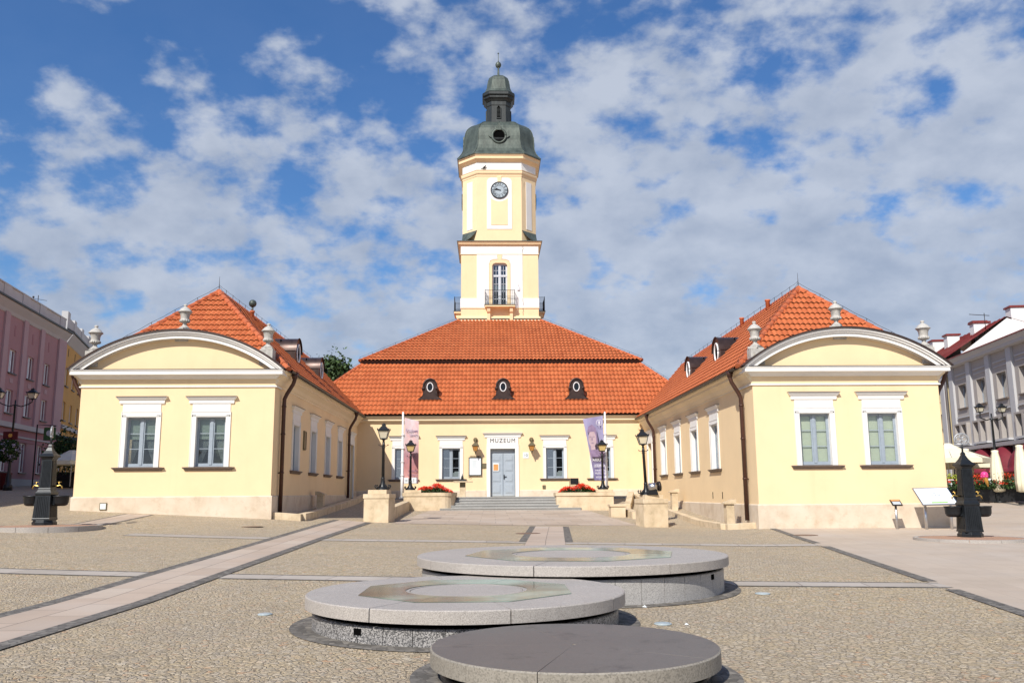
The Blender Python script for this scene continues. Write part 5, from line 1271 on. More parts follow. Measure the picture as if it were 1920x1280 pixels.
nb = thing('notice_board', (-.92, MY, 3.4), 'white notice board in a black scrolled iron frame left of the door', 'notice board')
mb = MB(); mb.box(-1.31, -.54, MY - .10, MY - .07, 2.86, 3.98); mb.build('notice', M['paper'], nb)
mb = MB()
for a, b, c, d in ((-1.35, -1.31, 2.82, 4.02), (-.54, -.50, 2.82, 4.02), (-1.31, -.54, 3.98, 4.02), (-1.31, -.54, 2.82, 2.86)): mb.box(a, b, MY - .13, MY, c, d)
for k in range(5): xx = -1.2 + .14 * k; mb.tube([(xx + .06 * math.cos(t_), MY - .1, 4.07 + .05 * math.sin(t_)) for t_ in [2 * PI * q / 10 for q in range(11)]], .014, 4)
mb.tube([(-1.33, MY - .1, 2.84), (-1.4, MY - .1, 2.76), (-1.3, MY - .1, 2.70), (-1.2, MY - .1, 2.76)], .014, 4); mb.build('frame', M['iron'], nb)
mb = MB()
for k in range(9): mb.box(-1.12, -1.12 + random.uniform(.25, .4), MY - .106, MY - .10, 3.80 - k * .06, 3.815 - k * .06)
mb.build('printed_lines', M['greyink'], nb)
mb = MB(); mb.box(-.46, -.14, MY - .04, MY, 3.28, 3.62); tag(mb.build('bronze_plaque', M['bronze'], bevel=.006), 'small square bronze plaque between the notice board and the door', 'plaque')
hn = thing('house_number_sign', (2.46, MY, 4.1), 'white house number plate reading 10 beside the right wall lantern', 'sign')
mb = MB(); mb.box(2.28, 2.66, MY - .03, MY, 3.94, 4.34); mb.build('plate', M['paper'], hn, bevel=.006); mb = MB(); text_mesh(mb, '10', wallM(2.47, MY - .033, 4.13), .26, depth=.003); mb.build('digits', M['ink'], hn, recalc=False)
mb = MB(); mb.box(3.56, 3.77, MY - .05, MY, 1.92, 2.16); tag(mb.build('meter_box', M['bronze'], bevel=.006), 'tiny bronze wall box low on the wall between the door and the right planter', 'wall box')
sr = thing('stone_stele', (-1.68, 56.5, FL), 'slender stone stele with a dark model on top beside the notice board', 'stele')
mb = MB(); mb.box(-1.86, -1.50, 56.32, 56.68, FL, FL + .62); mb.box(-1.86, -1.50, 56.32, 56.68, FL + .62, FL + .92, 1); mb.build('stele_post', [M['sandstone'], M['bronze']], sr, bevel=.008)
mb = MB(); mb.box(-2.25, -1.05, 56.0, 56.9, FL + .92, FL + 1.0); mb.build('stele_top', M['sandstone'], sr, bevel=.008)
mb = MB(); mb.prism([(-1.98, 56.3, FL + 1.0), (-1.42, 56.3, FL + 1.0), (-1.55, 56.4, FL + 1.12), (-1.85, 56.4, FL + 1.12)], (0, .4, 0)); mb.lathe([(.09, FL + 1.1), (.07, FL + 1.3), (.03, FL + 1.34), (.001, FL + 1.5)], -1.7, 56.5, 0, 8); mb.build('tower_model', M['darkcopper'], sr)
mb = MB(); mb.box(LX1, LX1 + .05, 41.78, 42.24, 3.7, 4.62); mb.tube([(LX1 + .05, 41.8, 3.75), (LX1 + .05, 42.22, 3.75), (LX1 + .05, 42.22, 4.58), (LX1 + .05, 41.8, 4.58), (LX1 + .05, 41.8, 3.75)], .03, 5); tag(mb.build('memorial_plaque', M['bronze']), 'dark oblong bronze memorial plaque between two windows of the shaded left wing', 'plaque')
mb = MB(); mb.box(-15.56, -15.28, LY - .10, LY - .05, 1.08, 1.36, 0); mb.box(-15.53, -15.31, LY - .105, LY - .10, 1.11, 1.33, 1); tag(mb.build('wall_light', [M['bronze'], M['paper']]), 'small square wall light in the plinth of the left wing front', 'wall light')
def stone_post(x, y, h, label):
    z = g(x, y); r = thing('marker_post', (x, y, z), label, 'marker post', 'sandstone marker posts with slanted plates by the wings')
    mb = MB(); mb.box(x - .16, x + .16, y - .22, y + .22, z - .1, z + h); mb.build('post', M['sandstone'], r, bevel=.01)
    s = 1 if x > 0 else -1
    mb = MB(); mb.prism([(x - .24 * s, y - .28, z + h + .003), (x + .24 * s, y - .28, z + h + .003), (x + .24 * s, y - .28, z + h + .19), (x + .15 * s, y - .28, z + h + .19), (x - .24 * s, y - .28, z + h + .05)], (0, .56, 0)); mb.build('slanted_plate', M['sandstone'], r)
stone_post(-8.30, 44.0, .72, 'sandstone marker post with slanted plate against the shaded left wing'); stone_post(9.75, 35.9, .92, 'sandstone marker post with slanted plate nearest the right wing corner'); stone_post(9.85, 47.0, .95, 'sandstone marker post with slanted plate farther up the right ramp')
mb = MB()
for y in (39.3, 41.0): m_ = MB(); m_.box(RX0 - .012, RX0 + .05, y - .04, y + .04, 1.32, 1.62); m_.build('wall_slit', M['room'], hall)
# ------------------------------------------------------------------ information boards by the right wing
ib = thing('information_board', (16.75, 33.0, .24), 'slanted white information board with a plan, on two steel legs by the right wing', 'information board')
for x in (16.36, 17.32): mb = MB(); mb.tube([(x, 32.95, .0), (x, 32.95, 1.18)], .055, 10); mb.build('leg', M['steel'], ib)
A, B_2, C_, D_ = Vector((16.10, 32.55, 1.10)), Vector((17.42, 32.55, 1.12)), Vector((17.42, 33.25, 1.72)), Vector((16.10, 33.25, 1.70))
ux = (B_2 - A).normalized(); vy = (D_ - A).normalized(); nn_ = ux.cross(vy).normalized(); TB = Matrix((( *[], ux.x, vy.x, nn_.x, A.x), (ux.y, vy.y, nn_.y, A.y), (ux.z, vy.z, nn_.z, A.z), (0, 0, 0, 1)))
Wb, Hb = 1.32, (D_ - A).length
mb = MB(); mb.box(-.02, Wb + .02, -.02, Hb + .02, -.04, 0, M_=TB); mb.build('tray', M['steel'], ib)
mb = MB(); mb.box(.02, Wb - .02, .02, Hb - .02, 0, .006, M_=TB); mb.build('panel', M['paper'], ib)
mb = MB(); mb.box(.36, .98, .06, .13, .007, .009, M_=TB); mb.build('green_strip', M['greenink'], ib)
mb = MB()
for k in range(8): mb.box(.06, .24, .18 + k * .085, .22 + k * .085 , .007, .009, M_=TB)
for k in range(150): x = random.gauss(.68, .16); y = random.gauss(.48, .11); mb.box(x, x + random.uniform(.01, .05), y, y + random.uniform(.006, .03), .007, .009, M_=TB)
mb.build('printed_plan', M['greyink'], ib)
sb = thing('small_sign', (15.37, 33.2, .22), 'small dark slanted sign on one thin post left of the information board', 'sign')
mb = MB(); mb.tube([(15.37, 33.22, .0), (15.37, 33.22, 1.15)], .05, 8); mb.build('post', M['steel'], sb)
TS = Matrix.Translation((15.37, 33.15, 1.17)) @ Matrix.Rotation(rad(40), 4, 'X'); mb = MB(); mb.box(-.19, .19, -.16, .16, -.02, .02, M_=TS); mb.build('panel', M['darkmetal'], sb); mb = MB(); mb.box(-.17, .17, .07, .14, .02, .024, M_=TS); mb.build('notice', M['orangepaper'], sb); mb = MB(); mb.box(-.15, .15, -.12, .04, .02, .024, M_=TS); mb.build('panel_face', M['greyink'], sb)
# pigeon on the tower moulding
pg = MB(); pg.lathe([(.001, -.17), (.05, -.14), (.085, -.04), (.08, .05), (.05, .12), (.04, .15)], 0, 0, 0, 10); pg.ball((0, -.0, .19), .05, 8, 6); pg.v = [(x - .34, FY - .0 + .0 + y - .05, z * .9 + 28.52 + (0)) for x, y, z in [Matrix.Rotation(rad(35), 3, 'Y') @ Vector(v) for v in pg.v]]
pg.prism([(-.62, FY - .06, 28.36), (-.58, FY - .10, 28.40), (-.42, FY - .05, 28.50), (-.44, FY - .02, 28.42)], (0, .05, 0)); pg.prism([(-.285, FY - .06, 28.68), (-.285, FY - .04, 28.66), (-.20, FY - .05, 28.66)], (0, .015, .01))
tag(pg.build('pigeon', M['darkmetal']), 'dark pigeon perched on the cornice of the clock tower', 'bird')
# ------------------------------------------------------------------ the three round fountain podiums
def podium(cx, cy, R, top, rim, seg, a_off, mats, label, glass, base_n, inset=.09):
    r = thing('round_fountain_podium', (cx, cy, 0), label, 'fountain', 'low round stone podiums of the square')
    topm, rimm, basem = mats
    def ringseg(mb, r0, r1, a0, a1, z0, z1, n, mt, ms, outer=True):
        A = [a0 + (a1 - a0) * k / n for k in range(n + 1)]
        f = lambda rr, z: mb.add([(cx + rr * math.cos(a), cy + rr * math.sin(a), z) for a in A])
        o1, o0 = f(r1, z1), f(r1, z0); ch = f(r1 - .012, z1 + .0); i1, i0 = f(r0, z1), f(r0, z0)
        o1 = f(r1, z1 - .012)
        for k in range(n):
            mb.quad(*[mb.v[i] for i in (i1[k], ch[k], ch[k + 1], i1[k + 1])], mt); mb.face((ch[k], o1[k], o1[k + 1], ch[k + 1]), ms); mb.face((o1[k], o0[k], o0[k + 1], o1[k + 1]), ms); mb.quad(*[mb.v[i] for i in (o0[k], i0[k], i0[k + 1], o0[k + 1])], ms); mb.quad(*[mb.v[i] for i in (i0[k], i1[k], i1[k + 1], i0[k + 1])], ms)
        mb.poly([mb.v[i] for i in (i0[0], o0[0], o1[0], ch[0], i1[0])], ms); mb.poly([mb.v[i] for i in (i0[n], i1[n], ch[n], o1[n], o0[n])], ms)
    gap = .007 if glass else .0035
    r_in = R * .36 if glass else 0.02
    for k in range(seg):
        a0 = a_off + 2 * PI * k / seg; a1 = a_off + 2 * PI * (k + 1) / seg
        mb = MB(); ringseg(mb, r_in, R, a0 + gap / R, a1 - gap / R, top - rim, top, max(6, 96 // seg), 0, 1); mb.build('top_slab', [topm, rimm], r, recalc=False)
    if glass:
        mb = MB(); mb.lathe([(r_in - .01, top - .1), (r_in - .01, top - .003)], cx, cy, 0, 48, smooth=False); mb.build('centre_disc', topm, r, recalc=False)
        ro, ri = R * .70, R * .385
        for k in range(8):
            a0 = glass + PI / 4 * k; a1 = a0 + PI / 4; mb = MB(); n = 6
            out = [Vector((cx + ro * math.cos(a0), cy + ro * math.sin(a0))), Vector((cx + ro * math.cos(a1), cy + ro * math.sin(a1)))]
            inn = [Vector((cx + ri * math.cos(a0 + (a1 - a0) * j / n), cy + ri * math.sin(a0 + (a1 - a0) * j / n))) for j in range(n + 1)]
            c = sum(inn, Vector((0, 0))) / len(inn); c = (c + (out[0] + out[1]) / 2) / 2
            P = [c + (p - c) * .992 for p in [out[0], out[1]] + inn[::-1]]
            mb.prism([(p.x, p.y, top + .003) for p in P], (0, 0, .006)); mb.build('glass_panel', M['poolglass'], r)
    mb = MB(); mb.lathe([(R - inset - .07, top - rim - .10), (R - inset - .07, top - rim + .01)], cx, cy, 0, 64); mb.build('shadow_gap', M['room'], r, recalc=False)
    for k in range(base_n):
        a0 = 2 * PI * k / base_n; a1 = 2 * PI * (k + 1) / base_n; mb = MB(); ringseg(mb, R - inset - .10, R - inset, a0 + .004 / R, a1 - .004 / R, -.05, top - rim - .06, 3, 0, 0); mb.build('base_panel', basem, r, recalc=False)
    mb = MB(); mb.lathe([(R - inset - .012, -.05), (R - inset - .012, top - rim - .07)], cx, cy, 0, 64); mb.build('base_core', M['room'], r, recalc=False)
    return r
t = NT('green_tinted_glass'); t.b.inputs['IOR'].default_value = 1.35; t.b.inputs['Coat Weight'].default_value = .0
c = t.ramp(t.noise(.9, 4, .5), [(.36, (.14, .135, .10)), (.46, (.145, .175, .14)), (.55, (.19, .25, .205)), (.65, (.29, .39, .335))]); M['poolglass'] = t.set(c, .20, 0, .14)
t = NT('black_base_tiles'); c = t.ramp(t.noise(3, 4, .5), [(.3, (.02, .02, .02)), (.7, (.06, .055, .05))]); M['blacktile'] = t.set(c, .35, 0, .5)
p1 = podium(1.417, 15.5, 2.652, .571, .145, 8, rad(-62), (M['granite'], M['granite'], M['granitegrey']), 'largest and rearmost round pale granite fountain podium with an octagonal glass ring', rad(10), 40)
p2 = podium(-.29, 11.55, 2.01, .395, .145, 8, rad(-75), (M['granite'], M['granite'], M['granitedark']), 'middle round granite fountain podium with greenish glass and a speckled dark base', rad(22), 34)
p3 = podium(.762, 8.2, 1.29, .262, .14, 5, rad(-108), (M['slate'], M['rimstone'], M['blacktile']), 'smallest and nearest round podium with a plain worn dark top', 0, 26)
def vent(par, cx, cy, R, a, z0, z1):
    mb = MB(); T = Matrix.Translation((cx, cy, 0)) @ Matrix.Rotation(a, 4, 'Z'); mb.box(R - .02, R + .006, -.055, .055, z0, z1, M_=T); mb.build('vent', M['room'], par)
vent(p1, 1.417, 15.5, 2.652 - .09, rad(-36), .26, .34); vent(p2, -.29, 11.55, 2.01 - .09, rad(-127), .09, .16)
for cx, cy, R in ((1.417, 15.5, 2.56), (-.29, 11.55, 1.92), (.762, 8.2, 1.2)):
    mb = MB(); n = 64
    for k in range(n):
        q = [(cx + rr * math.cos(2 * PI * kk / n), cy + rr * math.sin(2 * PI * kk / n)) for rr, kk in ((R, k), (R + .27, k), (R + .27, k + 1), (R, k + 1))]; mb.quad(*[(x, y, g(x, y) + .008) for x, y in q])
    struct(mb.build('dark_sett_ring', M['setts'], recalc=False))
# pavement lights and manhole covers
def disc(nm, px, py, r, mats, label, cat, group, h=.014, sq=False):
    p = gp(px, py); mb = MB()
    if sq: mb.box(p.x - r, p.x + r, p.y - r, p.y + r, p.z, p.z + h)
    else: mb.lathe([(r, 0), (r, h), (r * .9, h + .006)], p.x, p.y, p.z, 24); mb.lathe([(r * .78, h + .006), (r * .7, h + .010)], p.x, p.y, p.z, 24, 1)
    return tag(mb.build(nm, mats, recalc=False), label, cat, group)
pm = [M['steel'], M['lens']] if 'lens' in M else None
M['lens'] = plain('milky_lens', (.36, .42, .44), .35, .05, 3); pm = [M['lens'], M['lens']]
disc('pavement_light', 497, 1152, .10, pm, 'round glass pavement light in the cobbles left of the podiums', 'pavement light', 'glass pavement lights in the cobbles')
disc('pavement_light', 1243, 1170, .11, pm, 'round glass pavement light just behind the smallest podium', 'pavement light', 'glass pavement lights in the cobbles')
disc('pavement_light', 1430, 1113, .12, pm, 'round glass pavement light in the cobbles right of the largest podium', 'pavement light', 'glass pavement lights in the cobbles')
M['rust'] = plain('rusty_cast_iron', (.20, .13, .09), .7, .3, 9, .2, .4, .3, 30); mm = [M['rust'], M['rust']]
disc('manhole_cover', 471, 987, .42, mm, 'rusty manhole cover in the cobbles before the left wing', 'manhole cover', 'rusty manhole covers', .004)
disc('manhole_cover', 990, 1000, .46, mm, 'rusty manhole cover on the middle path behind the largest podium', 'manhole cover', 'rusty manhole covers', .016)
disc('manhole_cover', 1510, 1003, .42, mm, 'rusty manhole cover on the slabs before the right wing', 'manhole cover', 'rusty manhole covers', .010)
for px_, py_, r_, lb_ in ((1209, 1138, .035, 'crumpled white paper scrap at the foot of the largest podium'), (1287, 1171, .03, 'flat white paper scrap in the cobbles behind the smallest podium')):
    p = gp(px_, py_); mb = MB(); n_ = 9
    ring_ = mb.add([(p.x + r_ * random.uniform(.7, 1.2) * math.cos(2 * PI * k / n_), p.y + r_ * random.uniform(.7, 1.2) * math.sin(2 * PI * k / n_), p.z + random.uniform(.004, .012)) for k in range(n_)]); top_ = mb.add([(p.x, p.y, p.z + r_ * .9)])[0]
    for k in range(n_): mb.face((ring_[k], ring_[(k + 1) % n_], top_))
    mb.face(ring_[::-1]); tag(mb.build('paper_scrap', M['paper']), lb_, 'litter')
# ------------------------------------------------------------------ the two iron street fountains
def pump(p, label, turn):
    z0 = p.z; r = thing('iron_water_pump', (p.x, p.y, z0), label, 'water pump', 'old charcoal iron water pumps of the square')
    I = M['pumpiron']
    def sqt(mb, prof):
        R = [mb.add([(p.x + sx * q, p.y + sy * q, z0 + z) for sx, sy in ((-1, -1), (1, -1), (1, 1), (-1, 1))]) for q, z in prof]
        for a, b in zip(R, R[1:]):
            for k in range(4): mb.face((a[k], a[(k + 1) % 4], b[(k + 1) % 4], b[k]))
        mb.face(R[0][::-1]); mb.face(R[-1])
    mb = MB(); mb.lathe([(.46, .0), (.46, .10), (.42, .13), (.42, .17)], p.x, p.y, z0, 8, smooth=False, a0=PI / 8); mb.build('base', I, r, bevel=.01, recalc=False)
    def fluted(mb, q0, q1, za, zb2):
        n = 7
        for s in range(4):
            T = Matrix.Translation((p.x, p.y, z0)) @ Matrix.Rotation(s * PI / 2, 4, 'Z')
            for k in range(n):
                u = (k - (n - 1) / 2) / n * 1.66
                mb.prism([T @ Vector((u * q0 * .92 - .016, -q0 - .014, za)), T @ Vector((u * q0 * .92 + .016, -q0 - .014, za)), T @ Vector((u * q1 * .92 + .014, -q1 - .014, zb2)), T @ Vector((u * q1 * .92 - .014, -q1 - .014, zb2))], T.to_3x3() @ Vector((0, .03, 0)))
    mb = MB(); sqt(mb, [(.345, .165), (.345, .22), (.335, .24), (.295, .98), (.315, 1.02), (.315, 1.07), (.27, 1.13), (.245, 1.17)]); fluted(mb, .335, .300, .26, .95); mb.build('pedestal', I, r, recalc=False)
    mb = MB(); sqt(mb, [(.245, 1.165), (.25, 1.2), (.235, 1.24), (.195, 2.18), (.21, 2.2), (.235, 2.25)]); fluted(mb, .238, .202, 1.26, 2.15); mb.build('column', I, r, recalc=False)
    mb = MB(); sqt(mb, [(.235, 2.25), (.30, 2.29), (.30, 2.32), (.21, 2.39), (.13, 2.49), (.075, 2.60), (.06, 2.62), (.07, 2.65), (.05, 2.70), (.035, 2.72)]); mb.tube([(p.x, p.y, z0 + 2.7), (p.x, p.y, z0 + 3.0)], .035, 8); mb.build('cap', I, r, recalc=False)
    for s in (-1, 1):
        mb = MB(); cx_ = p.x + s * .52; n = 18
        prof = [(.0001, .60), (.14, .605), (.21, .64), (.245, .72), (.255, .90), (.275, .92), (.275, .95), (.23, .95), (.22, .90), (.21, .76), (.15, .69), (.0001, .68)]
        mb.lathe(prof, cx_, p.y, z0 + .03, n, cap=False, sx=1.15); mb.box(min(p.x + s * .28, cx_), max(p.x + s * .28, cx_), p.y - .17, p.y + .17, z0 + .67, z0 + .78); mb.build('basin', I, r, recalc=False)
        mb = MB(); a = p.x + s * .22; zt = z0 + 1.30; mb.tube([(a, p.y, zt), (a + s * .14, p.y, zt), (a + s * .24, p.y, zt + .03), (a + s * .30, p.y, zt - .02), (a + s * .31, p.y, zt - .10)], .024, 8); mb.tube([(a + s * .19, p.y, zt), (a + s * .19, p.y, zt + .13)], .016, 6); mb.tube([(a + s * .12, p.y, zt + .13), (a + s * .26, p.y, zt + .13)], .016, 6); mb.build('tap', M['brass'], r)
    for ob in kids(r):
        k = .80 if ob.name.split('.')[0] in ('base', 'pedestal', 'column', 'cap') else .88
        ob.data.transform(Matrix.Diagonal((k, k, .95, 1)))
    # pierced crest above the cap
    T = Matrix.Translation((p.x, p.y, z0 + 2.82)) @ Matrix.Rotation(turn, 4, 'Z')
    mb = MB(); pts = [T @ Vector((.0 + .21 * math.cos(a), 0, .14 + .19 * math.sin(a))) for a in [rad(-35) + rad(250) * k / 20 for k in range(21)]]; mb.tube(pts, .028, 6)
    mb.tube([T @ Vector((-.23, 0, .0)), T @ Vector((.23, 0, .0))], .03, 6)
    for c_, rr in (((-.09, .16), .07), ((.09, .16), .07), ((0, .07), .05), ((0, .25), .05), ((-.13, .05), .04), ((.13, .05), .04)): mb.tube([T @ Vector((c_[0] + rr * math.cos(2 * PI * k / 12), 0, c_[1] + rr * math.sin(2 * PI * k / 12))) for k in range(13)], .018, 5)
    mb.build('crest', M['crest'], r)
M['crest'] = plain('silvered_iron', (.36, .37, .38), .45, .3, 20, .4)
pL = at(83, 983, 29); pL.z = g(pL.x, pL.y) + .10; pR = at(1820, 1008, 27); pR.z = g(pR.x, pR.y) + .10
pump(pL, 'charcoal iron water pump with two basins and brass taps left of the left wing', rad(110)); pump(pR, 'charcoal iron water pump with two basins and brass taps before the café terrace at right', rad(-10))
def ring_kerb(p, R, label):
    r = thing('granite_ring', (p.x, p.y, p.z - .1), label, 'kerb ring', 'granite kerb rings round the water pumps'); n = 12
    z = p.z - .1
    for k in range(n):
        mb = MB(); a0, a1 = 2 * PI * k / n + .004, 2 * PI * (k + 1) / n - .004; m = 6
        o = [[(p.x + rr * math.cos(a0 + (a1 - a0) * j / m), p.y + rr * math.sin(a0 + (a1 - a0) * j / m)) for j in range(m + 1)] for rr in (R - .14, R)]
        mb.prism([(x, y, min(g(x, y), z) - .25) for x, y in o[1]] + [(x, y, min(g(x, y), z) - .25) for x, y in o[0][::-1]], (0, 0, 0)) if False else None
        I0 = mb.add([(x, y, z - .6) for x, y in o[0]]); O0 = mb.add([(x, y, z - .6) for x, y in o[1]]); I1 = mb.add([(x, y, z + .085) for x, y in o[0]]); O1 = mb.add([(x, y, z + .085) for x, y in o[1]])
        for j in range(m): mb.face((O0[j], O0[j + 1], O1[j + 1], O1[j])); mb.face((O1[j], O1[j + 1], I1[j + 1], I1[j])); mb.face((I1[j], I1[j + 1], I0[j + 1], I0[j]))
        mb.face((O0[0], O1[0], I1[0], I0[0])); mb.face((O0[m], O1[m], I1[m], I0[m])); mb.build('kerbstone', M['granite'], r)
    mb = MB(); mb.lathe([(R - .13, -.3), (R - .13, .07), (R * .3, .102), (.0001, .105)], p.x, p.y, z, 40, smooth=False); mb.build('chippings', M['redgravel'], r, recalc=False)
ring_kerb(pL, 1.72, 'granite kerb ring filled with red chippings round the left water pump'); ring_kerb(pR, 1.62, 'granite kerb ring filled with red chippings round the right water pump')
# ------------------------------------------------------------------ tree behind the roofs
def tree(x, y, z, H, R, label, n=2600):
    r = thing('broadleaf_tree', (x, y, z), label, 'tree')
    mb = MB(); top = Vector((x, y, z + H)); mb.tube([(x, y, z), (x + .2, y, z + H * .35), (x - .1, y, z + H * .7), (x, y, z + H * .9)], .38, 8, r1=.08)
    limbs = []
    for k in range(9):
        a = k * 2.4; h0 = H * (.35 + .055 * k); e = Vector((x + R * .75 * math.cos(a), y + R * .75 * math.sin(a), z + h0 + R * .9)); limbs.append(e); mb.tube([(x, y, z + h0), Vector((x, y, z + h0)).lerp(e, .5) + Vector((0, 0, .3)), e], .12, 6, r1=.03)
    mb.build('trunk', M['bark'], r)
    mb = MB(); cl = []
    for k in range(34):
        a = random.uniform(0, 2 * PI); u = random.random() ** .5; zz = random.uniform(.36, 1.0); w = (1 - abs(zz - .55) * 1.5); cl.append((Vector((x + R * u * w * math.cos(a), y + R * u * w * math.sin(a), z + H * zz)), random.uniform(.7, 1.3)))
    for k in range(7): cl.append((Vector((x + random.uniform(-1.3, 1.3), y, z + H * random.uniform(.95, 1.06))), .55))
    for c, s in cl: quads_cloud(mb, int(n / len(cl) * s) + 20, lambda: c + Vector((random.gauss(0, .55 * s), random.gauss(0, .55 * s), random.gauss(0, .7 * s))), .20, 0)
    mb.build('crown', M['treeleaf'], r, recalc=False)
tree(-16.1, 91, 3, 11.6, 2.8, 'dark green tree rising behind the valley between the left wing and main roof', 6500)
# ------------------------------------------------------------------ houses round the square
def line_frame(p, d):
    """matrix of a house front: x along the street line d (2d), y into the house, z up; outward is to the right of travel"""
    a = math.atan2(d[1], d[0]); return Matrix.Translation((p[0], p[1], 0)) @ Matrix.Rotation(a, 4, 'Z'), a
def house(root_name, p, d, L, depth, z0, zt, wallmat, rows, cols, label, cat='building', reveal=.22, frame='whitepaint', wtag='', skip=lambda r, c: False):
    T, a = line_frame(p, d)
    r = thing(root_name, (p[0], p[1], z0), label, cat)
    ops = []
    for ri, (za, zb2, w) in enumerate(rows):
        for ci, c in enumerate(cols):
            if not skip(ri, ci): ops.append((c - w / 2, c + w / 2, za, zb2, ri))
    mb = MB(); facade(mb, p[0], p[1], a, L, z0 - 1.5, zt, [o[:4] for o in ops], depth=reveal)
    for A, B in (((0, depth), (0, 0)), ((L, 0), (L, depth)), ((L, depth), (0, depth))):
        mb.quad(*[T @ Vector(q) for q in ((A[0], A[1], z0 - 1.5), (B[0], B[1], z0 - 1.5), (B[0], B[1], zt), (A[0], A[1], zt))])
    mb.build('wall', M[wallmat], r, recalc=False)
    for x0, x1, za, zb2, ri in ops:
        if x1 < -1 : continue
        mb = MB(); f = .07; y = reveal - .08; w = x1 - x0
        for q in ((x0, x0 + f, za, zb2), (x1 - f, x1, za, zb2), (x0 + f, x1 - f, za, za + f), (x0 + f, x1 - f, zb2 - f, zb2), ((x0 + x1) / 2 - .04, (x0 + x1) / 2 + .04, za + f, zb2 - f)): mb.box(q[0], q[1], y, y + .06, q[2], q[3], M_=T)
        o = mb.build('window', M[frame], r)
        mb = MB(); mb.box(x0 + f, x1 - f, y + .025, y + .035, za + f, zb2 - f, M_=T); mb.build('pane', M['glassfar'], o)
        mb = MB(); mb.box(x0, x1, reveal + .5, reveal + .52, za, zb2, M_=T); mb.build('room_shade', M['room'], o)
        mb = MB(); mb.box(x0 - .12, x1 + .12, -.12, reveal, za - .09, za - .005, M_=T); mb.build('sill', M['darkmetal' if frame == 'whitepaint' else 'sill'], o)
    return r, T
def hbox(r, T, nm, mat, *bx, bevel=0):
    mb = MB()
    for b in bx: mb.box(*b, M_=T)
    return mb.build(nm, M[mat], r, bevel=bevel)
# pink house, left edge of the picture
dv = Vector((-.15, 1)).normalized(); FE = Vector((-36.3, 73)) + dv * 2.6; Lp = 58.0; N0 = FE - dv * Lp
cols = [Lp - 2.6 + t_ for t_ in (-1.35, -5.0, -8.65, -12.3, -15.95, -19.6, -23.25)]
pk, T = house('pink_house', N0, dv, Lp, 13, 2.0, 14.9, 'pinkwall', [(10.57, 12.3, 1.25), (7.66, 9.35, 1.25), (3.45, 5.65, 1.2)], cols, 'pink three storey house with pilasters, white windows and a grey parapet at the left edge')
hbox(pk, T, 'pilaster', 'pinkpil', *[(c - .42, c + .42, -.14, 0, 7.0, 14.8) for c in [x + 1.82 for x in cols[1:]]], (Lp - 1.9, Lp, -.16, 0, 7.0, 14.8))
hbox(pk, T, 'ground_floor_facing', 'pinklow', *[(a, b, -.05, 0, za, zb2) for a, b, za, zb2 in [(0, Lp, 5.7, 6.6)]])
hbox(pk, T, 'belt_course', 'greytrim', (0, Lp, -.28, 0, 6.62, 6.98), (0, Lp, -.12, 0, 5.98, 6.10))
mb = MB(); mb.sweep([tuple((T @ Vector((x, 0, 0))).xy) for x in (0, Lp)], [(0, 14.7), (.06, 14.72), (.15, 14.95), (.45, 15.35), (.5, 15.5), (0, 15.52)]); mb.build('cornice', M['greytrim'], pk)
mb = MB(); mb.sweep([tuple((T @ Vector((x, 0, 0))).xy) for x in (0, Lp)], [(0, 15.52), (.62, 15.50), (.64, 15.62), (0, 15.95)]); mb.build('eave_flashing', M['black'], pk)
hbox(pk, T, 'parapet', 'parapet', (0, Lp, .1, .45, 15.6, 16.75), *[(c - .7, c + .7, .04, .5, 15.6, 16.8) for c in [Lp - .8] + [x + 1.82 for x in cols[1:]]], (0, Lp, .02, .52, 16.75, 16.84))
mb = MB()
for c in cols: mb.box(c - .14, c + .14, -.02, .1, 13.3, 14.1, M_=T)
mb.build('attic_slit', M['pinklow'], pk)
mb = MB()
for c in cols[:3]:
    mb.box(c - .3, c + .3, -.04, 0, 9.85, 10.2, M_=T)
mb.build('stucco_ornament', M['pinkpil'], pk)
hbox(pk, T, 'roof', 'darkmetal', (0, Lp, .45, 12.9, 15.4, 15.9)); hbox(pk, T, 'base_strip', 'greytrim', (0, Lp, -.06, 0, 1.0, 2.95))
for x in (cols[1] + .4,):
    o = T @ Vector((Lp - 3.2, 1.4, 16.2)); mb = MB(); mb.tube([o, o + Vector((0, 0, 2.0))], .03, 5); mb.tube([o + Vector((-.5, 0, 1.75)), o + Vector((.6, .3, 1.6))], .016, 4); mb.tube([o + Vector((-.2, 0, 1.2)), o + Vector((.6, .2, 1.1))], .016, 4); mb.ball(o + Vector((-.4, 0, 1.85)), .09, 8, 6); mb.build('aerial', M['darkmetal'], pk)
# ochre house beyond it
dv2 = Vector((-.286, 1)).normalized(); FO = Vector((-36.3, 73)) + dv2 * 4.9; Lo = 30
oc, T = house('ochre_house', FO, dv2, Lo, 13, 2.0, 15.3, 'ochre', [(11.4, 13.1, 1.15), (8.35, 10.0, 1.15), (3.6, 5.8, 1.6)], [1.4 + 3.4 * k for k in range(8)], 'ochre house with stained walls and a stepped grey parapet behind the pink house')
mb = MB(); mb.sweep([tuple((T @ Vector((x, 0, 0))).xy) for x in (0, Lo)], [(0, 15.1), (.06, 15.15), (.2, 15.4), (.5, 15.9), (.5, 16.0), (0, 16.02)]); mb.build('cornice', M['greytrim'], oc)
mb = MB(); mb.sweep([tuple((T @ Vector((x, 0, 0))).xy) for x in (0, Lo)], [(0, 16.02), (.62, 16.02), (.64, 16.14), (0, 16.5)]); mb.build('eave_flashing', M['black'], oc)
hbox(oc, T, 'parapet', 'parapet', (.2, Lo, .1, .45, 16.1, 17.6), (-.05, 1.2, .02, .55, 16.1, 18.0), *[(4.2 * k - .6, 4.2 * k + .6, .04, .5, 16.1, 17.85) for k in range(1, 7)])
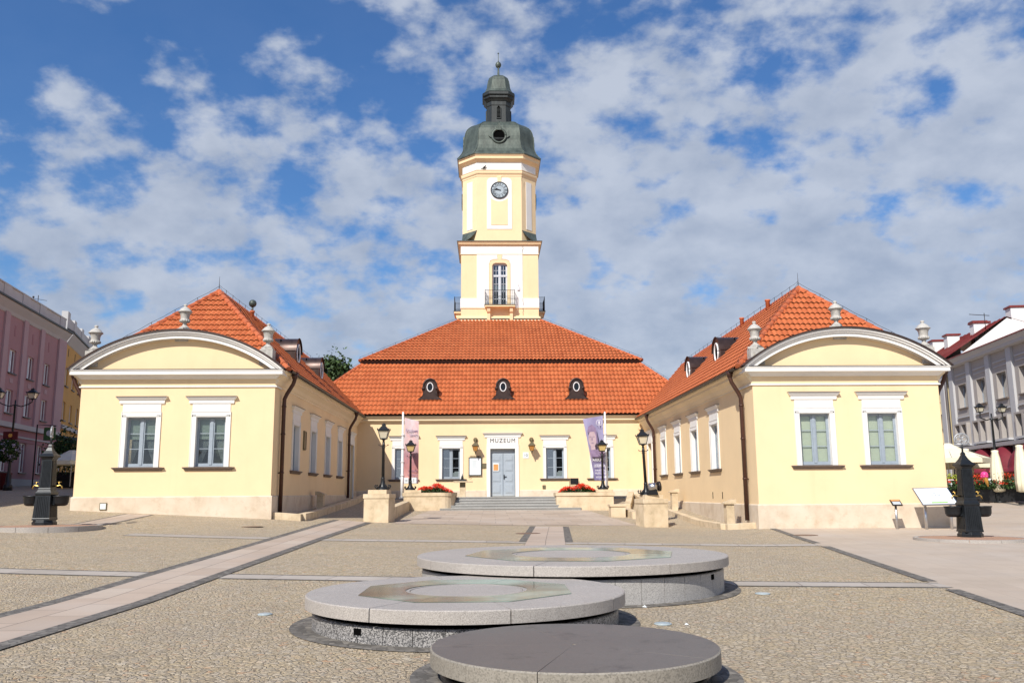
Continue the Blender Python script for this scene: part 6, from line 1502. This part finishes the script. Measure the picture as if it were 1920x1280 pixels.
hbox(oc, T, 'belt_course', 'greytrim', (0, Lo, -.25, 0, 7.55, 7.9)); hbox(oc, T, 'roof', 'darkmetal', (0, Lo, .45, 12.9, 15.7, 16.3))
mb = MB()
for k in range(8): mb.box(1.3 + 3.4 * k, 1.5 + 3.4 * k, -.02, .1, 14.1, 14.8, M_=T)
mb.build('attic_slit', M['bark'], oc)
# grey house with paired windows on the right
dr = Vector((.1436, 1)).normalized(); G0 = Vector((35.4, 66)); Lg = 30.0; GS = G0
# travel from the far end towards the camera so that the front looks left
cg = [2.62 + 3.35 * k for k in range(8)]
M['shadedpier'] = plain('shade_darkened_pier', (.05, .042, .038), .7, .2, 3)  # pier colour darkened to carry the shade of the ground floor
gy, T = house('grey_house', GS, -dr, Lg, 14, 1.0, 11.0, 'greywall', [(7.62, 9.35, 1.45)], cg, 'grey beige house with pale pilasters above burgundy awnings at the right edge', frame='sash', reveal=.42)
mb = MB(); 
def pairwin(r, T, cs, za, zb2, w, gap, frame='sash', reveal=.40):
    for c in cs:
        for s in (-1, 1):
            x0 = c + s * (gap + w) / 2 - w / 2; x1 = x0 + w
            m = MB()
            m.box(x0 - .02, x1 + .02, -.01, .0, za - .02, zb2 + .02, M_=T); 
            m = MB(); f = .06
            for q in ((x0, x0 + f, za, zb2), (x1 - f, x1, za, zb2), (x0 + f, x1 - f, za, za + f), (x0 + f, x1 - f, zb2 - f, zb2), ((x0 + x1) / 2 - .03, (x0 + x1) / 2 + .03, za, zb2)): m.box(q[0], q[1], -.02, .03, q[2], q[3], M_=T)
            o = m.build('window', M[frame], r); m = MB(); m.box(x0 + f, x1 - f, -.008, .0, za + f, zb2 - f, M_=T); m.build('pane', M['darkpane'], o)
            m = MB(); m.box(x0 - .16, x0, -.38, .0, za, zb2 + .1, M_=T); m.box(x1, x1 + .16, -.38, .0, za, zb2 + .1, M_=T); m.box(x0 - .16, x1 + .16, -.38, .0, zb2 + .1, zb2 + .22, M_=T); m.build('window_surround', M['greywall'], o)
        m = MB(); m.box(c - w - gap / 2 - .25, c + w + gap / 2 + .25, -.46, 0, za - .14, za, M_=T); m.build('sill', M['greytrim'], r)
t = NT('dark_window_glass'); M['darkpane'] = t.set((.03, .035, .045), .06, 0, .8)
pairwin(gy, T, cg, 4.95, 6.25, .85, .34)
hbox(gy, T, 'pilaster', 'greytrim', *[(c - .36, c + .36, -.16, 0, 4.75, 10.9) for c in [.95] + [x + 1.68 for x in cg]])
hbox(gy, T, 'window_band', 'greytrim', *[(c - 1.0, c + 1.0, -.07, 0, 10.05, 10.14) for c in cg], *[(c - 1.0, c + 1.0, -.05, 0, 9.75, 9.82) for c in cg], *[(c - 1.15, c + 1.15, -.1, 0, 6.9, 7.0) for c in cg])
mb = MB(); mb.sweep([tuple((T @ Vector((x, 0, 0))).xy) for x in (-.3, Lg)], [(0, 10.75), (.38, 10.8), (.42, 11.0), (.62, 11.2), (.65, 11.3), (0, 11.34)]); mb.build('cornice', M['greytrim'], gy)
mb = MB(); mb.sweep([tuple((T @ Vector((x, 0, 0))).xy) for x in (-.3, Lg)], [(0, 4.45), (.5, 4.48), (.55, 4.72), (0, 4.76)]); mb.build('fascia', M['greytrim'], gy)
mb = MB(); mb.quad(*[T @ Vector(q) for q in ((-.3, -.7, 11.32), (Lg, -.7, 11.32), (Lg, 7, 13.0), (-.3, 7, 13.0))]); mb.quad(*[T @ Vector(q) for q in ((-.3, -.7, 11.24), (Lg, -.7, 11.24), (Lg, -.7, 11.32), (-.3, -.7, 11.32))]); mb.build('roof', M['redroof'], gy, recalc=False)
hbox(gy, T, 'shopfront', 'darkpane', (0, Lg, -.03, 0, .4, 4.44)); hbox(gy, T, 'shop_pier', 'shadedpier', *[(c - .34, c + .34, -.3, 0, 0.2, 4.45) for c in [.95] + [x + 1.68 for x in cg]])  # dark piers and full-width dark panel paint in the ground floor's shade
mb = MB(); q = T @ Vector((.18, -.25, 0)); mb.tube([(q.x, q.y, 11.0), (q.x - .0, q.y, 10.4), (q.x, q.y, 1.0)], .11, 8); mb.build('downpipe', M['steel'], gy)
for c in (cg[1], cg[2] + .1, cg[3]):
    aw = MB(); Rr = 1.35; rows = []
    for j in range(9):
        t_ = PI / 2 * j / 8; rows.append(aw.add([T @ Vector((c + Rr * math.cos(u) * 1.0, -1.5 * math.sin(u) * (math.cos(t_) * .98 + .02), 2.62 + 1.75 * math.sin(t_) * (1)) if False else Vector((c + Rr * math.cos(u) * math.cos(t_), -1.5 * math.sin(u) * math.cos(t_), 2.75 + 1.75 * math.sin(t_)))) for u in [PI * k / 20 for k in range(21)]]))
    for a_, b_ in zip(rows, rows[1:]):
        for k in range(20): aw.face((a_[k], a_[k + 1], b_[k + 1], b_[k]), 0, .5, True)
    n0 = len(aw.v); low = aw.add([Vector(aw.v[i]) - Vector((0, 0, .25)) for i in rows[0]])
    for k in range(20): aw.face((rows[0][k], rows[0][k + 1], low[k + 1], low[k]), 0, .5, True)
    aw.build('domed_awning', M['burgundy'], gy, recalc=False)
# pale house with balconies and red roof beyond it
gh, T = house('pale_house', G0 + dr * 13.6, -dr, 13.5, 15, 1.0, 11.4, 'paleyellow', [(7.5, 9.4, 1.1), (4.6, 6.4, 1.1), (10.2, 10.9, .9)], [11.9 - 3.1 * k for k in range(4)], 'pale balconied house with a steep red roof between the right wing and grey house', frame='whitepaint')
hbox(gh, T, 'pilaster', 'greytrim', *[(c - .42, c + .42, -.3, 0, 1.0, 11.2) for c in (13.0, 10.3, 7.2, 4.1)])
mb = MB(); mb.sweep([tuple((T @ Vector((x, 0, 0))).xy) for x in (0, 13.5)], [(0, 11.0), (.4, 11.1), (.5, 11.35), (0, 11.4)]); mb.build('cornice', M['greytrim'], gh)
ridge_y, ridge_z = 4.8, 14.9
mb = MB(); mb.quad(*[T @ Vector(q) for q in ((0, -.6, 11.35), (13.5, -.6, 11.35), (13.5, ridge_y, ridge_z), (0, ridge_y, ridge_z))]); mb.quad(*[T @ Vector(q) for q in ((0, ridge_y, ridge_z), (13.5, ridge_y, ridge_z), (13.5, 15, 11.3), (0, 15, 11.3))])
for k in range(16): x = .2 + k * .87; mb.tube([T @ Vector((x, -.6, 11.37)), T @ Vector((x, ridge_y, ridge_z + .02))], .03, 4)
mb.build('roof', M['redroof'], gh, recalc=False)
mb = MB(); mb.prism([T @ Vector(q) for q in ((13.5, -.2, 11.0), (13.5, ridge_y, ridge_z - .15), (13.5, 14.5, 11.0))], T.to_3x3() @ Vector((.12, 0, 0))); mb.build('gable_wall', M['chimney'], gh)
for x, y, w, d_, zt in ((13.3, 6.6, .8, 2.8, 15.6), (10.2, 4.2, .7, 1.2, 15.0), (8.9, 4.6, .6, 1.0, 15.3), (6.3, 3.4, .7, 1.0, 14.7), (3.4, 3.4, .8, 1.4, 14.7), (1.0, 3.0, .7, 1.0, 14.1)):
    mb = MB(); mb.box(x - w, x + w * .2, y - d_ / 2, y + d_ / 2, 11.4, zt, 0, T); mb.box(x - w - .1, x + w * .2 + .1, y - d_ / 2 - .1, y + d_ / 2 + .1, zt, zt + .14, 1, T); mb.build('chimney', [M['chimney'], M['redroof']], gh)
for z in (4.55, 7.45):
    mb = MB(); mb.box(7.6, 10.0, -1.0, 0, z - .2, z - .05, 0, T)
    b_ = mb.build('balcony', M['greytrim'], gh); mb = MB()
    for zz in (z + .05, z + .95): mb.tube([T @ Vector(q) for q in ((7.65, -.95, zz), (9.95, -.95, zz))], .025, 4); mb.tube([T @ Vector(q) for q in ((9.95, -.95, zz), (9.95, 0, zz))], .025, 4)
    for k in range(16): x = 7.65 + 2.3 * k / 15; mb.tube([T @ Vector((x, -.95, z)), T @ Vector((x, -.95, z + .95))], .014, 4)
    mb.build('railing', M['iron'], b_)
mb = MB(); o = T @ Vector((13.0, 3.4, 14.0)); mb.tube([o, o + Vector((0, 0, 1.3))], .03, 4); mb.tube([o + Vector((-1.2, 0, 1.2)), o + Vector((.4, 0, 1.1))], .025, 4); mb.build('aerial', M['darkmetal'], gh)
# ------------------------------------------------------------------ double street lamps
def double_lamp(loc, H, span, ang, label, glass=('lampglass', 'lampglass'), mat='iron'):
    r = thing('double_street_lamp', loc, label, 'street lamp', None); x, y, z = loc; c, s = math.cos(ang), math.sin(ang)
    mb = MB(); mb.lathe([(.26, 0), (.26, .3), (.18, .4), (.15, .9), (.09, 1.1), (.075, 2.4), (.095, 2.45), (.07, 2.5), (.055, H - 1.4), (.09, H - 1.38), (.05, H - 1.3), (.04, H - .95)], x, y, z, 12); mb.build('pole', M[mat], r)
    mb = MB()
    for k in (-1, 1):
        P = [(0, H - 1.25), (.35 * k, H - 1.35), (.75 * k, H - 1.2), (span * k, H - 1.05), (span * k, H - .95)]; mb.tube([(x + a * c, y + a * s, z + b) for a, b in P], .035, 6)
    mb.build('arm', M[mat], r, recalc=False)
    old = r.location.copy()
    for k in (-1, 1):
        before = set(r.children); r.location = (0, 0, 0); lantern_part(r, H - .95, .80 if mat == 'iron' else .62, .50 if mat == 'iron' else .36, glass[0 if k < 0 else 1]); r.location = old
        for q in set(r.children) - before: q.location = (span * k * c, span * k * s, 0)
    return r
ll = at(14, 917, 55); double_lamp((ll.x, ll.y, g(ll.x, ll.y)), 6.5, .95, rad(12), 'black double street lamp hung with flower baskets before the pink house')
rl = Vector((29.2, 50, g(29.2, 50))); double_lamp(tuple(rl), 5.75, .72, rad(8), 'slim grey double street lamp before the grey house', mat='pumpiron')
def basket(cx, cy, z, R, label, group):
    mb = MB()
    def pp():
        d = Vector((random.gauss(0, 1), random.gauss(0, 1), random.gauss(0, 1))).normalized(); return Vector((cx, cy, z)) + d * R * random.uniform(.75, 1.02) * Vector((1, 1, .8)).length / 1.62
    mb.ball((cx, cy, z), R * .72, 14, 9)
    quads_cloud(mb, 1500, pp, .09, 0)
    for _ in range(110): c = pp(); quads_cloud(mb, 9, lambda: c + Vector((random.gauss(0, .06), random.gauss(0, .06), random.gauss(0, .05))), .05, 1, .6)
    return tag(mb.build('flower_basket', [M['leaf'], M['petal']], recalc=False), label, 'flowers', group)
basket(ll.x - .15, ll.y - .1, 4.45, .72, 'ball of white and violet flowers on the left double street lamp', None)
hs_ = thing('hanging_sign', (ll.x + .05, ll.y - .2, 5.2), 'dark red hanging sign on the left double street lamp above the flowers', 'sign')
mb = MB(); mb.box(ll.x - .45, ll.x + .45, ll.y - .24, ll.y - .16, 5.1, 5.6); mb.build('board', M['redbox'], hs_, bevel=.02); mb = MB(); mb.lathe([(.13, 0), (.10, .02)], 0, 0, 0, 16); mb.v = [(ll.x + a, ll.y - .245 - c, 5.35 + b) for a, b, c in mb.v]; mb.build('emblem', M['cone'], hs_)
lb = Vector((-30.2, 56, g(-30.2, 56)))
mb = MB(); mb.lathe([(.30, 0), (.34, .95), (.37, .97), (.37, 1.05)], lb.x, lb.y, lb.z, 14); tag(mb.build('litter_bin', M['redbox']), 'dark red litter bin at the foot of the left double street lamp', 'litter bin')
mb = MB(); mb.box(-30.1, -29.0, 62.2, 62.9, 2.0, 2.85); mb.box(-30.2, -28.9, 62.1, 63.0, 2.85, 3.0); tag(mb.build('concrete_planter', M['pumpiron'], bevel=.02), 'dark box planter on the shaded pavement before the pink house', 'planter')
# shaded café under the ochre house
M['shade'] = plain('dark_green_canvas', (.03, .045, .025), .8, .2, 3)
cafe = thing('cafe_pavilion', (-30.0, 66.5, 2.5), 'dark café pavilion with sloping canvas roof under the ochre house', 'pavilion')
mb = MB(); mb.prism([(-32.5, 66, 6.2), (-26, 64.6, 4.6), (-26, 64.6, 4.35), (-32.5, 66, 5.9)], (0, 6, 0)); mb.build('canopy', M['shade'], cafe); mb = MB()
for x, y in ((-32.3, 66), (-26.2, 64.8), (-32.3, 71.5), (-26.2, 70.4)): mb.tube([(x, y, 2.0), (x, y, 5.0)], .07, 6)
mb.build('pavilion_frame', M['iron'], cafe); mb = MB(); mb.box(-32.3, -25.5, 70.8, 70.9, 2.0, 4.9); mb.box(-32.0, -25.6, 65.4, 65.5, 2.1, 3.4); mb.build('screen', M['black'], cafe)
sg = thing('round_sign', (-30.4, 62.0, 5.6), 'green hanging sign with a pale disc among dark leaves by the ochre house', 'sign')
mb = MB(); mb.box(-31.1, -30.3, 62.0, 62.12, 5.5, 6.4); mb.build('board', M['greensign'], sg, bevel=.03); mb = MB(); mb.lathe([(.2, 0), (.2, .03)], 0, 0, 0, 20); mb.v = [(-30.7 + a, 61.99 - c, 6.0 + b) for a, b, c in mb.v]; mb.build('disc', M['greyink'], sg)
mb = MB(); mb.tube([(-31.6, 62.06, 2.2), (-31.6, 62.06, 6.6), (-30.3, 62.06, 6.5)], .05, 6); mb.build('bracket', M['iron'], sg)
mb = MB(); quads_cloud(mb, 1500, lambda: Vector((-30.0 + random.gauss(0, .5), 63 + random.gauss(0, .4), 4.7 + random.gauss(0, .6))), .12, 0); tag(mb.build('climbing_plant', M['leaf'], recalc=False), 'dark climbing plant beside the green hanging sign', 'plant')
def umbrella(x, y, z, H, R, label, group, zc=None):
    r = thing('cafe_umbrella', (x, y, z), label, 'umbrella', group)
    mb = MB(); mb.tube([(x, y, z), (x, y, z + H)], .035, 8); mb.build('pole', M['whitepaint'], r)
    mb = MB(); n = 8; zt = z + H; ze = z + H - R * .42
    ring = [(x + R * 1.08 * math.cos(2 * PI * (k + .5) / n), y + R * 1.08 * math.sin(2 * PI * (k + .5) / n)) for k in range(n)]
    def rg(f, zz): return mb.add([(x + (a - x) * f, y + (b - y) * f, zz) for a, b in ring])
    rs = [rg(.10, zt + .02), rg(.30, zt - (zt - ze) * .26), rg(.32, zt - (zt - ze) * .32), rg(1.0, ze), rg(1.0, ze - .26)]
    mb.face(rs[0])
    for a, b in zip(rs, rs[1:]):
        for k in range(n): mb.face((a[k], a[(k + 1) % n], b[(k + 1) % n], b[k]))
    mb.build('canopy', M['canvas'], r, recalc=False)
    mb = MB()
    for a, b in ring: mb.tube([(x, y, zt - .05), (a, b, ze + .02)], .015, 4)
    mb.build('rib', M['steel'], r, recalc=False); return r
def closed_umbrella(x, y, z, H, label):
    r = thing('closed_umbrella', (x, y, z), label, 'umbrella', 'closed cream umbrellas of the café terrace')
    mb = MB(); n = 24; prof = [(.13, H * .20), (.27, H * .22), (.30, H * .36), (.27, H * .6), (.19, H * .85), (.14, H * .95), (.15, H * .99), (.03, H)]
    rings = [mb.add([(x + rr * (1 + .22 * math.sin(4 * 2 * PI * k / n * 2)) * math.cos(2 * PI * k / n), y + rr * (1 + .22 * math.sin(8 * 2 * PI * k / n)) * math.sin(2 * PI * k / n), z + zz) for k in range(n)]) for rr, zz in prof]
    for a, b in zip(rings, rings[1:]):
        for k in range(n): mb.face((a[k], a[(k + 1) % n], b[(k + 1) % n], b[k]), 0, .5, True)
    mb.face(rings[0][::-1]); mb.face(rings[-1]); mb.build('folded_canopy', M['canvas'], r, recalc=False)
    mb = MB(); mb.tube([(x, y, z), (x, y, z + H * .25)], .035, 8); mb.lathe([(.3, 0), (.3, .08)], x, y, z, 12); mb.build('pole', M['iron'], r); return r
umbrella(-28.3, 60.5, 2.3, 2.4, 1.7, 'beige café umbrella in the shade between the ochre house and the left wing', 'open cream café umbrellas')
gz = lambda x, y: g(x, y)
umbrella(25.6, 48.5, gz(25.6, 48.5), 3.15, 2.0, 'open cream umbrella nearest the right wing, partly behind its corner', 'open cream café umbrellas')
umbrella(27.6, 51.5, gz(27.6, 51.5), 2.85, 2.2, 'open cream umbrella behind the right water pump, with a drooping right edge', 'open cream café umbrellas')
for x, y, H, lb_ in ((26.85, 46, 2.75, 'closed cream umbrella between the ice cream cone and the awnings'), (27.15, 44.3, 3.0, 'closed cream umbrella cut by the right edge of the picture'), (26.6, 48.4, 2.85, 'closed cream umbrella half hidden by the right water pump')): closed_umbrella(x, y, gz(x, y), H, lb_)
# terrace fence, flower boxes, ice cream cone, signs
tf = thing('terrace_fence', (27.5, 46, .9), 'dark panel fence of the café terrace behind the right water pump', 'fence')
for k in range(9):
    a = Vector((23.0 + 1.25 * k, 47.3 - .42 * k)); b = a + Vector((1.18, -.40)); z = g(a.x, a.y)
    mb = MB(); d_ = (b - a).normalized(); s_ = Vector((d_.y, -d_.x)) * .03
    mb.prism([(a.x - s_.x, a.y - s_.y, z + .08), (b.x - s_.x, b.y - s_.y, z + .08), (b.x - s_.x, b.y - s_.y, z + .85), (a.x - s_.x, a.y - s_.y, z + .85)], (s_.x * 2, s_.y * 2, 0)); mb.build('panel', M['black'], tf)
    mb = MB(); mb.box(a.x - .06, a.x, a.y - .04, a.y + .04, z - .1, z + .95); mb.build('post', M['iron'], tf)
for k in range(9):
    a = Vector((23.2 + 1.25 * k, 47.15 - .42 * k)); z = g(a.x, a.y) + .88
    pt = thing('flower_pot', (a.x + .3, a.y, z), ['pot of red flowers', 'pot of yellow green leaves', 'pot of orange red flowers'][k % 3] + ' on the terrace fence, ' + ['first', 'second', 'third', 'fourth', 'fifth', 'sixth', 'seventh', 'eighth', 'ninth'][k] + ' from the right wing', 'flower pot', 'flower pots on the café fence')
    mb = MB(); mb.lathe([(.14, 0), (.20, .28), (.22, .28), (.22, .33)], a.x + .3, a.y, z, 10); mb.build('pot', M['terracotta'], pt)
    mb = MB(); q = Vector((a.x + .3, a.y, z + .45)); quads_cloud(mb, 260, lambda: q + Vector((random.gauss(0, .26), random.gauss(0, .14), random.gauss(0, .10))), .05, 0)
    mb.build('leaves', M['leaf'] if k % 3 != 1 else M['yellowgreen'], pt, recalc=False); mb = MB(); quads_cloud(mb, 200, lambda: q + Vector((random.gauss(0, .26), random.gauss(0, .14), random.gauss(.06, .09))), .045, 0, .8); mb.build('blossoms', M['red'] if k % 3 != 1 else M['yellowgreen'], pt, recalc=False)
ic = thing('ice_cream_sign', (26.3, 46.4, 1.9), 'giant plastic ice cream cone with a pink scoop above the terrace flowers', 'sign')
mb = MB(); T = Matrix.Translation((25.75, 45.0, 1.80)) @ Matrix.Rotation(rad(-14), 4, 'Y'); mb.lathe([(.03, 0), (.14, .50), (.15, .53)], 0, 0, 0, 16); mb.v = [tuple(T @ Vector(v)) for v in mb.v]; mb.build('cone', M['cone'], ic)
mb = MB(); c = T @ Vector((0, 0, .62)); mb.ball(c, .19, 14, 10, sz=.9); [mb.ball((c.x + .14 * math.cos(k), c.y + .14 * math.sin(k), c.z - .09), .07, 8, 6) for k in range(6)]; mb.build('scoop', M['magenta'], ic, recalc=False)
for k in range(5):
    x, y = 24.6 + 1.7 * k, 46.5 - .57 * k; z = g(x, y)
    mb = MB(); mb.box(x - .16, x + .16, y - .02, y, z + .98, z + 1.28); mb.box(x - .02, x + .02, y - .015, y + .0, z + .8, z + .98); tag(mb.build('price_card', M['paper']), 'white card on the terrace fence, %s from the right wing' % ['first', 'second', 'third', 'fourth', 'fifth'][k], 'card', 'white cards on the café fence')
mb = MB()
def fl_pos(lo, hi):
    k = random.uniform(0, 8.8); x = 23.2 + 1.25 * k; y = 46.75 - .42 * k; return Vector((x, y + random.gauss(.25, .22), g(x, y) + random.uniform(lo, hi)))
quads_cloud(mb, 5200, lambda: fl_pos(.75, 1.2), .07, 0)
for _ in range(230): c = fl_pos(1.0, 1.3); quads_cloud(mb, 10, lambda: c + Vector((random.gauss(0, .06), random.gauss(0, .06), random.gauss(0, .04))), .045, 1, .7)
tag(mb.build('terrace_flowers', [M['leaf'], M['red']], recalc=False), 'mass of dark leaves and small red flowers behind the café fence', 'flowers', kind='stuff')
